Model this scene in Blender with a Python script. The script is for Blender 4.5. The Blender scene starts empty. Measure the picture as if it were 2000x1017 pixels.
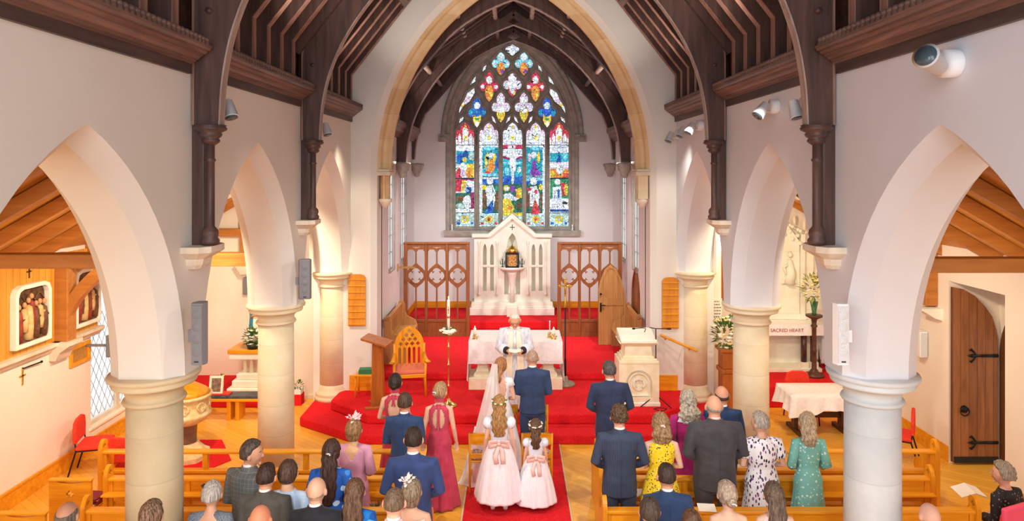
import bpy, bmesh, math, random
from math import sin, cos, pi, sqrt, radians as R
from mathutils import Vector, Matrix, noise as mnoise
from mathutils.geometry import delaunay_2d_cdt
random.seed(7)
SC = bpy.context.scene
COL = SC.collection
# ---------------------------------------------------------------- camera
F = 1333.0; HC = 4.7; U0 = 1003.0; V0 = 332.0
cd = bpy.data.cameras.new('camera'); cam = bpy.data.objects.new('camera', cd); COL.objects.link(cam)
cam.location = (0, 0, HC); cam.rotation_euler = (R(90), 0, 0)
cd.sensor_width = 36; cd.lens = F / 2000 * 36
cd.shift_x = -(U0 - 1000) / 2000; cd.shift_y = -(508.5 - V0) / 2000
cd.clip_start = .05; cd.clip_end = 200
SC.camera = cam
def PX(u, Y): return (u - U0) * Y / F
def PZ(v, Y): return HC - (v - V0) * Y / F
# ---------------------------------------------------------------- colour management, world, lights
SC.view_settings.view_transform = 'Standard'; SC.view_settings.look = 'None'
SC.view_settings.gamma = 1; SC.view_settings.use_curve_mapping = False
SC.view_settings.exposure = 0.0
SC.cycles.use_denoising = True
SC.cycles.max_bounces = 8; SC.cycles.diffuse_bounces = 5; SC.cycles.transparent_max_bounces = 12
SC.cycles.sample_clamp_indirect = 6
wd = bpy.data.worlds.new('sky'); SC.world = wd; wd.use_nodes = True
bgn = wd.node_tree.nodes['Background']; bgn.inputs[0].default_value = (.90, .95, 1, 1); bgn.inputs[1].default_value = 1.3
def area(name, loc, rot, sx, sy, power, col=(1, 1, 1), spread=180):
    l = bpy.data.lights.new(name, 'AREA'); l.shape = 'RECTANGLE'; l.size = sx; l.size_y = sy
    l.energy = power; l.color = col; l.spread = R(spread)
    o = bpy.data.objects.new(name, l); COL.objects.link(o); o.location = loc; o.rotation_euler = [R(a) for a in rot]
    return o
def spot(name, loc, target, power, col, angle=70, blend=.7, size=.06):
    l = bpy.data.lights.new(name, 'SPOT'); l.energy = power; l.color = col; l.spot_size = R(angle); l.spot_blend = blend
    l.shadow_soft_size = size
    o = bpy.data.objects.new(name, l); COL.objects.link(o); o.location = loc
    d = Vector(target) - Vector(loc); o.rotation_euler = d.to_track_quat('-Z', 'Y').to_euler()
    return o
WARM = (1.0, .80, .55); SOFT = (1.0, .90, .78); DAY = (.90, .95, 1.0)
area('west_fill_left', (-1.7, -1.6, 5.6), (70, 0, -22), 2.6, 4.5, 175, (.80, .89, 1))  # added cool fill behind the camera, aimed at the right side
area('west_fill_right', (1.7, -1.6, 5.6), (70, 0, 22), 2.6, 4.5, 150, (1, .96, .93))  # added neutral fill behind the camera, aimed at the left side
area('west_fill_left_aisle', (-5.4, -1.5, 2.6), (84, 0, 0), 2.6, 2.6, 210, (1, .86, .66))  # added warm fill for the left aisle, no source in view
area('west_fill_right_aisle', (5.4, -1.5, 2.6), (84, 0, 0), 2.6, 2.6, 160, (1, .93, .84))  # added fill for the right aisle, no source in view
# cornice spotlights, plus added fill spots for the roof, chancel and aisles
for i, (p, t, w, c, a) in enumerate([
    ((-2.6, 4.6, 6.05), (-.6, 6.6, 9.5), 110, SOFT, 130), ((2.6, 4.6, 6.05), (.6, 6.6, 9.5), 110, SOFT, 130), ((-2.6, 8.6, 6.05), (-.8, 9.6, 9.5), 150, SOFT, 130), ((2.6, 8.6, 6.05), (.8, 9.6, 9.5), 150, SOFT, 130), ((-2.6, 12.0, 6.05), (-.8, 12.4, 9.5), 90, SOFT, 130), ((2.6, 12.0, 6.05), (.8, 12.4, 9.5), 90, SOFT, 130),
    ((-2.4, 15.8, 5.95), (0, 16.4, 8.8), 90, SOFT, 130), ((2.4, 15.8, 5.95), (0, 16.4, 8.8), 90, SOFT, 130),
    ((-2.4, 3.0, 5.7), (1.0, 8.5, 0), 540, SOFT, 80), ((2.4, 3.0, 5.7), (-1.0, 8.5, 0), 540, SOFT, 80),
    ((-2.95, 7.6, 5.45), (.8, 11.5, .3), 460, SOFT, 95), ((2.95, 7.6, 5.45), (-.8, 11.5, .3), 460, SOFT, 95),
    ((-2.95, 11.2, 5.4), (.6, 13.6, .3), 260, SOFT, 95), ((2.95, 11.2, 5.4), (-.6, 13.6, .3), 260, SOFT, 95),
    ((-2.9, 12.3, 5.35), (-3.15, 13.7, 1.8), 80, WARM, 80), ((2.9, 12.3, 5.35), (3.1, 13.6, 2.4), 80, (1, .90, .76), 80),
    ((-2.45, 14.5, 5.3), (.3, 18.8, 1.2), 560, (1, .98, .94), 90), ((2.45, 14.5, 5.3), (-.3, 18.8, 1.2), 560, (1, .98, .94), 90),
    ((-2.5, 17.2, 5.3), (0, 14.8, .5), 260, SOFT, 100), ((2.5, 17.2, 5.3), (0, 14.8, .5), 260, SOFT, 100),
    ((-4.3, 7.5, 4.2), (-6.4, 9.2, .8), 360, WARM, 115), ((-4.3, 9.2, 4.2), (-6.3, 11.6, 1.0), 360, WARM, 115), ((-4.3, 11.9, 4.1), (-5.4, 14.9, 1.2), 400, WARM, 115),
    ((-4.3, 8.6, 2.9), (-5.8, 9.0, 4.6), 70, SOFT, 140), ((4.3, 8.6, 2.9), (5.8, 9.0, 4.6), 55, SOFT, 140), ((-4.2, 11.5, 2.9), (-5.6, 12.2, 4.6), 60, SOFT, 140), ((4.2, 12.0, 2.9), (5.6, 12.6, 4.6), 45, SOFT, 140),  # upward spots added to brighten the aisle ceilings
    ((4.3, 7.5, 4.2), (6.4, 9.6, .8), 240, (1, .82, .58), 115), ((4.3, 9.6, 4.2), (6.3, 12.0, .8), 240, (1, .82, .58), 115), ((4.3, 12.3, 4.1), (5.6, 14.9, 1.4), 260, (1, .78, .48), 115)]):
    spot('spot_and_fill', p, t, w, c, a, .9, .12)
# ---------------------------------------------------------------- geometry helpers
def nz(x, y, z): return mnoise.noise(Vector((x, y, z)))
class G:
    def __init__(s): s.v = []; s.f = []; s.sm = []; s.m = None
    def add(s, vs, fs, smooth=False):
        b = len(s.v)
        for p in vs:
            p = Vector(p)
            if s.m is not None: p = s.m @ p
            s.v.append(tuple(p))
        for f in fs: s.f.append([b + i for i in f]); s.sm.append(smooth)
        return s
    def box(s, x0, x1, y0, y1, z0, z1):
        vs = [(x, y, z) for x in (x0, x1) for y in (y0, y1) for z in (z0, z1)]
        return s.add(vs, [(0, 1, 3, 2), (4, 6, 7, 5), (0, 4, 5, 1), (2, 3, 7, 6), (0, 2, 6, 4), (1, 5, 7, 3)])
    def prism(s, poly, ax, a, b, smooth=False):
        # poly: 2D points on the plane normal to ax
        def mk(p, t):
            if ax == 'x': return (t, p[0], p[1])
            if ax == 'y': return (p[0], t, p[1])
            return (p[0], p[1], t)
        n = len(poly)
        vs = [mk(p, a) for p in poly] + [mk(p, b) for p in poly]
        fs = [tuple(range(n))[::-1], tuple(range(n, 2 * n))] + [(i, (i + 1) % n, n + (i + 1) % n, n + i) for i in range(n)]
        return s.add(vs, fs, smooth)
    def lathe(s, prof, c=(0, 0, 0), n=32, ax='z', a0=0, a1=2 * pi, smooth=True):
        full = abs(a1 - a0 - 2 * pi) < 1e-6
        m = n if full else n + 1
        vs = []; fs = []
        for (r, z) in prof:
            for i in range(m):
                t = a0 + (a1 - a0) * i / n
                p = (r * cos(t), r * sin(t), z)
                if ax == 'y': p = (p[0], p[2], p[1])
                if ax == 'x': p = (p[2], p[0], p[1])
                vs.append((c[0] + p[0], c[1] + p[1], c[2] + p[2]))
        for k in range(len(prof) - 1):
            for i in range(n):
                j = (i + 1) % m
                fs.append((k * m + i, k * m + j, (k + 1) * m + j, (k + 1) * m + i))
        if full:
            if prof[0][0] > 1e-4: fs.append(tuple(range(m))[::-1])
            if prof[-1][0] > 1e-4: fs.append(tuple((len(prof) - 1) * m + i for i in range(m)))
        return s.add(vs, fs, smooth)
    def loft(s, rings, caps=True, smooth=True, closed=True):
        n = len(rings[0]); vs = [p for r in rings for p in r]; fs = []
        for k in range(len(rings) - 1):
            for i in range(n if closed else n - 1):
                j = (i + 1) % n
                fs.append((k * n + i, k * n + j, (k + 1) * n + j, (k + 1) * n + i))
        if caps and closed:
            fs.append(tuple(range(n))[::-1]); fs.append(tuple((len(rings) - 1) * n + i for i in range(n)))
        return s.add(vs, fs, smooth)
    def tube(s, pts, r, n=10, caps=True, flat=None, smooth=True, up=None):
        pts = [Vector(p) for p in pts]; m = len(pts)
        rs = r if isinstance(r, (list, tuple)) else [r] * m
        rings = []; prev = None
        for i, p in enumerate(pts):
            d = (pts[min(i + 1, m - 1)] - pts[max(i - 1, 0)]).normalized()
            if prev is None:
                ref = Vector(up) if up else (Vector((0, 0, 1)) if abs(d.z) < .9 else Vector((0, 1, 0)))
                a = (ref - d * ref.dot(d)).normalized()
            else: a = (prev - d * prev.dot(d)).normalized()
            prev = a; b = d.cross(a)
            q = rs[i]; ra, rb = q if isinstance(q, (list, tuple)) else (q, q * (flat or 1))
            rings.append([p + a * (ra * cos(2 * pi * k / n)) + b * (rb * sin(2 * pi * k / n)) for k in range(n)])
        return s.loft(rings, caps, smooth)
    def bar(s, p, q, w, h, up=(0, 0, 1)):
        p = Vector(p); q = Vector(q); d = (q - p).normalized(); u = Vector(up)
        if abs(d.dot(u)) > .98: u = Vector((0, 1, 0))
        a = d.cross(u).normalized(); b = a.cross(d)
        rings = [[c + a * (sx * w / 2) + b * (sz * h / 2) for sx, sz in ((-1, -1), (1, -1), (1, 1), (-1, 1))] for c in (p, q)]
        return s.loft(rings, True, False)
    def ell(s, c, r, n=16, m=10, fn=None, smooth=True):
        vs = []; fs = []
        for j in range(m + 1):
            th = pi * j / m
            for i in range(n):
                ph = 2 * pi * i / n
                d = Vector((sin(th) * cos(ph), sin(th) * sin(ph), cos(th)))
                k = fn(d) if fn else 1
                vs.append((c[0] + d.x * r[0] * k, c[1] + d.y * r[1] * k, c[2] + d.z * r[2] * k))
        for j in range(m):
            for i in range(n):
                fs.append((j * n + i, (j + 1) * n + i, (j + 1) * n + (i + 1) % n, j * n + (i + 1) % n))
        return s.add(vs, fs, smooth)
    def plate(s, outer, holes, a, b, ax='y', smooth=False):
        loops = [outer] + list(holes); vs = []; es = []
        for L in loops:
            k = len(vs); n = len(L)
            vs += [Vector(p) for p in L]; es += [(k + i, k + (i + 1) % n) for i in range(n)]
        r = delaunay_2d_cdt(vs, es, [], 0, 1e-5)
        ov, oe, of = r[0], r[1], r[2]
        def inside(p, L):
            c = False; n = len(L)
            for i in range(n):
                x1, y1 = L[i]; x2, y2 = L[(i + 1) % n]
                if (y1 > p[1]) != (y2 > p[1]) and p[0] < (x2 - x1) * (p[1] - y1) / (y2 - y1) + x1: c = not c
            return c
        tri = []
        for f in of:
            cx = sum(ov[i][0] for i in f) / len(f); cy = sum(ov[i][1] for i in f) / len(f)
            if inside((cx, cy), outer) and not any(inside((cx, cy), h) for h in holes): tri.append(tuple(f))
        def mk(p, t):
            if ax == 'x': return (t, p[0], p[1])
            if ax == 'y': return (p[0], t, p[1])
            return (p[0], p[1], t)
        n = len(ov); P = [mk(p, a) for p in ov] + [mk(p, b) for p in ov]
        ed = {}
        for f in tri:
            for i in range(len(f)):
                e = (f[i], f[(i + 1) % len(f)]); k = tuple(sorted(e)); ed.setdefault(k, []).append(e)
        fs = [f[::-1] for f in tri] + [tuple(n + i for i in f) for f in tri]
        for k, l in ed.items():
            if len(l) == 1: i, j = l[0]; fs.append((i, j, n + j, n + i))
        return s.add(P, fs, smooth)
    def join(s, o, mt=None):
        b = len(s.v)
        for p in o.v: s.v.append(tuple(mt @ Vector(p)) if mt else p)
        s.f += [[b + i for i in f] for f in o.f]; s.sm += o.sm; return s
    def build(s, name, mat, parent=None, bevel=0, loc=None, fix=True, **pr):
        me = bpy.data.meshes.new(name); me.from_pydata(s.v, [], s.f)
        me.polygons.foreach_set('use_smooth', s.sm)
        if fix:
            bm = bmesh.new(); bm.from_mesh(me); bmesh.ops.recalc_face_normals(bm, faces=bm.faces); bm.to_mesh(me); bm.free()
        me.update()
        me.materials.append(mat)
        o = bpy.data.objects.new(name, me); COL.objects.link(o)
        if parent: o.parent = parent
        if loc: o.location = loc
        if bevel:
            b = o.modifiers.new('bevel', 'BEVEL'); b.width = bevel; b.segments = 2; b.limit_method = 'ANGLE'; b.angle_limit = R(40)
        for k, v in pr.items(): o[k] = v
        return o
def thing(name, label, cat, loc=(0, 0, 0), rz=0, group=None):
    o = bpy.data.objects.new(name, None); COL.objects.link(o); o.location = loc; o.rotation_euler = (0, 0, R(rz))
    o.empty_display_size = .1
    o['label'] = label; o['category'] = cat
    if group: o['group'] = group
    return o
def tag(o, label, cat, group=None, kind=None):
    o['label'] = label; o['category'] = cat
    if group: o['group'] = group
    if kind: o['kind'] = kind
    return o
def struct(o): o['kind'] = 'structure'; return o
def dup(root, loc, rz=None, label=None, group=None, **k):
    def cp(o, par):
        c = o.copy(); COL.objects.link(c); c.parent = par
        for ch in o.children: cp(ch, c)
        return c
    r = cp(root, None); r.location = loc
    if rz is not None: r.rotation_euler = (0, 0, R(rz))
    if label: r['label'] = label
    if group: r['group'] = group
    return r
def arc_pt(cx, cz, r, a): return (cx + r * cos(a), cz + r * sin(a))
def pointed(h, zs, rise, n=14, cx=0, k=0):
    """points of a pointed arch from right spring over the apex to the left; h half width, k outward offset"""
    r = (rise * rise + h * h) / (2 * h); c = h - r
    rr = r + k; a1 = math.acos(max(-1, min(1, -c / rr)))
    rt = [(cx + c + rr * cos(a1 * i / n), zs + rr * sin(a1 * i / n)) for i in range(n + 1)]
    return rt + [(2 * cx - x, z) for x, z in rt[-2::-1]]
def quatrefoil(cx, cz, r, rl=None, n=8, sx=1, sz=1, rot=0):
    rl = rl or r * .52; d = r - rl; pts = []
    for q in range(4):
        a = q * pi / 2 + rot
        for i in range(n + 1):
            b = a - R(108) + R(216) * i / n
            pts.append((cx + sx * (d * cos(a) + rl * cos(b)), cz + sz * (d * sin(a) + rl * sin(b))))
    return pts
# ---------------------------------------------------------------- materials
MC = {}
def nodes(name):
    m = bpy.data.materials.new(name); m.use_nodes = True; nt = m.node_tree
    return m, nt, nt.nodes['Principled BSDF']
def N(nt, t, **k):
    n = nt.nodes.new(t)
    for a, b in k.items():
        if a.startswith('i_'):
            key = a[2:]; key = int(key) if key.isdigit() else key.replace('_', ' ')
            n.inputs[key].default_value = b
        else: setattr(n, a, b)
    return n
def rgb(c): return (c[0], c[1], c[2], 1)
def s2l(r, g=None, b=None):
    if g is None: r, g, b = [int(r[i:i + 2], 16) for i in (0, 2, 4)]
    f = lambda x: ((x / 255 + .055) / 1.055) ** 2.4 if x > 10 else x / 255 / 12.92
    return (f(r), f(g), f(b))
def mixc(nt, a, b, fac):
    m = N(nt, 'ShaderNodeMix', data_type='RGBA')
    for sock, v in ((m.inputs[6], a), (m.inputs[7], b), (m.inputs[0], fac)):
        if hasattr(v, 'links'): nt.links.new(v, sock)
        elif isinstance(v, (int, float)): sock.default_value = v
        else: sock.default_value = rgb(v)
    return m.outputs[2]
def mth(nt, op, a, b=None, clamp=False):
    m = N(nt, 'ShaderNodeMath', operation=op, use_clamp=clamp)
    for i, v in enumerate((a, b)):
        if v is None: continue
        if hasattr(v, 'links'): nt.links.new(v, m.inputs[i])
        else: m.inputs[i].default_value = v
    return m.outputs[0]
def coords(nt, st=(1, 1, 1), rot=(0, 0, 0), kind='Object'):
    tc = N(nt, 'ShaderNodeTexCoord'); mp = N(nt, 'ShaderNodeMapping')
    mp.inputs['Scale'].default_value = st; mp.inputs['Rotation'].default_value = [R(a) for a in rot]
    nt.links.new(tc.outputs[kind], mp.inputs[0]); return mp.outputs[0]
def noi(nt, vec, scale, det=3, rough=.55, dist=0):
    n = N(nt, 'ShaderNodeTexNoise'); n.inputs['Scale'].default_value = scale; n.inputs['Detail'].default_value = det
    n.inputs['Roughness'].default_value = rough; n.inputs['Distortion'].default_value = dist
    nt.links.new(vec, n.inputs[0]); return n.outputs[0]
def ramp(nt, fac, stops):
    r = N(nt, 'ShaderNodeValToRGB'); e = r.color_ramp.elements
    while len(e) < len(stops): e.new(.5)
    for i, (p, c) in enumerate(stops):
        e[i].position = p; e[i].color = rgb(c) if isinstance(c, tuple) else (c, c, c, 1)
    nt.links.new(fac, r.inputs[0]); return r.outputs[0]
def bump(nt, b, h, st=.3, dist=.01):
    n = N(nt, 'ShaderNodeBump'); n.inputs['Strength'].default_value = st; n.inputs['Distance'].default_value = dist
    nt.links.new(h, n.inputs['Height']); nt.links.new(n.outputs[0], b.inputs['Normal'])
def mat(name, c, c2=None, rough=.6, metal=0, sc=4, st=(1, 1, 1), bs=0, bst=.3, bd=.01, spec=.4, sheen=0, det=3, lo=.35, hi=.65, trans=0):
    if name in MC: return MC[name]
    m, nt, b = nodes(name); L = nt.links
    v = coords(nt, st); n = noi(nt, v, sc, det)
    if c2 is not None: L.new(ramp(nt, n, [(lo, c), (hi, c2)]), b.inputs['Base Color'])
    else: b.inputs['Base Color'].default_value = rgb(c)
    b.inputs['Roughness'].default_value = rough; b.inputs['Metallic'].default_value = metal
    b.inputs['Specular IOR Level'].default_value = spec
    if sheen: b.inputs['Sheen Weight'].default_value = sheen
    if bs: bump(nt, b, noi(nt, v, bs, 4), bst, bd)
    MC[name] = m; return m
def wood(name, c, c2, ax='x', sc=1.0, rough=.35, plank=0, pax='z'):
    if name in MC: return MC[name]
    m, nt, b = nodes(name); L = nt.links
    st = {'x': (1.2, 14, 14), 'y': (14, 1.2, 14), 'z': (14, 14, 1.2)}[ax]
    v = coords(nt, tuple(a * sc for a in st)); n = noi(nt, v, 1.6, 5, .6, .6)
    v2 = coords(nt); big = noi(nt, v2, 2.0, 2)
    col = ramp(nt, n, [(.3, c2), (.65, c)])
    dark = tuple(x * .8 for x in c2)
    col = mixc(nt, col, dark, mth(nt, 'MULTIPLY', big, .35))
    h = n
    if plank:
        sp = N(nt, 'ShaderNodeSeparateXYZ'); L.new(v2, sp.inputs[0])
        t = mth(nt, 'MULTIPLY', sp.outputs['xyz'.index(pax)], 1 / plank)
        fr = mth(nt, 'FRACT', mth(nt, 'ADD', t, 100)); g = mth(nt, 'LESS_THAN', fr, .06)
        col = mixc(nt, col, tuple(x * .35 for x in c2), mth(nt, 'MULTIPLY', g, .8))
        wn = N(nt, 'ShaderNodeTexWhiteNoise', noise_dimensions='1D'); L.new(mth(nt, 'FLOOR', mth(nt, 'ADD', t, 100)), wn.inputs['W'])
        col = mixc(nt, col, dark, mth(nt, 'MULTIPLY', wn.outputs[0], .3))
    L.new(col, b.inputs['Base Color']); b.inputs['Roughness'].default_value = rough; b.inputs['Specular IOR Level'].default_value = .35
    bump(nt, b, n, .12, .004)
    MC[name] = m; return m
def stone(name, c, c2, course=.45, rough=.75, joint=.22):
    m, nt, b = nodes(name); L = nt.links
    v = coords(nt); n = noi(nt, v, 3.0, 5, .6); n2 = noi(nt, v, 24, 4)
    col = ramp(nt, n, [(.32, c), (.68, c2)])
    sp = N(nt, 'ShaderNodeSeparateXYZ'); L.new(v, sp.inputs[0])
    t = mth(nt, 'ADD', mth(nt, 'MULTIPLY', sp.outputs[2], 1 / course), 50.35)
    g = mth(nt, 'LESS_THAN', mth(nt, 'FRACT', t), .03)
    wn = N(nt, 'ShaderNodeTexWhiteNoise', noise_dimensions='1D'); L.new(mth(nt, 'FLOOR', t), wn.inputs['W'])
    col = mixc(nt, col, tuple(x * .86 for x in c), mth(nt, 'MULTIPLY', wn.outputs[0], .6))
    col = mixc(nt, col, tuple(x * .6 for x in c), mth(nt, 'MULTIPLY', g, joint))
    L.new(col, b.inputs['Base Color']); b.inputs['Roughness'].default_value = rough
    bump(nt, b, n2, .25, .006); MC[name] = m; return m
def plaster(name, c, c2):
    return mat(name, c, c2, .85, sc=.8, bs=9, bst=.12, bd=.01, spec=.2)
m_wall = plaster('plaster_wall', (.72, .70, .66), (.76, .745, .705))
m_wall_warm_lit = plaster('plaster_warm_lit', (.84, .76, .66), (.88, .81, .71))  # warm light on the lower walls put into the plaster colour
m_wall_cool_lit = plaster('plaster_cool_lit', (.68, .70, .765), (.72, .745, .81))  # cool daylight of the right side put into the plaster colour
m_chancel = plaster('plaster_chancel', (.76, .745, .75), (.80, .785, .79))
m_stone = stone('column_stone', s2l(222, 205, 170), s2l(236, 224, 198))
m_stone_b = stone('arch_stone', s2l(218, 184, 134), s2l(234, 210, 170), .5)
m_stone_w = mat('pale_stone', s2l(232, 230, 214), s2l(244, 243, 230), .7, sc=3, bs=40, bst=.2, bd=.004)
m_stone_cap = mat('corbel_stone', s2l(212, 198, 176), s2l(232, 222, 206), .75, sc=4, bs=30, bst=.3)
m_trac = mat('tracery_stone', s2l(152, 145, 136), s2l(176, 168, 157), .8, sc=6, bs=30, bst=.4)
m_dark = wood('dark_roof_timber', s2l(104, 76, 68), s2l(66, 49, 46), 'z', .5, .42)
m_dark_x = wood('dark_cornice_timber', s2l(142, 108, 96), s2l(94, 71, 65), 'y', .5, .38)
m_board = wood('roof_boarding', s2l(104, 74, 62), s2l(66, 47, 42), 'x', .5, .6, .16, 'y')
m_oak = wood('golden_oak', s2l(244, 176, 44), s2l(220, 138, 22), 'x', .7, .32)
m_oak_z = wood('golden_oak_upright', s2l(240, 170, 42), s2l(214, 132, 22), 'z', .7, .32)
m_oak_b = wood('aisle_roof_oak', s2l(214, 150, 62), s2l(186, 120, 40), 'x', .5, .45, .14, 'y')
m_oak_p = wood('oak_panel', s2l(232, 172, 72), s2l(206, 138, 44), 'z', .5, .4, .13, 'y')
m_beam = wood('tie_beam_oak', s2l(196, 130, 62), s2l(164, 100, 42), 'x', .5, .4)
m_screen = wood('screen_oak', s2l(160, 98, 54), s2l(124, 70, 36), 'z', .8, .4)
m_door = wood('door_oak', s2l(176, 116, 70), s2l(136, 84, 48), 'z', .6, .5, .13, 'x')
m_door_l = wood('pale_door_oak', s2l(206, 152, 92), s2l(176, 122, 66), 'z', .6, .45, .12, 'x')
m_iron = mat('black_iron', (.02, .02, .022), rough=.45, metal=.6)
m_brass = mat('brass', (.85, .58, .2), (.7, .45, .14), .28, 1, sc=20)
m_white = mat('white_plastic', (.85, .85, .87), rough=.35)
m_grey = mat('grey_plastic', s2l(124, 124, 130), rough=.5)
m_black = mat('black_rubber', (.015, .015, .016), rough=.5)
m_mesh = mat('speaker_grille', s2l(124, 126, 132), s2l(116, 118, 124), .6, sc=160, lo=.4, hi=.6)
m_mesh_w = mat('white_speaker_grille', s2l(214, 220, 226), s2l(196, 203, 210), .6, sc=140, lo=.45, hi=.55)
m_carpet = mat('red_carpet', s2l(211, 30, 38), s2l(224, 42, 49), .95, sc=30, bs=160, bst=.5, bd=.006, spec=.1)
def floor_mat():
    m, nt, b = nodes('oak_floor'); L = nt.links
    v = coords(nt, (1, 1, 1), (0, 0, 38))
    br = N(nt, 'ShaderNodeTexBrick'); br.offset = .37
    for k, x in (('Scale', 1.0), ('Mortar Size', .003), ('Brick Width', 1.3), ('Row Height', .11), ('Bias', 0)): br.inputs[k].default_value = x
    br.inputs['Color1'].default_value = rgb(s2l(240, 176, 58)); br.inputs['Color2'].default_value = rgb(s2l(224, 152, 40)); br.inputs['Mortar'].default_value = rgb(s2l(170, 106, 34))
    L.new(v, br.inputs[0])
    v3 = coords(nt, (1.2, 16, 1), (0, 0, 38)); n = noi(nt, v3, 1.5, 5, .6, .4)
    col = mixc(nt, br.outputs[0], s2l(248, 198, 88), mth(nt, 'MULTIPLY', n, .5))
    L.new(col, b.inputs['Base Color']); b.inputs['Roughness'].default_value = .32; b.inputs['Specular IOR Level'].default_value = .4
    return m
m_floor = floor_mat()
# ================================================================ setting
XW, XA = 3.22, 3.95; XCOL = 3.60; DY = [3.45, 6.85, 10.35, 13.62]; ZC = 2.69; YCA = 13.5
XO = 7.0; ZP = .35; Z1 = .17; Z3 = .5; Z4 = .71; XC = 2.88; YE = 19.8
g = G(); g.box(-7.3, 7.0, -2, 15.4, -.2, 0); g.box(7.0, 9.2, 8.4, 13.4, -.2, 0)
struct(g.build('floor', m_floor))
def steps(pts, z0, z1, name):
    g = G(); g.prism(pts, 'z', z0, z1); o = g.build(name, m_carpet, bevel=.03); return struct(o)
steps([(-3.93, 13.52), (-3.93, 12.53), (-2.69, 11.68), (2.69, 11.68), (3.93, 12.53), (3.93, 13.52)], 0.0, Z1, 'trim_1')
steps([(-3.42, 13.52), (-3.46, 12.9), (-2.6, 12.17), (2.6, 12.17), (3.46, 12.9), (3.42, 13.52)], Z1, ZP, 'trim_2')
steps([(-2.72, 13.5), (2.72, 13.5), (2.72, 14.1), (2.9, 14.1), (2.9, YE), (-2.9, YE), (-2.9, 14.1), (-2.72, 14.1)], 0, ZP + .001, 'trim_3')
steps([(-2.87, 14.15), (2.87, 14.15), (2.87, YE), (-2.87, YE)], ZP, Z3, 'trim_4')
steps([(-2.87, 18.0), (2.87, 18.0), (2.87, YE), (-2.87, YE)], Z3, Z4, 'trim_5')
g = G(); g.box(-.73 + .04, .73 + .04, 3, 11.68, 0, .012)
struct(g.build('trim_6', m_carpet))
g = G()
for x in (-.70, .78): g.box(x - .012 if x < 0 else x - .005, x + .012, 3, 11.68, 0, .014)
struct(g.build('trim_7', mat('carpet_edging', s2l(214, 196, 160), rough=.8)))
# ---- arcade walls
AH, KCH = 1.40, .14
def arcade(sx, name, m):
    g = G(); bays = [(1.75 + .0, 1), (5.15, 1), (8.60, 1), (12.0, 1)]
    sec = [(0, KCH), (.16, 0), (.57, 0), (.73, KCH)]       # X offset from nave face, outward offset k
    rise_o = 5.05 - ZC; ho = AH + KCH; ro = (rise_o ** 2 + ho ** 2) / (2 * ho)
    n = 14; TOP = 5.9
    for cy, _ in bays:
        c = ho - ro; curves = []
        for xo, k in sec:
            rr = ro - KCH + k; a1 = math.acos(-c / rr)
            rt = [(cy + c + rr * cos(a1 * i / n), ZC + rr * sin(a1 * i / n)) for i in range(n + 1)]
            cur = [(2 * cy - x, z) for x, z in rt] + [(x, z) for x, z in rt[-2::-1]]
            curves.append([(sx * (XW + xo), y, z) for y, z in cur])
        for a, b in zip(curves[:-1], curves[1:]): g.loft([a, b], False, True, False)
        for cur in (curves[0], curves[-1]):
            up = [(p[0], p[1], TOP) for p in cur]; g.loft([cur, up], False, False, False)
    # piers between the arches
    ys = [-2 + .21] + [b[0] for b in bays]
    piers = [(-1.9, 1.75 - ho)] + [(bays[i][0] + ho, bays[i + 1][0] - ho) for i in range(3)] + [(12.0 + ho, YCA + .1)]
    for y0, y1 in piers:
        g.box(sx * XW, sx * XA, y0, y1, ZC, TOP)
        # octagonal pier body between chamfers
        g.box(sx * (XW + .16), sx * (XA - .16), y0 - KCH, y1 + (KCH if y1 < 13 else 0), ZC, ZC + .001)
    g.box(sx * XW, sx * XA, -2, 13.6, TOP, TOP + .01)
    return struct(g.build(name, m, fix=False))
arcade(-1, 'wall_left_arcade', m_wall); arcade(1, 'wall_right_arcade', m_wall_cool_lit)
# ---- columns
def column(x, y, z0, label, m):
    t = thing('stone_column', label, 'column', (x, y, z0)); zc = ZC - z0
    g = G(); g.lathe([(.36, 0), (.36, .05), (.345, .07), (.33, .09), (.345, .12), (.335, .15), (.30, .17), (.29, .2), (.268, .23), (.266, .3)], n=40); g.build('base', m, t)
    g = G(); g.lathe([(.264, .29), (.262, zc / 2), (.258, zc - .28)], n=40); g.build('shaft', m, t)
    g = G(); g.lathe([(.258, zc - .30), (.285, zc - .295), (.295, zc - .275), (.285, zc - .255), (.262, zc - .25), (.265, zc - .19), (.30, zc - .15), (.35, zc - .125),
                      (.385, zc - .115), (.395, zc - .09), (.375, zc - .075), (.385, zc - .06), (.425, zc - .045), (.43, zc - .02), (.42, zc), (.0, zc)], n=40)
    g.build('capital', m_stone_cap if 0 else m, t); return t
dl = {-1: 'left', 1: 'right'}
where = {6.85: 'nearest the camera', 10.35: 'middle one of its arcade', 13.62: 'against the chancel arch wall'}
m_stone_l = stone('column_stone_beige', s2l(204, 186, 150), s2l(218, 203, 172))
m_stone_cool_lit = stone('column_stone_cool_lit', s2l(198, 206, 212), s2l(218, 225, 230))  # right near column: bluish daylight mixed into the stone colour
for sx in (-1, 1):
    for d in DY[1:]:
        look = {(-1, 6.85): 'beige round stone column behind the left pews, tallest in view, nearest the camera', (-1, 10.35): 'sandy round stone column behind the left front pew, middle of the left arcade',
                (-1, 13.62): 'sandy round stone column beside the left hymn board and red steps', (1, 6.85): 'pale grey round stone column standing in the right pews, nearest the camera',
                (1, 10.35): 'pale round stone column behind the standing guests, middle of the right arcade', (1, 13.62): 'pale round stone column beside the right hymn board and wall handrail'}[(sx, d)]
        column(sx * XCOL, d, Z1 if d > 13 else 0, look, m_stone_l if (sx < 0 and d < 7) else (m_stone if (sx < 0 or d > 7) else m_stone_cool_lit))
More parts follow.
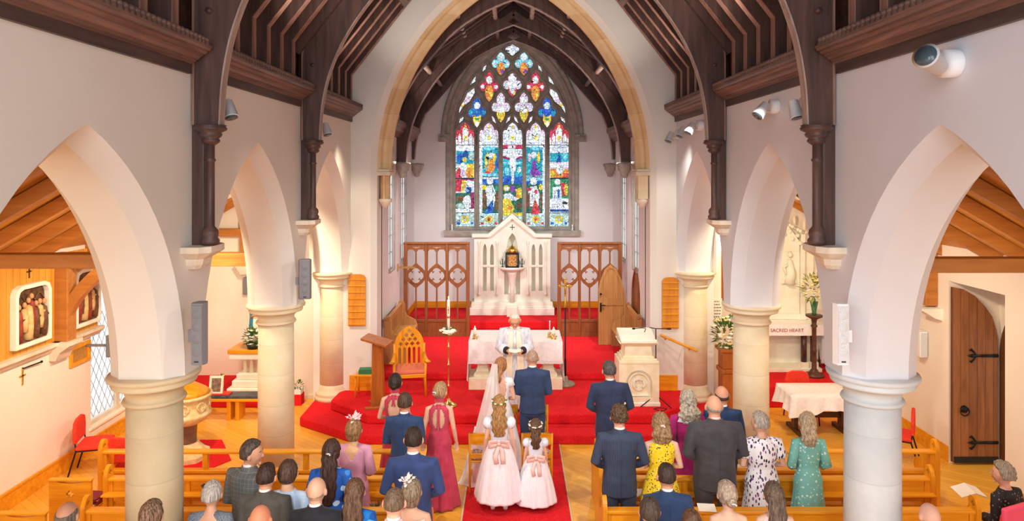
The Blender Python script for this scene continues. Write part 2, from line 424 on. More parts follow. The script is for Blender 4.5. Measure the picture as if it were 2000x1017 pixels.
# ---- cornice of the nave
def cornice(sx, y0, y1, name, x_in=XW, zb=5.65, s=1.0):
    prof = [(0, .095), (-.055, .095), (-.055, .11), (-.085, .12), (-.085, .135), (-.11, .14), (-.13, .165), (-.155, .175), (-.155, .187), (-.175, .19), (-.20, .21), (-.20, .222), (-.225, .225), (-.235, .25), (-.245, .252), (-.245, .27), (0, .27)]
    g = G(); g.prism([(sx * (x_in + p[0] * s), zb + p[1] * s) for p in prof], 'y', y0, y1); o = struct(g.build(name, m_dark_x))
    g = G(); g.box(sx * x_in, sx * (x_in - .04), y0, y1, zb, zb + .095); g.build('frieze', m_frieze, o)
    yy = y0 + .03; zt = zb + .27 * s; g = G()
    while yy < y1 - .02:
        g.box(sx * (x_in - .245 * s), sx * (x_in - .19 * s), yy - .012, yy + .02, zt, zt + .05)
        g.ell((sx * (x_in - .22 * s), yy + .004, zt + .05), (.036, .032, .028), 8, 6)
        yy += .082
    g.box(sx * (x_in - .225 * s), sx * (x_in - .19 * s), y0, y1, zt, zt + .03)
    g.build('beaded_crest', m_crest, o)
    return o
m_frieze = wood('frieze_timber', s2l(96, 76, 70), s2l(64, 51, 49), 'y', .5, .45); m_crest = wood('crest_timber', s2l(132, 104, 94), s2l(86, 66, 60), 'y', .5, .45)
m_lit_edge = wood('lit_edge_timber', s2l(186, 168, 158), s2l(138, 112, 102), 'z', .5, .5); m_lit_redge = wood('lit_rafter_edge_timber', s2l(168, 128, 112), s2l(120, 84, 74), 'z', .5, .5)  # pale timbers carry the highlights of brace and rafter edges as colour
k = 8
for sx in (-1, 1):
    for y0, y1 in ((2.6, 6.74), (6.96, 10.24), (10.46, 13.48)):
        cornice(sx, y0, y1, 'trim_%d' % k); k += 1
# ---- nave trusses: corbel, wall post, colonnette, brace
def brace_curve(sx, pts, Y, w, depth_out):
    """curved brace: inner edge points (X,Z) and outer straight wall side"""
    g = G(); n = len(pts)
    return g
def catmull(P, n=6):
    out = []; Q = [P[0]] + list(P) + [P[-1]]
    for i in range(1, len(Q) - 2):
        a, b, c, d = [Vector(q) for q in Q[i - 1:i + 3]]
        for j in range(n):
            t = j / n; out.append(tuple(.5 * ((2 * b) + (c - a) * t + (2 * a - 5 * b + 4 * c - d) * t * t + (3 * b - a - 3 * c + d) * t ** 3)))
    out.append(tuple(Q[-1])); return out
INNER = [(2.93, 5.14), (2.90, 5.6), (2.80, 6.1), (2.60, 6.6), (2.30, 7.08), (1.95, 7.5), (1.45, 7.95), (.8, 8.4), (0, 8.85)]
def truss(Y, label):
    t = thing('roof_truss', label, 'roof truss', (0, Y, 5.1)); B = 5.1
    inner = catmull(INNER, 5)
    for sx in (-1, 1):
        g = G(); g.box(sx * (XW + .02), sx * (XW - .12), -.02, .12, 3.95 - B, 6.0 - B); g.build('wall_post', m_dark, t, bevel=.008)
        g = G(); g.lathe([(.052, 3.955 - B), (.085, 3.96 - B), (.09, 4.0 - B), (.07, 4.03 - B), (.08, 4.06 - B), (.075, 4.1 - B), (.042, 4.14 - B), (.042, 4.78 - B), (.056, 4.8 - B), (.042, 4.82 - B), (.042, 5.0 - B)], (sx * 3.03, -.03, 0), 20)
        g.build('colonnette', m_dark, t)
        g = G(); g.lathe([(.045, 4.95 - B), (.085, 4.98 - B), (.088, 5.0 - B), (.075, 5.015 - B), (.105, 5.04 - B), (.11, 5.06 - B), (.10, 5.075 - B), (.15, 5.10 - B), (.155, 5.12 - B), (.14, 5.135 - B), (.15, 5.15 - B), (.0, 5.155 - B)], (sx * 3.03, -.02, 0), 20)
        g.build('capital', m_dark, t)
        # brace plate: between inner curve and outer edge following ashlar and rafter
        outer = []
        for x, z in inner:
            if z < 6.5: outer.append((XW - .02, max(z, 5.15)))
            else: outer.append((max(x + .24, min(XW - .02, 3.2 - (z + .05 - 6.52) / 1.27)), z + .12))
        w = .05; rings = []
        for (xi, zi), (xo, zo) in zip(inner, outer):
            rings.append([(sx * xi, -w, zi - B), (sx * xo, -w, zo - B), (sx * xo, w, zo - B), (sx * xi, w, zi - B)])
        g = G(); g.loft(rings, True, False); g.build('arched_brace', m_dark, t)
        g = G()
        rings = [[(sx * (x + .012), -w - .006, z - B), (sx * (x - .006), -w - .006, z - B), (sx * (x - .006), w + .006, z - B), (sx * (x + .012), w + .006, z - B)] for x, z in inner]
        g.loft(rings, True, False); g.build('brace_edge_lit', m_lit_edge, t)  # pale strip draws the highlight line along the brace
        g = G(); g.loft([[(sx * (xo + dx), -w - dy, zo - B) for dx, dy in ((-.022, 0), (-.022, .012), (0, .012), (0, 0))] for xo, zo in outer], True, False); g.build('edge_bead', m_lit_redge, t)
        g = G(); g.lathe([(0, -.11), (.028, -.11), (.028, .11), (0, .11)], (sx * 3.02, 0, 6.28 - B), 10, 'y'); g.build('peg', m_dark, t)
        # principal rafter
        g = G(); g.bar((sx * 3.3, 0, 6.5 - B), (0, 0, 10.7 - B), .2, .3, (0, 1, 0)); g.build('principal_rafter', m_dark, t)
    g = G(); g.box(-1.6, 1.6, -.08, .08, 8.7 - B, 8.95 - B); g.build('collar', m_dark, t)
truss(6.85, 'dark arched roof truss nearest the camera, above the first columns')
truss(10.35, 'dark arched roof truss second from the camera, above the middle columns')
for sx in (-1, 1):
    for Y in (6.85, 10.35):
        g = G(); prof = [(.0, 3.72), (.07, 3.72), (.09, 3.76), (.10, 3.82), (.17, 3.89), (.17, 3.95), (0, 3.95)]
        rings = []
        for p, z in prof[1:-1]:
            p *= 1.5; rings.append([(sx * XW, -p, z - 3.95), (sx * (XW - p * .7), -p, z - 3.95), (sx * (XW - p), -p * .6, z - 3.95), (sx * (XW - p), p * .6, z - 3.95), (sx * (XW - p * .7), p, z - 3.95), (sx * XW, p, z - 3.95)])
        g.loft(rings, True, False)
        o = g.build('stone_corbel', m_stone_cap, loc=(0, Y, 3.95))
        tag(o, 'cut stone corbel under the %s dark wall post on the %s wall' % ('nearest' if Y < 7 else 'second', dl[sx]), 'corbel')
# ---- common rafters with ashlar posts
def rafter(sx, Y):
    g = G()
    y0, y1 = -.055, .055
    prof = [(3.18, 5.92), (3.18, 6.56), (.05, 10.55), (.05, 10.85), (3.42, 6.58), (3.42, 5.92)]
    g.prism([(sx * x, z - 5.92) for x, z in prof], 'y', y0, y1)
    return g
first = {}
for sx in (-1, 1):
    lst = [2.9, 3.5, 4.1, 4.7, 5.3, 5.85, 6.4] + [7.35, 7.85, 8.35, 8.85, 9.35, 9.85] + [10.9, 11.4, 11.9, 12.4, 12.9, 13.36]
    for i, Y in enumerate(lst):
        if sx not in first:
            o = first[sx] = rafter(sx, Y).build('rafter', m_dark, loc=(0, Y, 5.92))
            g = G(); g.loft([[(sx * (x - d), dy, z - 5.92) for d, dy in ((0, -.058), (.012, -.058), (.012, .058), (0, .058))] for x, z in ((3.18, 5.92), (3.18, 6.56), (.05, 10.55))], True, False); g.build('rafter_edge_lit', m_lit_redge, o)  # added pale strip, its colour stands for light catching the rafter edge
        else: o = dup(first[sx], (0, Y, 5.92))
        j, bay = (i, 'nearest') if i < 7 else ((i - 7, 'middle') if i < 13 else (i - 13, 'farthest'))
        ordn = ['first', 'second', 'third', 'fourth', 'fifth', 'sixth', 'seventh'][j]
        tag(o, 'dark rafter over the %s wall, %s in the %s roof bay' % (dl[sx], ordn, bay), 'rafter', 'dark nave rafters on the %s slope' % dl[sx])
# purlins (round-ended beam stubs seen beside the chancel arch)
for sx in (-1, 1):
    g = G(); g.tube([(0, -7, 0), (0, 3.6, 0)], .09, 8, True); o = g.build('purlin', m_dark_x, loc=(sx * 2.12, 9.6, 7.95))
    o['label'] = 'long dark purlin running under the %s nave rafters' % dl[sx]; o['category'] = 'purlin'
g = G()
for sx in (-1, 1):
    g.add([(sx * 3.44, -2, 5.9), (sx * 3.44, 13.6, 5.9), (sx * 3.44, 13.6, 6.6), (sx * 3.44, -2, 6.6), (0, 13.6, 10.95), (0, -2, 10.95)], [(0, 1, 2, 3), (3, 2, 4, 5)])
struct(g.build('ceiling', m_board, fix=False))
# ---- chancel arch wall
SA = 4.72; CA_C = -1.76; RI = 4.24
def ca_curve(r, n=26, side=1):
    a1 = math.acos(-CA_C / r)
    return [(CA_C + r * cos(a1 * i / n), SA + r * sin(a1 * i / n)) for i in range(n + 1)]
def ca_full(r, z0=0):
    h = ca_curve(r); pts = [(h[0][0], z0)] + h
    return pts + [(-x, z) for x, z in pts[-2::-1]]
g = G()
op = ca_full(4.48 + .11)
outer = [(-3.5, 0), (-3.5, 11.4), (3.5, 11.4), (3.5, 0)]
# front face as plate, opening cut from the floor
pl = [(-3.96, -.02), (-2.83, -.02)] + [(x, z) for x, z in op[::-1]][1:-1] + [(2.83, -.02), (3.96, -.02), (3.96, 11.4), (-3.96, 11.4)]
g.plate(pl, [], YCA, YCA + .02, 'y')
a = [(x, YCA, z) for x, z in ca_full(4.59)]; b = [(x, YCA + .1, z) for x, z in ca_full(4.48)]
g.loft([a, b], False, True, False)
c = [(x, YCA + .62, z) for x, z in ca_full(4.48)]
g.loft([b, c], False, True, False)
pl2 = [(-3.96, -.02), (-2.72, -.02)] + ca_full(4.48)[::-1][1:-1] + [(2.72, -.02), (3.96, -.02), (3.96, 11.4), (-3.96, 11.4)]
g.plate(pl2, [], YCA + .6, YCA + .62, 'y')
struct(g.build('wall_chancel_arch', m_wall))
# stone arch ring
g = G()
sec = [(.10, 4.50), (.11, 4.46), (.15, 4.44), (.17, 4.40), (.20, 4.42), (.24, 4.36), (.25, 4.30), (.29, 4.30), (.31, 4.25), (.34, 4.24), (.42, 4.24), (.46, 4.26), (.50, 4.33), (.56, 4.36), (.60, 4.50)]
for s in (-1, 1):
    g.loft([[(s * x, YCA + y, z) for x, z in ca_curve(r)] for y, r in sec], False, True, False)
o = g.build('chancel_arch', m_stone_b, fix=False); tag(o, 'large pointed arch of golden stone mouldings opening to the chancel', 'arch')
for s in (-1, 1):
    t = thing('impost_corbel', 'short stone shaft on a corbel carrying the %s foot of the chancel arch' % dl[s], 'corbel', (s * 2.6, YCA + .35, 4.0))
    g = G(); z = SA - 4.0
    g.box(-.16, .14, -.27, .27, z - .13, z - .05); g.box(-.14, .12, -.25, .25, z - .05, z); g.build('impost', m_stone_cap, t, bevel=.012)
    g = G(); g.lathe([(.10, z - .60), (.10, z - .13)], (0, -.02, 0), 16); g.box(-.02 if s < 0 else -.1, .1 if s > 0 else .02, -.16, .2, z - .6, z - .13); g.build('shaft', m_stone_b if s < 0 else m_stone, t)
    g = G(); g.lathe([(.0, z - .78), (.06, z - .78), (.09, z - .7), (.13, z - .66), (.14, z - .60), (0, z - .6)], (0, -.02, 0), 16); g.build('corbel', m_stone_cap, t)
# ---- chancel side and east walls
def side_wall(s):
    g = G(); w = [(15.75, 16.35, 2.35, 5.2), (17.55, 18.15, 2.35, 5.2)]
    holes = []
    for y0, y1, z0, z1 in w:
        cy = (y0 + y1) / 2; holes.append([(y1, z0)] + pointed(.3, z1 - .5, .62, 6, cy) + [(y0, z0)])
    g.plate([(14.1, 0), (YE + .1, 0), (YE + .1, 6.2), (14.1, 6.2)], holes, s * XC, s * (XC + .10), 'x')
    g.box(s * 2.72, s * (XC + .32), 14.05, 14.12, 0, 6.2)
    struct(g.build('wall_chancel_' + dl[s], m_chancel))
    for i, (y0, y1, z0, z1) in enumerate(w):
        t = bpy.data.objects.new('window_%d' % (1 + i + (2 if s > 0 else 0)), None); COL.objects.link(t); struct(t); t.location = (s * (XC + .03), (y0 + y1) / 2, z0)
        g = G(); out = [(.3, 0)] + pointed(.3, z1 - .5 - z0, .62, 6) + [(-.3, 0)]; inn = [(.27, .05)] + pointed(.27, z1 - .5 - z0, .55, 6) + [(-.27, .05)]
        g.plate(out, [inn], -.02, .02, 'x')
        zz = .4
        while zz < z1 - z0 - .3: g.box(-.01, .01, -.27, .27, zz, zz + .012); zz += .4
        g.build('window_frame', m_trac, t)
        g = G(); g.plate(inn, [], -.005, .005, 'x'); g.build('pane', m_frost, t)
        # stone jamb lining
        g = G(); a = [(.33, -.03)] + pointed(.33, z1 - .5 - z0, .68, 6) + [(-.33, -.03)]; g.plate(a, [out], -s * .07, -s * .05, 'x'); g.build('window_trim', m_trac, t)
def clearglass():
    m, nt, b = nodes('pale_window_glass'); L = nt.links
    tr = N(nt, 'ShaderNodeBsdfTransparent'); v = coords(nt); n = noi(nt, v, 5, 3)
    L.new(ramp(nt, n, [(.3, (.80, .86, .95)), (.7, (1, 1, 1))]), tr.inputs[0])
    gl = N(nt, 'ShaderNodeBsdfGlossy'); gl.inputs['Roughness'].default_value = .1
    mx = N(nt, 'ShaderNodeMixShader'); mx.inputs[0].default_value = .05; L.new(tr.outputs[0], mx.inputs[1]); L.new(gl.outputs[0], mx.inputs[2])
    L.new(mx.outputs[0], nt.nodes['Material Output'].inputs[0]); return m
m_clear = clearglass()
m_frost, nt, b_ = nodes('frosted_glass'); _tl = N(nt, 'ShaderNodeBsdfTranslucent'); _tl.inputs[0].default_value = (1, 1, 1, 1); _tr = N(nt, 'ShaderNodeBsdfTransparent'); _mx = N(nt, 'ShaderNodeMixShader'); _mx.inputs[0].default_value = .4
nt.links.new(_tl.outputs[0], _mx.inputs[1]); nt.links.new(_tr.outputs[0], _mx.inputs[2]); nt.links.new(_mx.outputs[0], nt.nodes['Material Output'].inputs[0])
side_wall(-1); side_wall(1)
# east wall with window opening
WS, WB = PZ(268, YE), PZ(456, YE)      # spring, sill
hw = .0
def win_outline(h, zb, apexv):
    rise = PZ(apexv, YE) - WS
    return [(h, zb)] + pointed(h, WS, rise, 16) + [(-h, zb)]
cx = 0.0
OUT = win_outline(1.88, WB, 64); GL = win_outline(1.68, PZ(447, YE), 82)
g = G(); g.plate([(-3.0, 0), (3.0, 0), (3.0, 10.5), (-3.0, 10.5)], [OUT], YE, YE + .5, 'y'); struct(g.build('wall_east', m_chancel))
# ================================================================ east window
SCW = F / YE
def wx(u): return (u - 1000.5) / SCW
def wz(v): return PZ(v, YE) - WB
win = bpy.data.objects.new('window_9', None); COL.objects.link(win); struct(win); win.location = (-.037, YE, WB)
def sh(P): return [(x, z - WB) for x, z in P]
def c1(x, y): return (860 + x / 4.621, 50 + y / 4.621)      # crop scale to photo pixels
holes = []
LIGHTS = [(889, 925.5), (935.5, 973), (982, 1020), (1028, 1065), (1074, 1111.5)]
def light_outline(u0, u1):
    c = (u0 + u1) / 2; h = (u1 - u0) / 2
    P = [(u0, 443), (u0, 262), (u0 + 1, 256), (u0 + 4, 252.5), (u0 + .42 * h, 253.5), (u0 + .50 * h, 248), (c - .34 * h, 243), (c, 238.5)]
    return P + [(2 * c - a, b) for a, b in P[-2::-1]]
for u0, u1 in LIGHTS: holes.append(light_outline(u0, u1))
def petal4(cx, cy, w, h, dy=0, pt=1):
    """pointed quatrefoil in crop pixels, returned in photo pixels"""
    P = []
    hw_, hh = w / 2, h / 2; lw = w * .22; lh = w * .2
    half = [(0, -hh), (lw * .55, -hh + h * .07), (lw, -hh + h * .17), (lw * .95, -lh * 1.15), (lw * 1.5, -lh * 1.25), (hw_ * .85, -lh * .95), (hw_, 0), (hw_ * .85, lh * .95), (lw * 1.5, lh * 1.2), (lw * .95, lh * 1.15), (lw, hh - h * .24), (lw * .6, hh - h * .1), (0, hh)]
    P = [(cx + x, cy + y + dy) for x, y in half] + [(cx - x, cy + y + dy) for x, y in half[-2:0:-1]]
    return [c1(*p) for p in P]
QF = [petal4(650, 208, 130, 115), petal4(545, 335, 168, 215), petal4(755, 335, 168, 215), petal4(440, 545, 172, 275), petal4(650, 528, 172, 220), petal4(860, 545, 172, 275),
      petal4(545, 732, 172, 275), petal4(755, 732, 172, 275), petal4(328, 778, 168, 275), petal4(966, 778, 168, 275)]
holes += QF
def mir(P): return [(1296 - x, y) for x, y in P]
sm = [[(303, 556), (308, 600), (262, 680), (205, 722), (163, 790), (168, 735), (215, 660), (240, 600)], [(320, 443), (312, 500), (264, 532), (285, 480)], [(414, 340), (408, 385), (376, 412), (384, 370)],
      [(210, 812), (200, 850), (163, 880), (172, 838)], [(462, 812), (485, 825), (500, 878), (472, 855)], [(632, 812), (610, 825), (590, 878), (622, 855)]]
for P in sm: holes.append([c1(*p) for p in P]); holes.append([c1(*p) for p in mir(P)])
HM = [[(wx(u), wz(v)) for u, v in H] for H in holes]
def inset(P, d):
    n = len(P); A = sum(P[i][0] * P[(i + 1) % n][1] - P[(i + 1) % n][0] * P[i][1] for i in range(n)); s = 1 if A > 0 else -1
    out = []
    for i in range(n):
        a, b, c = Vector(P[i - 1]), Vector(P[i]), Vector(P[(i + 1) % n])
        n1 = Vector((-(b - a).y, (b - a).x)).normalized() * s; n2 = Vector((-(c - b).y, (c - b).x)).normalized() * s
        m = (n1 + n2); L_ = m.length
        m = m / L_ if L_ > .2 else n1
        k = d / max(.5, m.dot(n1)); out.append(tuple(b + m * k))
    return out
g = G(); g.plate(sh(GL), HM, .12, .24, 'y')
# moulded ribs that follow every opening
for H in HM:
    a = [(x, .12, z) for x, z in inset(H, -.03)]; b = [(x, .07, z) for x, z in inset(H, -.052)]; c = [(x, .12, z) for x, z in inset(H, -.075)]
    n = len(a)
    if len(H) > 12 or True:
        g.loft([a, b, c], False, True, True)
for u in (931, 977.5, 1024, 1070): g.box(wx(u) - .05, wx(u) + .05, .0, .3, wz(447), wz(258)); g.lathe([(.03, wz(447)), (.03, wz(262))], (wx(u), 0, 0), 10)
g.build('tracery', m_trac, win)
g = G()
ring = lambda h, zb, av, y: [(x, y, z - WB) for x, z in win_outline(h, zb, av)]
zb = PZ(447, YE)
g.loft([ring(1.66, zb, 84, .22), ring(1.69, zb, 81, .1), ring(1.72, zb, 79, .08), ring(1.74, zb - .03, 77, .02), ring(1.80, zb - .06, 72, 0), ring(1.82, zb - .06, 70, -.05), ring(1.90, WB, 64, -.05), ring(1.93, WB - .01, 61, -.02), ring(1.93, WB - .01, 61, .05)], False, False, False)
g.box(-1.98, 1.98, -.12, .3, -.06, 0.1)
for s in (-1, 1): g.box(s * 1.78, s * 2.14, -.13, .02, PZ(277, YE) - WB, PZ(263, YE) - WB); g.ell((s * 2.0, -.1, PZ(270, YE) - WB), (.12, .07, .09), 12, 8)
a = [ring(h, 0, av, y)[1:-1] for h, av, y in ((1.94, 61, 0), (1.96, 59, -.09), (2.06, 53, -.09), (2.08, 51, 0))]
g.loft(a, False, True, False)
g.build('window_surround', m_trac, win, fix=False)
# ---- stained glass, painted as coloured panes
WHT = (.95, .97, 1); 
C = dict(w=(.98, 1, 1), p=(.95, .72, .86), r=(.75, .03, .06), R=(.45, .0, .04), b=(.02, .16, .62), B=(.01, .07, .35), t=(.02, .42, .55), c=(.25, .75, .9), g=(.05, .35, .15), G=(.02, .16, .1),
         y=(1, .72, .06), o=(.95, .32, .04), n=(.22, .10, .03), v=(.34, .06, .5), k=(.02, .02, .03), s=(.85, .9, 1), a=(.55, .72, .62), m=(.35, .02, .12), l=(.65, .85, .78))
PA = []
def E(cx, cy, rx, ry, c): PA.append(('e', cx, cy, rx, ry, c, (cx - rx, cx + rx, cy - ry, cy + ry)))
def Pg(pts, c):
    PA.append(('p', pts, c, (min(p[0] for p in pts), max(p[0] for p in pts), min(p[1] for p in pts), max(p[1] for p in pts))))
def Rt(x0, x1, y0, y1, c): PA.append(('r', c, (x0, x1, y0, y1)))
def q(x, y): return (860 + x / 4.421, 230 + y / 4.421)
def Eq(x, y, rx, ry, c): a, b = q(x, y); E(a, b, rx / 4.421, ry / 4.421, c)
def Pq(pts, c): Pg([q(*p) for p in pts], c)
def Rq(x0, x1, y0, y1, c): a, b = q(x0, y0); d, e = q(x1, y1); Rt(a, d, b, e, c)
Rt(880, 1120, 80, 445, 'w')
for i, (x0, x1) in enumerate([(125, 298), (333, 503), (538, 708), (742, 908), (945, 1113)]):
    xc = (x0 + x1) / 2
    # canopy heads
    Rq(x0, x1, 40, 232, 'r' if i in (0, 4) else 'p' if i != 2 else 's')
    for dx, w_, t0 in ((0, 26, 70), (-48, 15, 130), (48, 15, 130), (-78, 9, 160), (78, 9, 160)): Pq([(xc + dx - w_, 235), (xc + dx - w_, t0 + 30), (xc + dx, t0), (xc + dx + w_, t0 + 30), (xc + dx + w_, 235)], 'w')
    Eq(xc, 170, 14, 22, 'y'); Eq(xc, 75, 9, 18, 'y'); Rq(xc - 60, xc + 60, 205, 228, 's')
    for dx in (-30, 30): Rq(xc + dx - 3, xc + dx + 3, 130, 225, 'r' if i in (0, 4) else 'a')
    Rq(x0, x1, 228, 234, 'k')
    # base panels
    Rq(x0, x1, 825, 945, 'l'); Eq(xc, 880, 34, 32, 'y'); Eq(xc, 880, 14, 14, 'r' if i in (1, 3) else 'a')
    for dx in (-60, 60): Rq(xc + dx - 12, xc + dx + 12, 905, 925, 'r' if i % 2 else 'b'); Rq(xc + dx - 14, xc + dx + 14, 850, 868, 'a')
    Rq(x0, x1, 820, 826, 'k')
    # white side borders
# light 1
Rq(135, 290, 285, 400, 't'); Eq(165, 350, 26, 50, 'b'); Eq(215, 320, 26, 40, 'B'); Eq(205, 360, 20, 22, 'y'); Eq(265, 330, 25, 40, 'a'); Rq(225, 290, 395, 530, 'y'); Eq(245, 470, 30, 45, 'o'); Rq(180, 290, 515, 545, 'm')
Pq([(128, 640), (130, 460), (160, 425), (182, 470), (178, 640)], 'r'); Eq(190, 410, 24, 24, 'w'); Eq(190, 480, 26, 34, 'p'); Rq(180, 215, 540, 650, 'y'); Eq(240, 565, 26, 28, 'w'); Eq(240, 640, 42, 50, 's'); Pq([(222, 600), (262, 600), (268, 650), (238, 665), (218, 650)], 'B'); Eq(232, 630, 9, 14, 'c')
Rq(128, 295, 650, 790, 'G'); Eq(170, 700, 40, 26, 'n'); Eq(230, 730, 40, 60, 'w'); Pq([(255, 650), (295, 640), (295, 790), (262, 790)], 'm'); Eq(170, 765, 42, 26, 'a'); Rq(128, 295, 520, 527, 'k')
# light 2
Rq(358, 500, 250, 500, 't'); Eq(420, 262, 50, 20, 'c'); Rq(340, 356, 235, 830, 'w'); Rq(470, 503, 300, 440, 'b'); Pq([(385, 330), (410, 290), (400, 420), (378, 440)], 'y'); Eq(465, 340, 16, 40, 'y'); Eq(435, 320, 24, 26, 'w'); Pq([(415, 360), (450, 345), (475, 420), (450, 470), (400, 500), (372, 490), (405, 430)], 'o'); Pq([(380, 470), (430, 455), (420, 495), (375, 500)], 'r'); Rq(358, 503, 480, 520, 'c'); Rq(358, 503, 530, 575, 'b')
Rq(358, 503, 575, 820, 'G'); Eq(375, 600, 22, 22, 'y'); Eq(490, 610, 18, 24, 'g'); Rq(470, 503, 640, 800, 'n'); Rq(362, 395, 640, 790, 'n'); Eq(427, 545, 30, 32, 'w'); Pq([(400, 590), (450, 580), (475, 640), (470, 720), (450, 800), (405, 810), (395, 660), (385, 630)], 'w'); Pq([(448, 590), (460, 640), (452, 650)], 'b'); Pq([(428, 740), (455, 700), (455, 825), (378, 835), (395, 790)], 'b'); Rq(358, 500, 505, 511, 'k')
# light 3
Rq(538, 708, 232, 270, 'r'); Rq(585, 650, 236, 262, 'w'); Rq(538, 708, 272, 500, 't'); Rq(538, 708, 300, 340, 's'); Pq([(538, 330), (600, 320), (600, 365), (538, 350)], 'm'); Pq([(708, 330), (650, 320), (650, 365), (708, 350)], 'm'); Rq(538, 708, 272, 300, 's'); Rq(538, 708, 380, 400, 'c'); Rq(538, 708, 500, 580, 'b')
Eq(620, 295, 26, 28, 'w'); Pq([(540, 300), (600, 308), (650, 308), (706, 300), (700, 325), (655, 345), (655, 430), (640, 470), (632, 590), (615, 590), (612, 470), (600, 430), (598, 345), (540, 322)], 'w'); Eq(575, 460, 22, 36, 'c'); Eq(680, 450, 16, 26, 's'); Rq(538, 708, 575, 640, 'G'); Pq([(600, 590), (640, 590), (660, 680), (610, 690)], 'v')
Rq(538, 708, 640, 820, 'G'); Pq([(650, 620), (700, 600), (706, 690), (660, 710)], 'y'); Pq([(655, 640), (690, 690), (650, 700)], 'o'); Eq(570, 610, 28, 26, 'y'); Eq(572, 612, 18, 18, 'w'); Pq([(545, 660), (600, 650), (665, 700), (655, 720), (590, 710), (550, 700)], 's'); Pq([(540, 700), (600, 700), (640, 780), (620, 835), (538, 835)], 'y'); Eq(600, 780, 20, 20, 'o'); Eq(680, 760, 24, 28, 'n'); Rq(538, 708, 822, 850, 'y')
# light 4
Rq(742, 890, 250, 500, 't'); Eq(825, 262, 48, 20, 'c'); Rq(888, 908, 235, 830, 'w'); Eq(850, 340, 14, 50, 'y'); Eq(770, 340, 14, 40, 'p'); Eq(808, 320, 25, 27, 'w'); Pq([(795, 370), (822, 360), (835, 440), (870, 470), (860, 500), (800, 505), (768, 470), (795, 440)], 'v'); Rq(742, 888, 510, 545, 'c'); Rq(742, 888, 545, 580, 'b')
Rq(742, 888, 575, 820, 'G'); Eq(870, 600, 18, 26, 'y'); Eq(808, 548, 30, 32, 'w'); Pq([(780, 595), (835, 590), (858, 660), (850, 760), (765, 770), (760, 640)], 'w'); Eq(768, 620, 22, 14, 'r'); Eq(828, 640, 14, 20, 'r'); Pq([(822, 700), (865, 815), (845, 838), (785, 835), (790, 800)], 'r'); Rq(742, 775, 650, 780, 'n'); Rq(862, 886, 650, 780, 'n'); Rq(742, 888, 505, 511, 'k')
# light 5
Rq(950, 1110, 235, 290, 's'); Rq(950, 1110, 300, 380, 't'); Pq([(1005, 390), (1028, 275), (1050, 390)], 'B'); Eq(1080, 330, 22, 30, 'c'); Rq(948, 1110, 385, 440, 'p'); Eq(985, 410, 22, 26, 'w'); Eq(1075, 410, 22, 22, 's'); Rq(948, 1110, 440, 520, 'o'); Eq(1038, 450, 32, 40, 'w'); Rq(948, 985, 455, 560, 'y'); Pq([(1060, 480), (1110, 480), (1108, 560), (1060, 560)], 'r')
Rq(948, 1110, 527, 700, 'g'); Pq([(1040, 560), (1080, 560), (1100, 680), (1060, 680)], 'r'); Eq(1015, 555, 26, 26, 'w'); Pq([(975, 600), (1045, 590), (1055, 740), (970, 740)], 's'); Pq([(1015, 620), (1032, 615), (1035, 690), (1018, 700)], 'b'); Eq(1090, 620, 18, 50, 'y'); Rq(948, 1110, 725, 795, 'w'); Eq(1080, 740, 26, 12, 'k'); Rq(948, 1110, 792, 818, 'B'); Rq(948, 1110, 520, 527, 'k')
def ce(cx, cy, rx, ry, c): a, b = c1(cx, cy); E(a, b, rx / 4.62, ry / 4.62, c)
for (cx_, cy_, cols) in ((650, 208, 'pps'), (545, 335, 'wco'), (755, 335, 'wco'), (440, 545, 'wro'), (650, 528, 'wpr'), (860, 545, 'wro'), (545, 732, 'wpy'), (755, 732, 'wpy'), (328, 778, 'cby'), (966, 778, 'cby')):
    big = cy_ > 600 or cy_ in (545,)
    ce(cx_, cy_, 95, 150, cols[1])
    ce(cx_, cy_ + (70 if cy_ != 208 else 30), 44, 75, cols[2]); ce(cx_ - 60, cy_, 18, 20, 's' if cols[0] != 'c' else 't'); ce(cx_ + 60, cy_, 18, 20, 's' if cols[0] != 'c' else 't')
    if cols[0] == 'w': ce(cx_, cy_ + 20, 30, 34, 'o' if cols[2] in 'or' else 'w'); ce(cx_ + 14, cy_ + 70, 14, 24, 'v' if cols[1] == 'c' else 'y')
    if cols == 'wpr' : ce(cx_, cy_, 30, 80, 'w'); ce(cx_, cy_, 70, 18, 'w')
    if cols[0] == 'c': ce(cx_, cy_ - 20, 40, 60, 'b'); ce(cx_, cy_ + 95, 30, 45, 'y'); ce(cx_, cy_ + 60, 22, 12, 'g')
    if cy_ != 208: ce(cx_, cy_ - 62, 26, 34, 'w')
ce(240, 665, 45, 34, 'p'); ce(1056, 665, 45, 34, 'p'); ce(205, 720, 18, 22, 'y'); ce(1090, 720, 18, 22, 'y')
def paint(u, v):
    c = 'w'
    for s in PA:
        b = s[-1]
        if u < b[0] or u > b[1] or v < b[2] or v > b[3]: continue
        if s[0] == 'e':
            if ((u - s[1]) / s[3]) ** 2 + ((v - s[2]) / s[4]) ** 2 <= 1: c = s[5]
        elif s[0] == 'r': c = s[1]
        else:
            P = s[1]; ins = False
            for i in range(len(P)):
                x1, y1 = P[i]; x2, y2 = P[(i + 1) % len(P)]
                if (y1 > v) != (y2 > v) and u < (x2 - x1) * (v - y1) / (y2 - y1) + x1: ins = not ins
            if ins: c = s[2]
    return C[c]
m_glass, nt, bs_ = nodes('stained_glass'); L = nt.links
at = N(nt, 'ShaderNodeAttribute', attribute_name='pane_colour'); v_ = coords(nt)
vo = N(nt, 'ShaderNodeTexVoronoi', feature='DISTANCE_TO_EDGE'); vo.inputs['Scale'].default_value = 12; L.new(v_, vo.inputs[0])
vc = N(nt, 'ShaderNodeTexVoronoi'); vc.inputs['Scale'].default_value = 12; L.new(v_, vc.inputs[0])
lead = mth(nt, 'LESS_THAN', vo.outputs[0], .035)
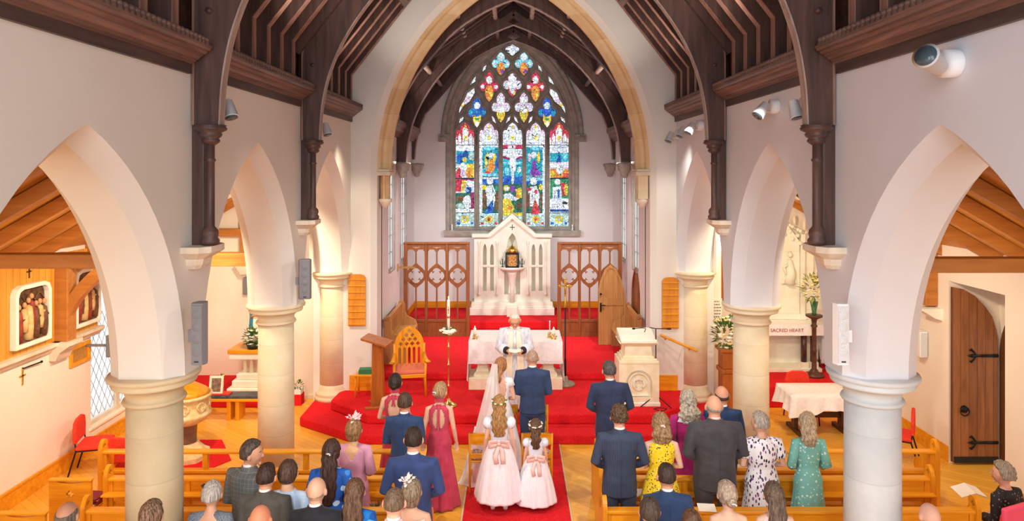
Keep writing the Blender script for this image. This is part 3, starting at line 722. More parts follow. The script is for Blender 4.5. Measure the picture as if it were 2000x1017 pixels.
hsv = N(nt, 'ShaderNodeHueSaturation'); sp_ = N(nt, 'ShaderNodeSeparateColor'); L.new(vc.outputs['Color'], sp_.inputs[0])
L.new(mth(nt, 'ADD', mth(nt, 'MULTIPLY', sp_.outputs[0], .5), .62), hsv.inputs['Value']); L.new(mth(nt, 'ADD', mth(nt, 'MULTIPLY', sp_.outputs[1], .05), .475), hsv.inputs['Hue'])
L.new(mixc(nt, at.outputs['Color'], (.9, .95, 1), .04), hsv.inputs['Color'])
tr = N(nt, 'ShaderNodeBsdfTransparent'); L.new(hsv.outputs[0], tr.inputs[0])
df = N(nt, 'ShaderNodeBsdfDiffuse'); df.inputs[0].default_value = (.03, .03, .035, 1)
mx = N(nt, 'ShaderNodeMixShader'); L.new(lead, mx.inputs[0]); L.new(tr.outputs[0], mx.inputs[1]); L.new(df.outputs[0], mx.inputs[2])
L.new(mx.outputs[0], nt.nodes['Material Output'].inputs[0])
def glass_grid(u0, u1, v0, v1, name, inside):
    st = 1.25; nu = int((u1 - u0) / st) + 1; nv = int((v1 - v0) / st) + 1
    vs = [(wx(u0 + i * st), .2, wz(v0 + j * st)) for j in range(nv + 1) for i in range(nu + 1)]; fs = []; cs = []
    for j in range(nv):
        for i in range(nu):
            a = j * (nu + 1) + i; fs.append((a, a + 1, a + nu + 2, a + nu + 1)); cs.append(paint(u0 + (i + .5) * st, v0 + (j + .5) * st))
    me = bpy.data.meshes.new(name); me.from_pydata(vs, [], fs); me.materials.append(m_glass)
    ca = me.color_attributes.new('pane_colour', 'FLOAT_COLOR', 'CORNER'); k = 0
    buf = []
    for c in cs:
        for _ in range(4): buf += [c[0], c[1], c[2], 1]
    ca.data.foreach_set('color', buf)
    o = bpy.data.objects.new(name, me); COL.objects.link(o); o.parent = win; return o
for u0, u1 in LIGHTS: glass_grid(u0 - 1.5, u1 + 1.5, 237, 445, 'stained_glass_light', None)
glass_grid(893, 1107, 68, 236.5, 'stained_glass_tracery_lights', None)
ORD = ['first', 'second', 'third', 'fourth', 'fifth', 'sixth', 'seventh', 'eighth', 'ninth', 'tenth', 'eleventh', 'twelfth', 'thirteenth']
# ================================================================ chancel roof
CY = [14.45, 16.85, 18.9]
UND = [(2.64, 4.9), (2.60, 5.35), (2.50, 5.8), (2.32, 6.25), (2.02, 6.75), (1.66, 7.2), (1.15, 7.68), (.55, 8.05), (0, 8.28)]
def ctruss(Y, label, k=1.0, dz=0):
    t = thing('chancel_truss', label, 'roof truss', (0, Y, 5.0)); B = 5.0
    inner = [(x * k, z + dz) for x, z in catmull(UND, 4)]
    for s in (-1, 1):
        outer = [(min(XC - .02, x + .30 + .1 * max(0, z - 6)), z + (0 if z < 5.8 else .22)) for x, z in inner]
        w = .07
        g = G(); g.loft([[(s * xi, -w, zi - B), (s * xo, -w, zo - B), (s * xo, w, zo - B), (s * xi, w, zi - B)] for (xi, zi), (xo, zo) in zip(inner, outer)], True, False)
        g.build('arched_brace', m_dark, t)
        g = G(); g.loft([[(s * (x + .01), -w - .005, z - B), (s * (x - .006), -w - .005, z - B - .006), (s * (x - .006), w + .005, z - B - .006), (s * (x + .01), w + .005, z - B)] for x, z in inner], True, False)
        g.build('brace_edge_lit', m_lit_edge, t)
        g = G(); g.lathe([(.0, 4.5 - B), (.07, 4.52 - B), (.10, 4.6 - B), (.11, 4.66 - B), (.16, 4.7 - B), (.165, 4.78 - B), (.2, 4.82 - B), (.2, 4.88 - B), (0, 4.9 - B)], (s * 2.74, 0, 0), 16)
        g.build('corbel', m_trac, t)
        g = G(); g.bar((s * 2.75, 0, 6.1 - B), (0, 0, 9.3 - B), .14, .22, (0, 1, 0)); g.build('principal_rafter', m_dark, t)
        g = G(); g.bar((s * 2.25, 0, 7.1 - B + dz), (-s * .0, 0, 8.0 - B + .55 + dz), .12, .16, (0, 1, 0)); g.build('scissor_brace', m_dark, t)
ctruss(14.75, 'dark chancel roof truss just behind the stone arch', 1.0, .1)
ctruss(16.85, 'dark chancel roof truss in the middle, over the screens')
ctruss(19.35, 'dark chancel roof truss close against the east window wall', 1.06, .1)
k = 14
for s in (-1, 1):
    g = G(); prof = [(0, 5.5), (.08, 5.5), (.1, 5.56), (.18, 5.62), (.2, 5.7), (.26, 5.76), (.26, 5.86), (0, 5.86)]
    for y0, y1 in ((14.12, 14.66), (14.84, 16.76), (16.94, 19.26)): g.prism([(s * (XC - a), z) for a, z in prof], 'y', y0, y1)
    struct(g.build('trim_%d' % k, m_dark_x)); k += 1
fr = {}
for s in (-1, 1):
    for i, Y in enumerate([15.15, 15.55, 15.95, 16.35, 17.3, 17.75, 18.2, 18.65, 19.05]):
        if s not in fr:
            g = G(); g.prism([(s * x, z - 5.86) for x, z in [(2.84, 5.86), (2.84, 6.2), (2.1, 7.25), (.0, 8.75), (0, 8.95), (2.3, 7.3), (3.02, 6.25), (3.02, 5.86)]], 'y', -.045, .045)
            o = fr[s] = g.build('chancel_rafter', m_dark, loc=(0, Y, 5.86))
        else: o = fr[s].copy(); COL.objects.link(o); o.location = (0, Y, 5.86)
        tag(o, 'dark chancel rafter on the %s, %s from the stone arch' % (dl[s], ['first', 'second', 'third', 'fourth', 'fifth', 'sixth', 'seventh', 'eighth', 'ninth'][i]), 'rafter', 'dark chancel rafters on the %s side' % dl[s])
for s in (-1, 1):
    for i, (x, z) in enumerate([(2.05, 7.1), (1.2, 8.0), (.45, 8.45)]):
        g = G(); g.tube([(0, -2.75, 0), (0, 2.7, 0)], .06, 8); o = g.build('chancel_purlin', m_lit_edge, loc=(s * x, 16.95, z))
        tag(o, 'grey brown %s purlin along the %s slope of the chancel roof' % (['lowest', 'middle', 'topmost'][i], dl[s]), 'purlin')
g = G()
for s in (-1, 1): g.add([(s * 3.05, 14.1, 5.8), (s * 3.05, YE + .1, 5.8), (s * 3.05, YE + .1, 6.4), (s * 3.05, 14.1, 6.4), (0, YE + .1, 9.5), (0, 14.1, 9.5)], [(0, 1, 2, 3), (3, 2, 4, 5)])
o = struct(g.build('ceiling_chancel', m_board, fix=False))
# ================================================================ aisles
def wall_holes(x, holes, y0, y1, z1, name, m, th=.45):
    s = 1 if x > 0 else -1
    g = G(); g.plate([(y0, 0), (y1, 0), (y1, z1), (y0, z1)], holes, x, x + s * th, 'x'); return struct(g.build(name, m))
LW = [(11.3, 13.1, .42, 3.2)]
hole = [(LW[0][1], LW[0][2])] + pointed(.9, 2.3, 1.0, 8, 12.2) + [(LW[0][0], LW[0][2])]
wall_holes(-XO, [hole], -2, 15.2, 3.6, 'wall_left', m_wall_warm_lit)
t = bpy.data.objects.new('window_5', None); COL.objects.link(t); struct(t); t.location = (-XO - .12, 12.2, .42)
g = G(); W1 = [(.9, 0)] + pointed(.9, 1.88, 1.0, 8) + [(-.9, 0)]
l1 = [(.82, .08), (.82, 1.9), (.6, 2.2), (.43, 2.3), (.12, 2.0), (.05, 1.8), (.05, .08)]; l2 = [(-a, b) for a, b in l1][::-1]
g.plate(W1, [l1, l2, quatrefoil(0, 2.45, .2)], -.05, .05, 'x'); g.build('window_frame', m_stone_cap, t)
g = G(); g.plate([(-.86, .04), (.86, .04), (.86, 1.9), (.5, 2.5), (0, 2.8), (-.5, 2.5), (-.86, 1.9)], [], -.004, .004, 'x'); g.build('pane', m_frost, t)
g = G()
for c_ in [x * .16 for x in range(-16, 18)]:
    for d in (-1, 1):
        a = (c_ - .0, .08); pts = []
        n = 14
        for i in range(n + 1):
            z = .1 + 1.75 * i / n; y = c_ + d * (z - .1) * .6
            if abs(y) < .84: pts.append((0, y, z))
        if len(pts) > 1: g.tube(pts, .006, 4, False)
g.build('leading', m_trac, t)
g = G(); g.box(-.3, .15, -.95, .95, -.03, .015); g.build('window_sill', m_wall_warm_lit, t, bevel=.01)
g = G(); g.box(-XO, -XO + .02, -2, 13.47, 0, .26); g.box(-XO, -XO + .035, -2, 13.47, .24, .27); struct(g.build('baseboard_left', m_oak))
# right wall with porch recess
rec = [(9.72, 0), (9.72, 2.05)] + [(10.98 + .0, 0)]
dh = [(10.98, 0)] + pointed(.63, 1.9, 1.0, 8, 10.35) + [(9.72, 0)]
dh = [(10.98, 0.0), (10.98, 2.92), (9.72, 2.92), (9.72, 0.0)]
g = G(); g.plate([(-2, 0), (9.72, 0), (9.72, 2.92), (10.98, 2.92), (10.98, 0), (15.2, 0), (15.2, 3.6), (-2, 3.6)], [], XO, XO + .3, 'x'); struct(g.build('wall_right', m_wall_warm_lit))
g = G(); g.box(XO + .3, 9.0, 10.98, 11.1, 0, 3.4); g.box(XO + .3, 9.0, 9.6, 9.72, 0, 3.4); g.box(XO + .3, 9.0, 9.6, 11.1, 3.3, 3.4); struct(g.build('wall_porch', m_wall_warm_lit))
g = G(); g.box(XO - .02, XO, -2, 9.72, 0, .26); g.box(XO - .02, XO, 10.98, 13.47, 0, .26); struct(g.build('baseboard_right', m_oak))
# aisle end walls
g = G(); g.box(-XO - .4, -XA + .0, 15.1, 15.3, 0, 5.6); g.box(-XA - .75, -XA + .0, 14.08, 15.1, 0, 5.6)
struct(g.build('wall_left_end', m_wall_warm_lit))
g = G(); g.box(XA, XO + .4, 15.1, 15.3, 0, 5.6); g.box(XA, XA + .28, 13.9, 15.1, 0, 5.6); struct(g.build('wall_right_end', m_wall_warm_lit))
g = G(); g.box(-XA - .75, -XA + .12, 14.05, 14.09, 0, .07); struct(g.build('baseboard_left_end', m_stone_cap))
g = G(); g.box(-3.24, -2.86, 13.47, 13.5, ZP, ZP + .3); g.box(2.86, 3.24, 13.47, 13.5, ZP, ZP + .3); g.box(-2.72, -2.86, 13.47, 13.5, ZP, ZP + .3); g.box(2.72, 2.86, 13.47, 13.5, ZP, ZP + .3)
struct(g.build('baseboard_chancel_arch', m_oak))
g = G(); g.box(-XC, XC, YE - .02, YE, Z4, Z4 + .19); g.box(-XC, -XC + .02, 18.0, YE, Z4, Z4 + .19); g.box(XC - .02, XC, 18.0, YE, Z4, Z4 + .19); struct(g.build('baseboard_chancel', m_oak))
# chapel platforms
g = G(); g.prism([(-XO, 13.5), (-XA - .75, 13.5), (-XA - .75, 15.1), (-XO, 15.1)], 'z', 0, .17); struct(g.build('trim_16', m_carpet, bevel=.02))
g = G(); g.prism([(XA + .3, 13.5), (XO, 13.5), (XO, 15.1), (XA + .3, 15.1)], 'z', 0, .42); struct(g.build('trim_17', m_carpet, bevel=.02))
# aisle roofs
for s, nm in ((-1, 'left'), (1, 'right')):
    g = G(); g.add([(s * XA, -2, 5.25), (s * (XO + .4), -2, 3.25), (s * (XO + .4), 15.3, 3.25), (s * XA, 15.3, 5.25)], [(0, 1, 2, 3)]); struct(g.build('ceiling_aisle_' + nm, m_oak_b, fix=False))
    base = None
    for i, Y in enumerate([4.2, 5.0, 5.8, 6.6, 7.4, 8.2, 9.0, 9.8, 11.2, 12.0, 12.8, 13.6, 14.4]):
        if base is None:
            g = G(); g.prism([(s * XA, 5.22), (s * (XO), 3.48), (s * XO, 3.30), (s * XA, 5.04)], 'y', -.05, .05); base = o = g.build('aisle_rafter', m_beam, loc=(0, Y, 0))
        else: o = base.copy(); COL.objects.link(o); o.location = (0, Y, 0)
        tag(o, 'orange oak rafter, %s from the camera end of the %s aisle roof' % (ORD[i], nm), 'rafter', 'oak rafters of the %s aisle' % nm)
    if s < 0:
        t = thing('aisle_truss', 'orange oak truss with curved brace beside the framed reliefs', 'roof truss', (s * XO, 10.45, 2.1))
        g = G(); g.box(-s * 0, -s * (XO - XA + .02), -.1, .1, 1.14, 1.34); g.build('tie_beam', m_beam, t, bevel=.01)
        g = G(); g.box(-s * .0, -s * .24, -.11, .11, 0, 1.14); g.build('wall_post', m_beam, t, bevel=.01)
        P = catmull([(.14, .1), (.3, .5), (.62, .88), (1.0, 1.16)], 5)
        g = G(); g.loft([[(-s * x, -.07, z), (-s * (x - .10), -.07, z + .14), (-s * (x - .1), .07, z + .14), (-s * x, .07, z)] for x, z in P], True, False); g.build('curved_brace', m_beam, t)
        g = G(); g.prism([(0, -.28), (-s * .1, -.28), (-s * .16, -.16), (-s * .3, -.06), (-s * .3, 0), (0, 0)], 'y', -.17, .17); g.build('stone_corbel', m_stone_cap, t)
    else:
        g = G(); g.box(-.2, 0, -.1, .1, 0, 1.0); o = g.build('wall_post', m_beam, bevel=.01, loc=(s * XO, 11.35, 2.46)); tag(o, 'short orange oak post on the right wall above the white stone corbel', 'timber')
    zt = 3.72 if s < 0 else 3.68
    g = G(); g.box(min(s * XA, s * XO), max(s * XA, s * XO), -.09, .09, 0, .145); o = g.build('tie_beam', m_beam, bevel=.01, loc=(0, 6.85, zt))
    tag(o, 'horizontal orange oak beam crossing the near %s arch' % nm, 'beam')
# curved light plaster arch across the left aisle
for s, nm in ((-1, 'left'), (1, 'right')):
    g = G(); Y = 12.9 if s < 0 else 13.3
    pts = [(s * x, z) for x, z in [(XA, 5.2), (XA, 2.7), (XA + .12, 3.3), (XA + .45, 3.95), (XA + 1.0, 4.35)]] + [(s * (XA + 1.7), 4.1)]
    g.prism(pts, 'y', Y, Y + .3); struct(g.build('trim_%d' % (18 if s < 0 else 19), m_wall_warm_lit))
# ================================================================ furnishings
m_marble = mat('altar_stone', s2l(232, 222, 186), s2l(244, 238, 214), .5, sc=5)
m_linen = mat('white_linen', s2l(240, 238, 240), s2l(250, 249, 250), .8, sc=20, bs=60, bst=.15, sheen=.2)
m_lace = mat('lace_edge', s2l(222, 214, 216), s2l(246, 242, 244), .85, sc=90, lo=.45, hi=.55)
m_gold = mat('gilt', s2l(226, 180, 90), s2l(200, 150, 60), .3, .9, sc=12)
m_candle = mat('ivory_wax', s2l(248, 242, 224), rough=.5)
m_green = mat('leaf_green', s2l(52, 92, 34), s2l(92, 132, 50), .6, sc=18)
m_petal = mat('white_petal', s2l(250, 248, 238), s2l(240, 234, 210), .7, sc=20)
m_petal_y = mat('cream_petal', s2l(246, 236, 180), s2l(226, 208, 120), .7, sc=20)
m_seatred = mat('red_upholstery', s2l(232, 66, 44), s2l(222, 52, 36), .85, sc=30)
m_pink = mat('salmon_cushion', s2l(222, 128, 96), s2l(206, 108, 82), .9, sc=60)
m_darkwood = wood('dark_table_wood', s2l(104, 66, 48), s2l(66, 40, 30), 'x', .8, .4)
m_lect = wood('brown_lectern_oak', s2l(188, 108, 44), s2l(146, 78, 28), 'z', .7, .35)
m_card = mat('white_paper', s2l(246, 242, 232), rough=.8)
# ---- altar
t = thing('altar', 'cream stone altar with two splayed pillars behind the couple', 'altar', (0.04, 13.5, ZP))
g = G(); g.box(-.93, .93, 0, .62, 0, .24); g.build('plinth', m_marble, t, bevel=.012)
for s in (-1, 1):
    g = G()
    g.loft([[(s * .66 + a * w, .3 + b * w * 1.2, z) for a, b in ((-1, -1), (1, -1), (1, 1), (-1, 1))] for z, w in ((.24, .17), (.29, .17), (.33, .13), (.42, .10), (.78, .09), (.84, .12), (.88, .12))], True, False)
    g.build('pillar', m_marble, t, bevel=.006)
g = G(); g.box(-.9, .9, 0, .98, .86, .94); g.build('altar_slab', m_marble, t)
# cloth
t = thing('altar_cloth', 'white altar cloth with lace hem draped over the stone altar', 'tablecloth', (0.04, 13.5, ZP))
g = G(); z0 = .955
g.box(-.93, .93, -.02, 1.0, z0 - .012, z0)
rows = []
for j in range(9):
    z = z0 - .006 - .36 * j / 8; rows.append([(x / 40 * .93, -.022 - .012 * (j / 8) * (1 + .7 * sin(x * .9)), z) for x in range(-40, 41)])
g.loft(rows, False, True, False)
for s in (-1, 1):
    rows = []
    for j in range(12):
        z = z0 - .006 - .78 * j / 11; rows.append([(s * (.935 + .02 * (j / 11) * (1 + sin(y * 1.1 + s))), -.02 + 1.02 * y / 20, z) for y in range(21)])
    g.loft(rows, False, True, False)
g.build('cloth', m_linen, t)
g = G(); g.loft([[(x / 40 * .935, -.04 - .01 * sin(x * .9), z0 - .365 - dz) for x in range(-40, 41)] for dz in (0, .06)], False, True, False); g.build('lace_hem', m_lace, t)
def flame_candle(name, label, loc, h, r=.018, grp=None, stick=True):
    t = thing(name, label, 'candle', loc, 0, grp)
    g = G(); g.lathe([(.05, 0), (.05, .012), (.02, .03), (.014, .07), (.03, .085), (.035, .1), (0, .1)], n=16); g.build('candlestick', m_brass, t)
    for k in range(3):
        a = k * 2.1; g = G(); g.ell((.05 * cos(a), .05 * sin(a), .05), (.022, .022, .02), 8, 6); g.build('brass_leaf', m_brass, t)
    g = G(); g.lathe([(r, .1), (r, .1 + h), (.004, .1 + h + .004), (0, .1 + h + .004)], n=14); g.build('wax_candle', m_candle, t)
    g = G(); g.ell((0, 0, .1 + h + .025), (.007, .007, .02), 8, 6); g.build('flame', m_flame, t); return t
m_flame, nt_, b_ = nodes('flame'); b_.inputs['Emission Color'].default_value = (1, .8, .45, 1); b_.inputs['Emission Strength'].default_value = 6
flame_candle('altar_candle', 'short white candle in brass holder on the left end of the altar', (PX(928, 13.8), 13.72, ZP + .955), .12, .028)
flame_candle('altar_candle', 'stout white candle in brass holder at the right end of the altar', (PX(1081, 13.8), 13.72, ZP + .955), .10, .03)
flame_candle('altar_candle', 'thin tall pinkish taper beside the stout candle on the altar', (PX(1074, 13.8), 13.84, ZP + .955), .2, .009)
# ---- processional cross
t = thing('processional_cross', 'gilt crucifix on a black pole in a round stone base right of the altar', 'cross', (PX(1104, 13.84), 13.84, ZP))
g = G(); g.lathe([(.2, 0), (.2, .03), (.15, .06), (.06, .075), (.05, .16), (.03, .18), (0, .18)], n=28); g.build('base', mat('grey_stone', s2l(132, 122, 108), s2l(160, 150, 132), .7, sc=20), t)
g = G(); g.lathe([(.022, .16), (.022, .5), (.016, .52), (.015, 1.58)], n=12); g.build('pole', m_iron, t)
g = G(); g.lathe([(.02, 1.56), (.03, 1.6), (.02, 1.64), (.028, 1.7), (.016, 1.74), (.02, 1.8)], n=12); g.box(-.02, .02, -.01, .01, 1.78, 2.14); g.box(-.12, .12, -.01, .01, 1.98, 2.02)
for x, z in ((-.12, 2.0), (.12, 2.0), (0, 2.15)): g.ell((x, 0, z), (.025, .015, .025), 8, 6)
g.build('gilt_cross', m_gold, t)
g = G(); g.tube([(0, -.02, 1.84), (0, -.03, 1.95), (0, -.02, 2.02)], [.012, .02, .012], 8); g.tube([(-.1, -.02, 2.02), (0, -.02, 1.99), (.1, -.02, 2.02)], .009, 6); g.ell((0, -.03, 2.05), (.015, .015, .02), 8, 6); g.build('figure', m_gold, t)
# ---- flowers helper
def leaf(g, p, d, L_, w):
    d = Vector(d).normalized(); u = d.cross(Vector((0, 0, 1)))
    if u.length < .1: u = Vector((1, 0, 0))
    u.normalize(); p = Vector(p); nrm = u.cross(d)
    m_ = p + d * L_ * .5 + nrm * (w * .25)
    g.add([p, m_ + u * w / 2, p + d * L_, m_ - u * w / 2], [(0, 1, 2, 3)])
def bloom(g, c, r, n=3, rnd=random):
    for k in range(n):
        rr = r * (1 - .25 * k)
        g.lathe([(0, -.4 * rr + k * rr * .25), (rr * .7, -.2 * rr + k * rr * .25), (rr, .25 * rr + k * rr * .2), (rr * .8, .3 * rr + k * rr * .2)], c, 8)
def bouquet(t, c, rx, ry, rz, nl, nb, seed=1, leafm=None, bl=None, br=.03, ll=.12):
    rnd = random.Random(seed); g = G()
    for i in range(nl):
        d = Vector((rnd.gauss(0, 1), rnd.gauss(0, 1), rnd.gauss(.2, 1))).normalized(); k = rnd.uniform(.5, .95)
        leaf(g, (c[0] + d.x * rx * k, c[1] + d.y * ry * k, c[2] + d.z * rz * k), d + Vector((0, 0, .3)), ll * rnd.uniform(.6, 1.3), ll * .4)
    g.build('foliage', leafm or m_green, t, fix=False)
    for i in range(nb):
        d = Vector((rnd.gauss(0, 1), rnd.gauss(-.6, 1), rnd.gauss(.3, 1))).normalized(); g = G()
        bloom(g, (0, 0, 0), br * rnd.uniform(.7, 1.15)); g.build('flower', (bl or [m_petal])[i % len(bl or [1])], t, fix=False, loc=(c[0] + d.x * rx, c[1] + d.y * ry, c[2] + d.z * rz))
# ---- paschal candle
Yp = 12.6
t = thing('paschal_candle', 'tall painted candle on a brass pole with a white flower ring', 'candle stand', (PX(876, Yp), Yp, ZP))
g = G(); g.lathe([(.16, 0), (.16, .02), (.1, .05), (.04, .1), (.02, .14), (0, .14)], n=20); g.build('base', m_brass, t)
g = G(); prof = [(.014, .1), (.014, .33), (.026, .35), (.026, .38), (.014, .4), (.014, .72), (.026, .74), (.026, .77), (.014, .79), (.014, 1.06), (.026, 1.08), (.026, 1.1), (.014, 1.12), (.014, 1.3), (.05, 1.34), (0, 1.34)]; g.lathe(prof, n=14); g.build('brass_pole', m_brass, t)
g = G(); g.lathe([(.027, 1.34), (.027, 1.95), (.02, 1.96), (0, 1.965)], n=16); g.build('wax_candle', m_candle, t)
g = G(); g.lathe([(.0285, 1.62), (.0285, 1.66)], n=16); g.box(-.006, .006, -.03, -.027, 1.7, 1.84); g.box(-.016, .016, -.03, -.027, 1.77, 1.785); g.build('red_gold_band', mat('band_red', s2l(170, 60, 30), s2l(210, 160, 60), .5, sc=60), t)
g = G(); g.ell((0, 0, 1.995), (.009, .009, .03), 8, 6); g.build('flame', m_flame, t)
bouquet(t, (0, 0, 1.38), .14, .14, .05, 120, 26, 3, br=.045, ll=.06)
# ---- carved chair
def lancet(cx, z0, z1, w, top=.1): return [(cx - w / 2, z0), (cx + w / 2, z0), (cx + w / 2, z1 - top), (cx + w * .3, z1 - top * .35), (cx, z1), (cx - w * .3, z1 - top * .35), (cx - w / 2, z1 - top)]
Yc = 13.35
t = thing('sanctuary_chair', 'golden carved armchair with gothic arched back and salmon seat on the red step', 'chair', (PX(800, Yc), Yc, ZP), 10)
g = G(); out = [(.29, .42), (.29, .85)] + pointed(.29, .85, .40, 10)[1:-1] + [(-.29, .85), (-.29, .42)]
hl = [lancet(x, .50, .84, .052, .03) for x in (-.19, -.095, 0, .095, .19)]
for x, z in ((-.17, .90), (-.057, .90), (.057, .90), (.17, .90), (-.115, .99), (0, .99), (.115, .99), (-.055, 1.075), (.055, 1.075), (0, 1.155)): hl.append(quatrefoil(x, z, .043, .023, 5))
g.plate(out, hl, .22, .27, 'y'); g.build('carved_back', m_oak_z, t)
g = G(); g.box(-.31, .31, -.27, .27, .36, .43); g.build('seat_frame', m_oak, t, bevel=.01)
g = G(); g.loft([[(x * w, y * w - .02, z) for x, y in ((-.28, -.24), (.28, -.24), (.28, .24), (-.28, .24))] for z, w in ((.43, 1), (.47, 1.03), (.50, .98), (.51, .85))], True, True); g.build('cushion', m_pink, t, bevel=.012)
for s in (-1, 1):
    g = G(); g.tube([(s * .30, -.25, .0), (s * .29, -.24, .36), (s * .30, -.24, .64)], [.028, .024, .028], 8); g.build('front_leg', m_oak_z, t)
    g = G(); g.tube([(s * .30, .30, .0), (s * .28, .24, .4), (s * .29, .24, .9)], [.026, .028, .026], 8); g.build('rear_leg', m_oak_z, t)
    g = G(); g.tube([(s * .35, -.33, .68), (s * .32, -.15, .66), (s * .30, .1, .67), (s * .29, .24, .72)], [(.02, .05), (.022, .045), (.02, .035), (.02, .03)], 10); g.build('armrest', m_oak, t)
# ---- brown lectern
Yl = 12.62
t = thing('wooden_lectern', 'brown oak lectern with sloping book top left of the sanctuary chair', 'lectern', (PX(738, Yl), Yl, ZP), 0)
g = G(); g.add([(-.11, -.1, 0), (.13, -.1, 0), (.13, .12, 0), (-.11, .12, 0), (-.09, -.09, 1.15), (.07, -.09, 1.15), (.07, .1, 1.15), (-.09, .1, 1.15)], [(0, 3, 2, 1), (4, 5, 6, 7), (0, 1, 5, 4), (1, 2, 6, 5), (2, 3, 7, 6), (3, 0, 4, 7)]); g.build('column', m_lect, t, bevel=.008)
g = G(); g.add([(-.28, -.2, 1.25), (.20, -.24, 1.12), (.26, .18, 1.12), (-.22, .22, 1.25), (-.28, -.2, 1.29), (.20, -.24, 1.16), (.26, .18, 1.16), (-.22, .22, 1.29)], [(0, 3, 2, 1), (4, 5, 6, 7), (0, 1, 5, 4), (1, 2, 6, 5), (2, 3, 7, 6), (3, 0, 4, 7)]); g.build('book_rest', m_lect, t, bevel=.006)
g = G(); g.bar((-.2, -.22, .02), (.24, -.12, .02), .07, .045); g.build('foot', m_lect, t, bevel=.01); g = G(); g.bar((-.2, .15, .02), (.24, .15, .02), .07, .045); g.build('foot', m_lect, t, bevel=.01)
# ---- stool with green books
Ys = 13.18
t = thing('stool', 'small pale wooden stool against the wall behind the brown lectern', 'stool', (PX(713, Ys), Ys, ZP))
g = G(); g.box(-.17, .17, -.16, .16, .40, .435); g.build('seat', m_oak, t, bevel=.01)
for sx in (-1, 1):
    for sy in (-1, 1): g = G(); g.tube([(sx * .16, sy * .14, 0), (sx * .15, sy * .13, .4)], .017, 8); g.build('leg', m_oak_z, t)
for i in range(3):
    g = G(); g.box(-.12, .12, -.09, .09, 0, .028); o = g.build('hymn_book', mat('green_cover', s2l(52, 128, 92), rough=.6), bevel=.004, loc=(PX(714, Ys), Ys, ZP + .436 + i * .03)); o.rotation_euler[2] = R(3 * i)
    tag(o, 'green covered book on the pale stool, %s of its stack' % ['bottom', 'middle', 'top'][i], 'book', 'green books on the stool')
# ---- benches (choir stalls) along the chancel walls
def bench_end(x0, x1):
    P = catmull([(-.02, 0), (-.02, .5), (.06, .62), (.12, .66), (.30, .70), (.36, .78), (.34, .92), (.38, 1.04)], 4)
    return P
def stall(s, x, y0, y1, label):
    t = thing('choir_stall', label, 'bench', (x, y0, Z3)); Lh = y1 - y0
    P = [(0, 0), (0, .44), (.05, .56), (.16, .62), (.25, .66), (.30, .76), (.30, .92), (.34, 1.02), (.42, 1.05), (.46, .98), (.46, 0)]
    for yy in (0, Lh):
        g = G(); g.plate([(-s * .46 + s * a, b) for a, b in P], [quatrefoil(-s * .46 + s * .385, .965, .035, .02, 4)], yy, yy + .05, 'y'); g.build('end_panel', m_door_l, t)
    g = G(); g.box(s * -.46, s * -.06, .05, Lh, .40, .44); g.build('seat', m_door_l, t, bevel=.006)
    g = G(); holes_ = [[(y, .55), (y + .09, .55), (y + .09, .82), (y, .82)] for y in [.15 + .16 * i for i in range(int((Lh - .2) / .16))]]
    g.plate([(.05, .42), (Lh, .42), (Lh, .96), (.05, .96)], holes_, -s * .07, -s * .04, 'x'); g.build('backrest', m_door_l, t)
    g = G(); g.box(-s * .02, -s * .1, .0, Lh + .05, .94, .98); g.build('top_rail', m_door_l, t, bevel=.006); return t
stall(-1, -2.80, 14.75, 16.6, 'light oak stall along the left chancel wall behind the carved chair')
stall(1, 2.80, 14.9, 16.3, 'light oak stall along the right chancel wall behind the pulpit')
# ---- screens
YSC = 17.28
def screen(x0, x1, label, part_h=None):
    t = thing('oak_screen', label, 'screen', (x0, YSC, Z3)); W = x1 - x0; Hh = 2.36; n = 3; bw = W / n
    def zz(v): return PZ(v, YSC) - Z3
    g = G()
    for i in range(n + 1):
        x = i * bw; w = .045 if i in (0, n) else .03; g.box(x - w, x + w, -.05, .05, 0, Hh)
    g.build('post', m_screen, t, bevel=.006)
    g = G(); g.box(-.045, W + .045, -.06, .06, Hh - .03, Hh + .02); g.build('top_rail', m_screen, t, bevel=.006)
    g = G(); g.box(0, W, -.035, .035, .36, .41); g.box(0, W, -.02, .02, .1, .36); g.box(0, W, -.04, .04, 0, .1); g.build('base_panel', m_screen, t, bevel=.004)
    for i in range(n):
        a, b = i * bw + .03, (i + 1) * bw - .03; c = (a + b) / 2; h = (b - a) / 2
        zc = zz(538); Q = quatrefoil(c, zc, .195, .11, 7)
        # upper pair of lights and lower pair, as holes
        zt = zz(487); zb = zz(519)
        hs = [Q]
        up = [(a + .012, zz(516)), (a + .012, zt - .06), (a + .05, zt - .005), (c - .07, zt - .005), (c - .025, zt - .07), (c - .025, zz(508)), (c - .07, zz(513)), (a + .13, zc + .22), (a + .07, zc + .13)]
        up = [(a + .006, zc + .11), (a + .012, zt - .06), (a + .05, zt), (c - .07, zt), (c - .018, zt - .07), (c - .018, zc + .31), (c - .08, zc + .255), (c - .165, zc + .185)]
        lo = [(a + .006, .42), (c - .018, .42), (c - .018, zc - .31), (c - .08, zc - .255), (c - .165, zc - .185), (a + .006, zc - .11)]
        tp = [(c - .15, zt + .06), (c - .07, zt + .045), (c, zt + .03), (c + .07, zt + .045), (c + .15, zt + .06)]
        for P in (up, lo): hs.append(P); hs.append([(2 * c - x, z) for x, z in P][::-1])
        hs.append(tp); sd = [(a + .005, zt + .06), (a + .10, zt + .06), (a + .05, zt + .04), (a + .005, zt + .0)]
        g = G(); g.plate([(a - .01, .4), (b + .01, .4), (b + .01, Hh - .02), (a - .01, Hh - .02)], hs, -.025, .025, 'y'); g.build('tracery_panel', m_screen, t)
    return t
screen(PX(789, YSC) + .04, PX(917, YSC) - .04, 'oak tracery screen of three bays left of the altarpiece')
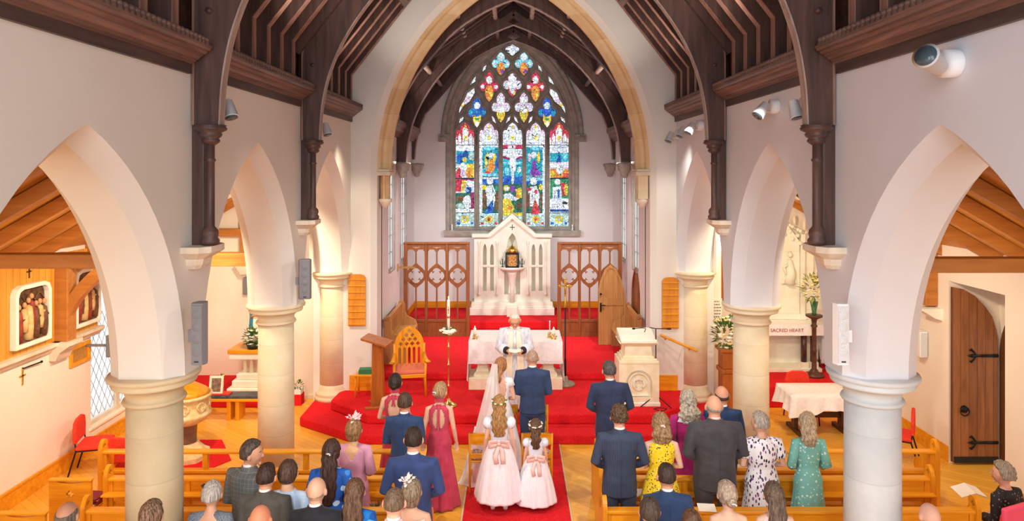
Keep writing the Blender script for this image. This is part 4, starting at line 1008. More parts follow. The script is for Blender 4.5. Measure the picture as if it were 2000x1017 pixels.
screen(PX(1089, YSC) + .04, PX(1214, YSC) - .04, 'oak tracery screen of three bays right of the altarpiece, behind the open door')
# bracket to the wall
g = G(); g.bar((0, 0, 0), (.42, 0, 0), .03, .05); g.box(-.01, .01, -.04, .04, -.09, .09); o = g.build('wall_bracket', m_brass, loc=(PX(782, 16.9) - .0, 16.9, PZ(522, 16.9))); o.location.x = -XC + .02
tag(o, 'brass bracket from the left chancel wall to the screen', 'bracket')
# door by the right screen
Yd = 16.4
def zd(v): return PZ(v, Yd)
t = thing('oak_door', 'pale oak pointed door standing open in front of the right screen', 'door', (PX(1168, Yd), Yd, Z3))
Wd = PX(1222, Yd) - PX(1168, Yd); Hd = zd(517) - Z3
P = [(0, 0.01), (Wd, .01), (Wd, Hd * .5), (Wd * .97, Hd * .62), (Wd * .86, Hd * .80), (Wd * .66, Hd * .95), (Wd * .45, Hd), (Wd * .25, Hd * .94), (Wd * .08, Hd * .8), (0, Hd * .66)]
g = G(); g.prism(P, 'y', -.02, .03); g.build('door_leaf', m_door_l, t, bevel=.006)
I = inset(P, .055); g = G(); g.plate(P, [I], -.035, -.018, 'y'); g.box(.04, Wd - .04, -.036, -.018, Hd * .50, Hd * .59); g.build('door_frame', m_door_l, t)
g = G(); g.lathe([(0, -.07), (.025, -.07), (.025, -.035)], (.06, 0, Hd * .64), 10, 'y'); g.bar((.05, -.06, Hd * .5), (.17, -.06, Hd * .5), .02, .02); g.bar((.06, -.05, Hd * .42), (.06, -.05, Hd * .53), .04, .015); g.build('handle', m_iron, t)
g = G(); cyd = 15.95; P2 = [(cyd + .42, Z3)] + pointed(.42, 1.7, .72, 8, cyd) + [(cyd - .42, Z3)]
g.plate(P2, [inset(P2, .06)], XC - .05, XC + .01, 'x'); g.plate(inset(P2, .06), [], XC - .015, XC + .005, 'x')
o = struct(g.build('door_1', m_screen))
# ---- reredos
YR = 18.95; SR = F / YR
def rx(u): return (u - 1000.5) / SR
def rz(v): return PZ(v, YR) - Z4
t = thing('reredos', 'white carved stone altarpiece with gable and niches under the stained window', 'altarpiece', (rx(1000.5) - .036, YR, Z4))
body = [(rx(926), .2), (rx(1075), .2), (rx(1075), rz(459)), (rx(1045), rz(459)), (rx(1000.5), rz(421)), (rx(956), rz(459)), (rx(926), rz(459))]
nich = []
for (a, b) in ((943, 951), (957, 965), (1038, 1046), (1052, 1060)):
    nich.append(lancet((rx(a) + rx(b)) / 2, rz(568), rz(476), .105, .16))
nich.append([(rx(985), rz(575)), (rx(1016), rz(575)), (rx(1016), rz(528)), (rx(985), rz(528))])
nich.append([(rx(990), rz(514)), (rx(1011), rz(514)), (rx(1011), rz(476)), (rx(1006), rz(462)), (rx(1000.5), rz(455)), (rx(995), rz(462)), (rx(990), rz(476))])
g = G(); g.plate(body, nich, 0, .25, 'y'); g.build('carved_body', m_stone_w, t)
g = G(); g.box(rx(926), rx(1075), .25, .5, .2, rz(459)); g.prism([(rx(956), rz(459)), (rx(1045), rz(459)), (rx(1000.5), rz(421))], 'y', .25, .4); g.build('back_slab', m_stone_w, t)
g = G()
gb = [(rx(922), rz(456)), (rx(954), rz(456)), (rx(1000.5), rz(416)), (rx(1047), rz(456)), (rx(1078), rz(456)), (rx(1078), rz(463)), (rx(1045), rz(463)), (rx(1000.5), rz(427)), (rx(956), rz(463)), (rx(922), rz(463))]
g.plate(gb, [], -.10, .3, 'y'); g.build('gable_moulding', m_stone_w, t, bevel=.012)
for (a, b) in ((943, 951), (957, 965), (1038, 1046), (1052, 1060)): g = G(); g.box(rx(a) - .04, rx(b) + .03, -.03, .02, rz(521), rz(517)); g.build('niche_ledge', m_stone_w, t)
for u in (936, 971, 1031, 1066): g = G(); g.lathe([(.045, rz(576)), (.045, rz(572)), (.025, rz(568)), (.022, rz(480)), (.04, rz(474)), (.04, rz(470))], (rx(u), -.02, 0), 10); g.build('niche_shaft', m_stone_w, t)
g = G(); g.box(rx(918), rx(1082), -.22, .5, 0, .2); g.box(rx(921), rx(1079), -.15, .5, .2, .34); g.box(rx(990), rx(1010), -.42, -.1, 0, .27); g.build('plinth', m_stone_w, t, bevel=.015)
g = G(); g.lathe([(.0, -.05), (.34, -.05), (.36, 0), (.36, .03), (0, .03)], (0, 0, rz(522)), 24, 'z', pi, 2 * pi); g.build('shelf', m_stone_w, t)
g = G(); g.lathe([(.07, .34), (.06, rz(560)), (.09, rz(545)), (.12, rz(534)), (.2, rz(526))], (0, -.1, 0), 16); g.build('pedestal', m_stone_w, t)
g = G(); g.box(-.01, .01, -.01, 0.0, rz(449), rz(438)); g.box(-.07, .07, -.01, 0, rz(444.5), rz(443)); g.build('cross', mat('slate', (.15, .14, .13)), t, loc=(0, -.0, 0))
# tabernacle
t = thing('tabernacle', 'gilt and dark glass tabernacle with domed crown on the altarpiece shelf', 'tabernacle', (-.036, YR - .17, Z4 + rz(522) + .03))
g = G(); g.box(-.17, .17, -.12, .12, 0, .035); g.box(-.17, .17, -.12, .12, .36, .40)
for sx in (-1, 1):
    for sy in (-1, 1): g.box(sx * .17 - .015, sx * .17 + .015, sy * .12 - .015, sy * .12 + .015, 0, .4)
g.build('frame', m_iron, t, bevel=.004)
g = G(); g.box(-.11, .11, -.1, .1, .04, .36); g.build('gilt_door', mat('gilt_relief', s2l(236, 190, 110), s2l(150, 90, 40), .4, .6, sc=28, bs=30, bst=.6), t)
g = G(); g.lathe([(.12, .40), (.13, .44), (.11, .50), (.07, .55), (.03, .58), (.02, .62), (0, .64)], n=16); g.build('dome', m_gold, t)
g = G()
for k in range(6): a = k * pi / 3; g.tube([(.14 * cos(a), .14 * sin(a), .4), (.15 * cos(a), .15 * sin(a), .47), (.05 * cos(a), .05 * sin(a), .57)], .01, 6)
g.build('crown', m_gold, t)
for s in (-1, 1):
    t = thing('candelabrum', 'small dark candelabrum on the shelf, %s of the tabernacle' % ('left' if s < 0 else 'right'), 'candle holder', (-.036 + s * .27, YR - .14, Z4 + rz(522) + .03))
    g = G(); g.lathe([(.05, 0), (.02, .02), (.012, .05), (.012, .2), (.03, .22), (0, .22)], n=10)
    for k in (-1, 1): g.tube([(0, 0, .08), (k * .05, 0, .08), (k * .06, 0, .16)], .009, 6)
    g.build('branches', mat('dark_bronze', (.06, .1, .09), rough=.4, metal=.7), t)
    g = G()
    for x in (-.06, 0, .06): g.lathe([(.012, .16 if x else .22), (.012, .24 if x else .3), (0, .24 if x else .3)], (x, 0, 0), 8)
    g.build('candles', m_candle, t)
# candles on the window sill
for s in (-1, 1):
    t = thing('sill_candle', 'small white candle in holder at the %s end of the window sill' % ('left' if s < 0 else 'right'), 'candle', (s * 1.74 - .037, YE - .06, WB + .1))
    g = G(); g.lathe([(.035, 0), (.015, .03), (.03, .08), (0, .08)], n=10); g.build('holder', m_white, t)
    g = G(); g.lathe([(.022, .08), (.022, .17), (0, .175)], n=10); g.build('wax_candle', m_candle, t)
# ---- pulpit (ambo)
Ym = 12.85
t = thing('pulpit', 'cream stone pulpit with pointed panel and quatrefoil on the right step', 'pulpit', (PX(1243, Ym), Ym, ZP))
def mzz(v): return PZ(v, Ym - .3) - ZP
w0 = .39
g = G(); g.box(-w0, w0, -.3, .3, 0, .07); g.build('plinth', m_stone_w, t, bevel=.01)
fr_ = [(-w0 + .02, .07), (w0 - .02, .07), (w0 - .02, .78), (-w0 + .02, .78)]
arch = [(.24, .16)] + pointed(.24, .42, .24, 8) + [(-.24, .16)]
g = G(); g.plate(fr_, [arch], -.28, -.22, 'y'); g.box(-w0 + .02, w0 - .02, -.22, .28, .07, .78); g.build('body', m_marble, t)
g = G(); g.plate(quatrefoil(0, .40, .12, .07, 8), [quatrefoil(0, .40, .085, .05, 8)], -.262, -.218, 'y'); g.plate([(.20, .18)] + pointed(.20, .42, .20, 8) + [(-.20, .18)], [[(.175, .2)] + pointed(.175, .42, .17, 8) + [(-.175, .2)]], -.262, -.218, 'y'); g.build('quatrefoil', m_stone_w, t)
g = G()
for z, w, h in ((.78, .37, .05), (.83, .33, .04), (.87, .29, .04)): g.box(-w, w, -w * .78, w * .78, z, z + h)
g.build('stepped_top', m_marble, t, bevel=.008)
g = G(); g.loft([[(a * w, b * w * .8, z) for a, b in ((-1, -1), (1, -1), (1, 1), (-1, 1))] for z, w in ((.9, .26), (1.08, .24), (1.14, .34), (1.16, .36))], True, False); g.build('neck', m_marble, t)
g = G(); g.add([(-.33, -.3, 1.16), (.33, -.3, 1.16), (.33, .3, 1.2), (-.33, .3, 1.2), (-.33, -.3, 1.21), (.33, -.3, 1.21), (.33, .3, 1.32), (-.33, .3, 1.32)], [(0, 3, 2, 1), (4, 5, 6, 7), (0, 1, 5, 4), (1, 2, 6, 5), (2, 3, 7, 6), (3, 0, 4, 7)]); g.build('book_rest', m_stone_w, t, bevel=.01)
t = thing('pulpit_microphone', 'thin black gooseneck microphone lying across the pulpit top', 'microphone', (PX(1250, Ym), Ym, ZP + 1.33))
g = G(); g.tube([(.1, .1, -.06), (.12, .06, .02), (.05, 0, .05), (-.1, -.05, .05)], .007, 6); g.build('gooseneck', m_iron, t)
g = G(); g.ell((-.13, -.06, .05), (.035, .018, .018), 10, 8); g.build('microphone_head', m_iron, t)
# mic stand
Ym2 = 12.62
t = thing('microphone_stand', 'black tripod microphone stand right of the pulpit', 'stand', (PX(1281, Ym2), Ym2, ZP))
g = G(); g.tube([(0, 0, .12), (0, 0, 1.42)], .010, 8); g.build('pole', m_iron, t)
g = G(); g.tube([(-.12, .0, 1.44), (.0, 0, 1.42), (.22, 0, 1.415)], .008, 6); g.ell((.24, 0, 1.415), (.05, .018, .018), 10, 6); g.build('boom', m_iron, t)
for a in (200, 320, 75): g = G(); g.tube([(0, 0, .2), (.32 * cos(R(a)), .32 * sin(R(a)), .015)], .009, 6); g.build('leg', m_iron, t)
g = G(); g.lathe([(.02, .1), (.022, .2), (.015, .26)], n=8); g.build('clamp', m_black, t)
g = G(); P = [(.1 * cos(a) * (1 + .3 * sin(3 * a)) + .02, -.22 + .08 * sin(a), .008) for a in [i * .4 for i in range(34)]]; g.tube(P, .006, 5); o = g.build('cable', m_black, loc=(PX(1283, Ym2), Ym2 + .0, ZP)); tag(o, 'black cable coiled on the red carpet by the tripod stand', 'cable')
# hymn boards
def board(u0, u1, v0, v1, label):
    Y = YCA - .02; t = thing('hymn_board', label, 'board', (PX((u0 + u1) / 2, Y), Y, PZ(v1, Y))); W = (u1 - u0) / 2 * Y / F; H_ = PZ(v0, Y) - PZ(v1, Y)
    g = G(); P = [(-W, 0), (W, 0), (W, H_ - .08), (W - .03, H_ - .02), (W - .1, H_), (-W + .1, H_), (-W + .03, H_ - .02), (-W, H_ - .08)]; g.prism(P, 'y', -.03, .0); g.build('backboard', m_oak_b2, t, bevel=.004)
    for i in range(8): g = G(); z = .03 + i * (H_ - .14) / 7; g.box(-W, W, -.045, -.03, z, z + .018); g.build('number_rail', m_oak, t)
m_oak_b2 = wood('hymn_board_oak', s2l(226, 156, 62), s2l(198, 124, 40), 'z', .8, .4)
board(680.5, 714.5, 535, 636, 'golden oak hymn number board on the left of the chancel arch')
board(1292.5, 1325, 541, 641, 'golden oak hymn number board on the right of the chancel arch')
# handrail
t = thing('handrail', 'sloping wooden handrail on brackets beside the right steps', 'handrail', (3.2, 13.05, 1.2))
def hp(u, v, Y): return Vector((PX(u, Y) - 3.2, Y - 13.05, PZ(v, Y) - 1.2))
g = G(); a, b = hp(1290, 654, 13.35), hp(1362, 685, 12.95); g.tube([a, b], .026, 10); g.build('rail', m_oak, t)
for k in (.15, .8):
    p = a.lerp(b, k); g = G(); g.tube([p, p + Vector((.0, .05, -.06)), (p.x, .42, p.z - .06)], .012, 6); g.build('bracket', m_brass, t)
# ---- speakers
def speaker(u0, u1, v0, v1, Y, ry, label, m1, m2, s):
    Wd_ = (u1 - u0) * Y / F; Hs = (v1 - v0) * Y / F
    t = thing('wall_speaker', label, 'loudspeaker', (PX((u0 + u1) / 2, Y), Y, PZ(v1, Y)), ry)
    g = G(); g.loft([[(x, y, z) for x, y in ((-Wd_ / 2, 0), (-Wd_ / 2 + .02, -.06), (Wd_ / 2 - .02, -.06), (Wd_ / 2, 0), (Wd_ / 2 - .03, .08), (-Wd_ / 2 + .03, .08))] for z in (0, Hs)], True, False); g.build('cabinet', m1, t, bevel=.006)
    g = G(); g.box(-Wd_ / 2 + .022, Wd_ / 2 - .022, -.068, -.058, .02, Hs - .02); g.build('grille', m2, t)
    for k in range(4): g = G(); g.lathe([(0, -.071), (.036, -.070), (.045, -.066)], (0, 0, Hs * (.22 + .2 * k)), 20, 'y'); g.build('driver', m2, t)
    g = G(); g.box(-s * .02, -s * (Wd_ / 2 + .04), .0, .03, Hs * .35, Hs * .55); g.build('bracket', m1, t)
    g = G(); g.box(-.02, .02, -.072, -.066, .03, .042); g.build('badge', m_black, t)
speaker(375, 405, 590, 710, 6.4, 0, 'grey slim loudspeaker above the nearest left column', m_grey, m_mesh, 1)
speaker(583, 608, 506, 583, 9.9, 14, 'grey slim loudspeaker tilted on the pier of the middle left column', m_grey, m_mesh, 1)
speaker(1626, 1656, 591, 710, 6.4, 0, 'white slim loudspeaker above the nearest right column', m_white, m_mesh_w, -1)
def box_speaker(u0, u1, v0, v1, Y, label, m, ry=0):
    Wd_ = (u1 - u0) * Y / F; Hs = (v1 - v0) * Y / F
    t = thing('box_speaker', label, 'loudspeaker', (PX((u0 + u1) / 2, Y), Y, PZ(v1, Y)), ry)
    g = G(); g.box(-Wd_ / 2, Wd_ / 2, 0, .16, 0, Hs); g.build('cabinet', m, t, bevel=.01)
    g = G(); g.box(-Wd_ / 2 + .015, Wd_ / 2 - .015, -.008, 0, .02, Hs - .02); g.build('grille', m_mesh if m is m_grey else m_mesh_w, t)
    if t.location.x < -6.4: g = G(); g.box(-XO - t.location.x, -Wd_ / 2, .06, .10, Hs * .45, Hs * .55); g.build('bracket', m, t)
box_speaker(206, 222, 655, 698, 11.12, 'small grey box loudspeaker on the left aisle window jamb', m_grey)
box_speaker(474, 489, 542, 575, 14.96, 'small grey box loudspeaker on the end wall above the blue statue', m_grey)
box_speaker(1797, 1812, 648, 698, 11.5, 'small white box loudspeaker on the right aisle wall behind the column', m_white)
# ---- spotlights
def lamp(u, v, Y, s, tu, tv, sc_, label, two=False):
    x = PX(u, Y); z = PZ(v, Y)
    t = thing('spotlight', label, 'spotlight', (s * (XW - .0), Y, z))
    g = G(); g.lathe([(0, 0), (.085 * sc_, 0), (.09 * sc_, .02), (.09 * sc_, .10 * sc_), (0, .10 * sc_)], (0, 0, 0), 24, 'x')
    if s > 0: g.v = [(-a, b, c) for a, b, c in g.v]
    g.build('mount', m_white, t)
    o2 = Vector((x - s * XW, -.16 * sc_, -.03)) ; o2.x = -s * .24 * sc_
    g = G(); g.tube([(-s * .08, 0, -.05), (-s * .16 * sc_, -.04, -.07), o2], .014 * sc_, 8); g.build('arm', m_white, t)
    d = Vector((tu, -.25 if sc_ < 1.1 else -.72, tv)).normalized(); a = o2 - d * .07 * sc_; b = o2 + d * .13 * sc_
    g = G(); g.tube([a, a + d * .01, b, b + d * .002], [.035 * sc_, .05 * sc_, .074 * sc_, .078 * sc_], 24); g.build('lamp_head', m_white, t)
    g = G(); g.tube([b + d * .002, b + d * .005], [.064 * sc_, .064 * sc_], 20); g.build('lens', m_lens, t); return t
m_lens, nt_, b_ = nodes('lamp_lens'); b_.inputs['Base Color'].default_value = (.06, .09, .11, 1); b_.inputs['Roughness'].default_value = .12
lamp(1868, 124, 4.95, 1, -1, .35, 1.15, 'large white spotlight on the wall above the right near arch')
lamp(1515, 208, 8.3, 1, -.6, -.7, 1.0, 'white spotlight above the second right arch, left of its pair')
lamp(1588, 205, 7.4, 1, .1, -.8, 1.0, 'white spotlight half hidden behind the right wall post')
lamp(1365, 245, 11.6, 1, -.5, -.8, 1.0, 'white spotlight under the far right cornice, nearer of the pair')
lamp(1345, 252, 12.2, 1, -.5, -.9, 1.0, 'white spotlight under the far right cornice, farther of the pair')
lamp(1318, 262, 13.1, 1, -.4, -.9, 1.0, 'white spotlight in the corner beside the chancel arch, lighting the wall')
lamp(436, 205, 7.3, -1, .3, -.8, 1.0, 'white spotlight half hidden behind the nearest left wall post')
lamp(630, 246, 11.0, -1, .3, -.9, 1.0, 'white spotlight behind the second left wall post')
# ================================================================ people
def bake(g, name, mat_, parent, voxel, it=4, fac=.5):
    me = bpy.data.meshes.new('tmp'); me.from_pydata(g.v, [], g.f); me.update()
    bm = bmesh.new(); bm.from_mesh(me); bmesh.ops.recalc_face_normals(bm, faces=bm.faces); bm.to_mesh(me); bm.free()
    o = bpy.data.objects.new('tmp', me); COL.objects.link(o)
    r = o.modifiers.new('r', 'REMESH'); r.mode = 'VOXEL'; r.voxel_size = voxel
    s_ = o.modifiers.new('s', 'SMOOTH'); s_.factor = fac; s_.iterations = it
    dg = bpy.context.evaluated_depsgraph_get(); ev = o.evaluated_get(dg)
    m2 = bpy.data.meshes.new_from_object(ev, depsgraph=dg); m2.name = name
    bpy.data.objects.remove(o); bpy.data.meshes.remove(me)
    m2.polygons.foreach_set('use_smooth', [True] * len(m2.polygons)); m2.materials.clear(); m2.materials.append(mat_)
    ob = bpy.data.objects.new(name, m2); COL.objects.link(ob); ob.parent = parent; return ob
def lerp(a, b, t): return a + (b - a) * t
def prof_at(P, z):
    """P sorted by descending z: (z, rx, ry, cy)"""
    if z >= P[0][0]: return P[0][1:]
    for a, b in zip(P[:-1], P[1:]):
        if b[0] <= z <= a[0]:
            t = (a[0] - z) / (a[0] - b[0]); t = t * t * (3 - 2 * t) * .5 + t * .5
            return tuple(lerp(a[i], b[i], t) for i in (1, 2, 3))
    return P[-1][1:]
TOR_M = [(1.60, .060, .062, .015), (1.54, .062, .066, .005), (1.49, .075, .070, -.005), (1.455, .13, .082, -.01), (1.41, .175, .102, -.01), (1.35, .182, .115, -.005), (1.25, .172, .12, .0), (1.12, .152, .112, .0), (1.02, .155, .115, .0), (.93, .168, .125, -.005), (.84, .16, .12, -.005), (.78, .10, .08, 0)]
TOR_F = [(1.60, .044, .048, .015), (1.54, .046, .05, .008), (1.49, .056, .056, -.002), (1.455, .105, .07, -.008), (1.41, .152, .088, -.008), (1.35, .158, .1, 0), (1.25, .146, .115, .01), (1.12, .122, .095, .0), (1.02, .145, .11, -.005), (.93, .168, .125, -.01), (.84, .165, .12, -.01), (.78, .10, .08, 0)]
def ering(z, rx, ry, cy, n=32, e=2.0, fn=None):
    out = []
    for i in range(n):
        a = 2 * pi * i / n; c, s = cos(a), sin(a); k = fn(a) if fn else 1
        out.append((rx * k * abs(c) ** (2 / e) * (1 if c > 0 else -1), cy + ry * k * abs(s) ** (2 / e) * (1 if s > 0 else -1), z))
    return out
ARMS = {'front': ((.25, -.04, 1.14), (.12, .18, 1.07), (-.6, .5, .0)), 'side': ((.235, -.035, 1.13), (.25, .03, .89), (0, .15, -1)),
        'book': ((.25, -.02, 1.13), (.10, .24, 1.17), (-.1, .9, .2)), 'wide': ((.285, -.05, 1.15), (.17, .15, 1.02), (-.6, .5, -.1)), 'priest': ((.27, -.0, 1.12), (.13, .27, 1.12), (-.35, .8, .0))}
def hand(g, w, d, sx, s, curl=.5, size=1):
    d = Vector(d).normalized(); w = Vector(w)
    side = Vector((1, 0, 0)) - d * d.x
    if side.length < .3: side = Vector((0, 1, 0)) - d * d.y
    side.normalize(); nrm = d.cross(side)
    if nrm.z > 0 and abs(d.z) < .7: nrm = -nrm
    k = s * size
    g.tube([w - d * .02 * k, w + d * .03 * k, w + d * .085 * k], [(.022 * k, .028 * k), (.016 * k, .038 * k), (.012 * k, .04 * k)], 10, up=nrm)
    for i, L_ in enumerate((.062, .072, .068, .052)):
        o_ = side * ((i - 1.5) * .021 * k); p = w + d * .08 * k + o_; L_ *= k
        g.tube([p, p + d * L_ * .45 + nrm * (.004 + .2 * curl * L_), p + d * L_ * (.85 - .25 * curl) + nrm * (.55 * curl * L_), p + d * L_ * (1 - .55 * curl) + nrm * (1.0 * curl * L_)], [.0095 * k, .009 * k, .008 * k, .0065 * k], 7)
    th = side * (-sx if abs(side.x) > .5 else 1)
    p = w + d * .02 * k + th * .026 * k
    g.tube([p, p + d * .03 * k + th * .022 * k + nrm * .01 * k, p + d * .062 * k + th * .026 * k + nrm * .02 * k], [.012 * k, .010 * k, .008 * k], 7)
def head_pt(d, hs, k=1.0):
    x, y, z = d.x * .086, d.y * .102, d.z * .12
    if d.z < 0: x *= 1 + .26 * d.z
    if d.z < -.15 and d.y < 0: y *= 1 + .5 * (d.z + .15)
    if d.z < 0 and d.y > 0: y *= 1 - .05 * d.z * d.z
    return Vector((x, y, z)) * hs * k
def blob(fn, n=40, m=28):
    g = G(); vs = []; fs = []
    for j in range(m + 1):
        th = pi * j / m
        for i in range(n):
            ph = 2 * pi * i / n; d = Vector((sin(th) * cos(ph), sin(th) * sin(ph), cos(th))); vs.append(fn(d, ph))
    for j in range(m):
        for i in range(n): fs.append((j * n + i, (j + 1) * n + i, (j + 1) * n + (i + 1) % n, j * n + (i + 1) % n))
    return g.add(vs, fs, True)
def cl(x, a=0., b=1.): return max(a, min(b, x))
def hairmask(d, low, front=.12, bald=0):
    if d.z > .5: yb = lerp(.35, 1.1, cl((d.z - .5) / .32))
    elif d.z > 0: yb = lerp(front, .35, d.z / .5)
    else: yb = lerp(front, front - .25, cl(-d.z / .4))
    w = cl((yb - d.y) / .16) * cl((d.z - low) / .12)
    if bald: w *= cl((bald - d.z + .25 * min(0, d.y)) / .15)
    return w
HAIRM = {}
def hairmat(c1_, c2_, name=None):
    key = (c1_, c2_)
    if key in HAIRM: return HAIRM[key]
    m, nt, b = nodes('hair_tone'); L = nt.links
    v = coords(nt, (34, 34, 4.0)); n = noi(nt, v, 2.2, 5, .65); v2 = coords(nt); n2 = noi(nt, v2, 9, 2)
    col = mixc(nt, ramp(nt, n, [(.38, tuple(.75 * q for q in s2l(c1_))), (.62, s2l(c2_))]), s2l(c1_), mth(nt, 'MULTIPLY', n2, .5))
    L.new(col, b.inputs['Base Color']); b.inputs['Roughness'].default_value = .5; b.inputs['Specular IOR Level'].default_value = .35
    bump(nt, b, n, .6, .006); HAIRM[key] = m; return m
SKN = {}
def skin(c):
    if c not in SKN: SKN[c] = mat('skin_' + c, s2l(c), tuple(x * .9 for x in s2l(c)), .5, sc=12, spec=.35)
    return SKN[c]
def fabric_floral(name, base, cols, sc=26, th=.32, base2=None, stretch=(1, 1, 1)):
    m, nt, b = nodes(name); L = nt.links; v = coords(nt, stretch)
    vo = N(nt, 'ShaderNodeTexVoronoi'); vo.inputs['Scale'].default_value = sc; L.new(v, vo.inputs[0])
    nn = noi(nt, v, sc * 1.3, 2); d = mth(nt, 'ADD', vo.outputs['Distance'], mth(nt, 'MULTIPLY', nn, .35))
    sp = N(nt, 'ShaderNodeSeparateColor'); L.new(vo.outputs['Color'], sp.inputs[0])
    st = [(i / len(cols), c) for i, c in enumerate(cols)]; r = N(nt, 'ShaderNodeValToRGB'); r.color_ramp.interpolation = 'CONSTANT'; e = r.color_ramp.elements
    while len(e) < max(2, len(st)): e.new(.5)
    for i, (p, c) in enumerate(st if len(st) > 1 else st + [(1., st[0][1])]): e[i].position = p; e[i].color = rgb(c)
    L.new(sp.outputs[0], r.inputs[0])
    bc = base if base2 is None else ramp(nt, noi(nt, v, 5, 2), [(.4, base), (.6, base2)])
    L.new(mixc(nt, bc, r.outputs[0], mth(nt, 'LESS_THAN', d, th)), b.inputs['Base Color']); b.inputs['Roughness'].default_value = .8
    return m
def fabric_stripe(name, base, line, n=55, ax=0):
    m, nt, b = nodes(name); L = nt.links; v = coords(nt); sp = N(nt, 'ShaderNodeSeparateXYZ'); L.new(v, sp.inputs[0])
    t = mth(nt, 'LESS_THAN', mth(nt, 'FRACT', mth(nt, 'ADD', mth(nt, 'MULTIPLY', sp.outputs[ax], n), 100)), .13)
    L.new(mixc(nt, base, line, mth(nt, 'MULTIPLY', t, .75)), b.inputs['Base Color']); b.inputs['Roughness'].default_value = .85; return m
def fabric_check(name, base, line, n=22):
    m, nt, b = nodes(name); L = nt.links; v = coords(nt); sp = N(nt, 'ShaderNodeSeparateXYZ'); L.new(v, sp.inputs[0]); col = base
    for ax, k in ((0, .5), (2, .5)):
        t = mth(nt, 'LESS_THAN', mth(nt, 'FRACT', mth(nt, 'ADD', mth(nt, 'MULTIPLY', sp.outputs[ax], n), 100)), .12); col = mixc(nt, col, line, mth(nt, 'MULTIPLY', t, k))
    L.new(col, b.inputs['Base Color']); b.inputs['Roughness'].default_value = .85; return m
def cloth(name, c, c2=None): return mat(name, s2l(c), s2l(c2) if c2 else None, .85, sc=7, bs=180, bst=.15, bd=.002, sheen=.1)
m_shirt = cloth('white_shirt', 'f4f4f8'); m_shoe = mat('black_shoe', (.02, .018, .018), rough=.3); m_lip = mat('lips', s2l('c07068')); m_eye = mat('eye_white', (.8, .8, .8), rough=.2); m_iris = mat('iris', s2l('3a2c22'), rough=.2)
m_brown_shoe = mat('brown_shoe', s2l('7a4630'), rough=.35)
def person(label, u, Y, H, z0=0., rot=0., fem=False, w=1.0, arms='front', hair=('short', '3a2a22', '5c4434'), yaw=0, pitch=0, skinc='dfb096', outfit=None, lean=0, vox=.0095, seated=False, hs=None, hscale=1.08, arms2=None, belly=0, fine=False):
    outfit = outfit or {}
    t = thing('person', label, 'person', (PX(u, Y), Y, z0), rot, 'wedding guests' if outfit.get('guest', True) else None)
    if 'group' in t: del t['group']
    s = H / 1.755; hs = (hscale * (.45 + .55 * s)) if hs is None else hs
    TP = TOR_F if fem else TOR_M
    TP = [(z * s, rx * s * (w if z < 1.5 else 1), ry * s * (w if z < 1.5 else 1) * (1 + belly * math.exp(-((z - 1.08) / .18) ** 2)), cy * s) for z, rx, ry, cy in TP]
    hips = .90 * s
    g = G()
    zs = [TP[0][0] - (TP[0][0] - TP[-1][0]) * i / 34 for i in range(35)]
    g.loft([ering(z, *prof_at(TP, z)) for z in zs])
    shx = (.205 if not fem else .158) * s * w
    AP = {}
    for sx in (-1, 1):
        e, wr, hd = [list(q) for q in ARMS[(arms2 if (arms2 and sx > 0) else arms)]]
        ew = .0 if not fem else -.02
        e = Vector((sx * (e[0] + ew) * s * (w * .6 + .4), e[1] * s, e[2] * s)); wr = Vector((sx * wr[0] * s, (wr[1] + belly * .05) * s, wr[2] * s)); hd = Vector((sx * hd[0], hd[1], hd[2]))
        sh_ = Vector((sx * shx, -.01 * s, (1.412 if not fem else 1.405) * s)); AP[sx] = (sh_, e, wr, hd)
        k = s * (1 if not fem else .84) * (w * .5 + .5)
        g.tube([(sx * .08 * s, -.01 * s, 1.43 * s), sh_, sh_.lerp(e, .5), e, e.lerp(wr, .35), wr], [.055 * k, .057 * k, .048 * k, .040 * k, .040 * k, .026 * k], 14)
        hand(g, wr, hd, sx, s * (1 if not fem else .9), .5)
        if not seated:
            g.tube([(sx * .085 * s, -.005 * s, .93 * s), (sx * .095 * s, 0, .72 * s), (sx * .10 * s, .01 * s, .50 * s), (sx * .10 * s, -.015 * s, .34 * s), (sx * .10 * s, -.02 * s, .09 * s)], [.09 * s, .082 * s, .056 * s, .054 * s, .034 * s], 14)
            g.tube([(sx * .10 * s, -.06 * s, .045 * s), (sx * .105 * s, .02 * s, .045 * s), (sx * .115 * s, .17 * s, .03 * s)], [.038 * s, .04 * s, .028 * s], 10)
        else:
            g.tube([(sx * .09 * s, 0, .86 * s), (sx * .10 * s, .25 * s, .86 * s), (sx * .10 * s, .44 * s, .84 * s), (sx * .10 * s, .45 * s, .45 * s), (sx * .10 * s, .44 * s, .42 * s)], [.09 * s, .08 * s, .06 * s, .05 * s, .035 * s], 14)
    # head
    hc = Vector((0, .028 * s, 1.515 * s + .12 * hs)); piv = Vector((0, .0, 1.50 * s))
    RM = Matrix.Translation(piv) @ Matrix.Rotation(R(yaw), 4, 'Z') @ Matrix.Rotation(R(pitch), 4, 'X') @ Matrix.Translation(-piv)
    hg = blob(lambda d, p: hc + head_pt(d, hs))
    def hp_(x, y, z): return hc + Vector((x, y, z)) * hs
    hg.tube([hp_(0, .088, .018), hp_(0, .108, -.012), hp_(0, .112, -.022), hp_(0, .09, -.034)], [.008 * hs, .012 * hs, .015 * hs, .008 * hs], 8)
    hg.ell(hp_(0, .078, -.095), (.022 * hs, .018 * hs, .018 * hs), 10, 8)
    hg.tube([hp_(-.042, .082, .03), hp_(0, .094, .033), hp_(.042, .082, .03)], .008 * hs, 8)
    for sx in (-1, 1):
        hg.ell(hp_(sx * .091, -.002, -.006), (.014 * hs, .02 * hs, .034 * hs), 10, 8)
        hg.ell(hp_(sx * .04, .07, -.025), (.022 * hs, .018 * hs, .02 * hs), 10, 8)
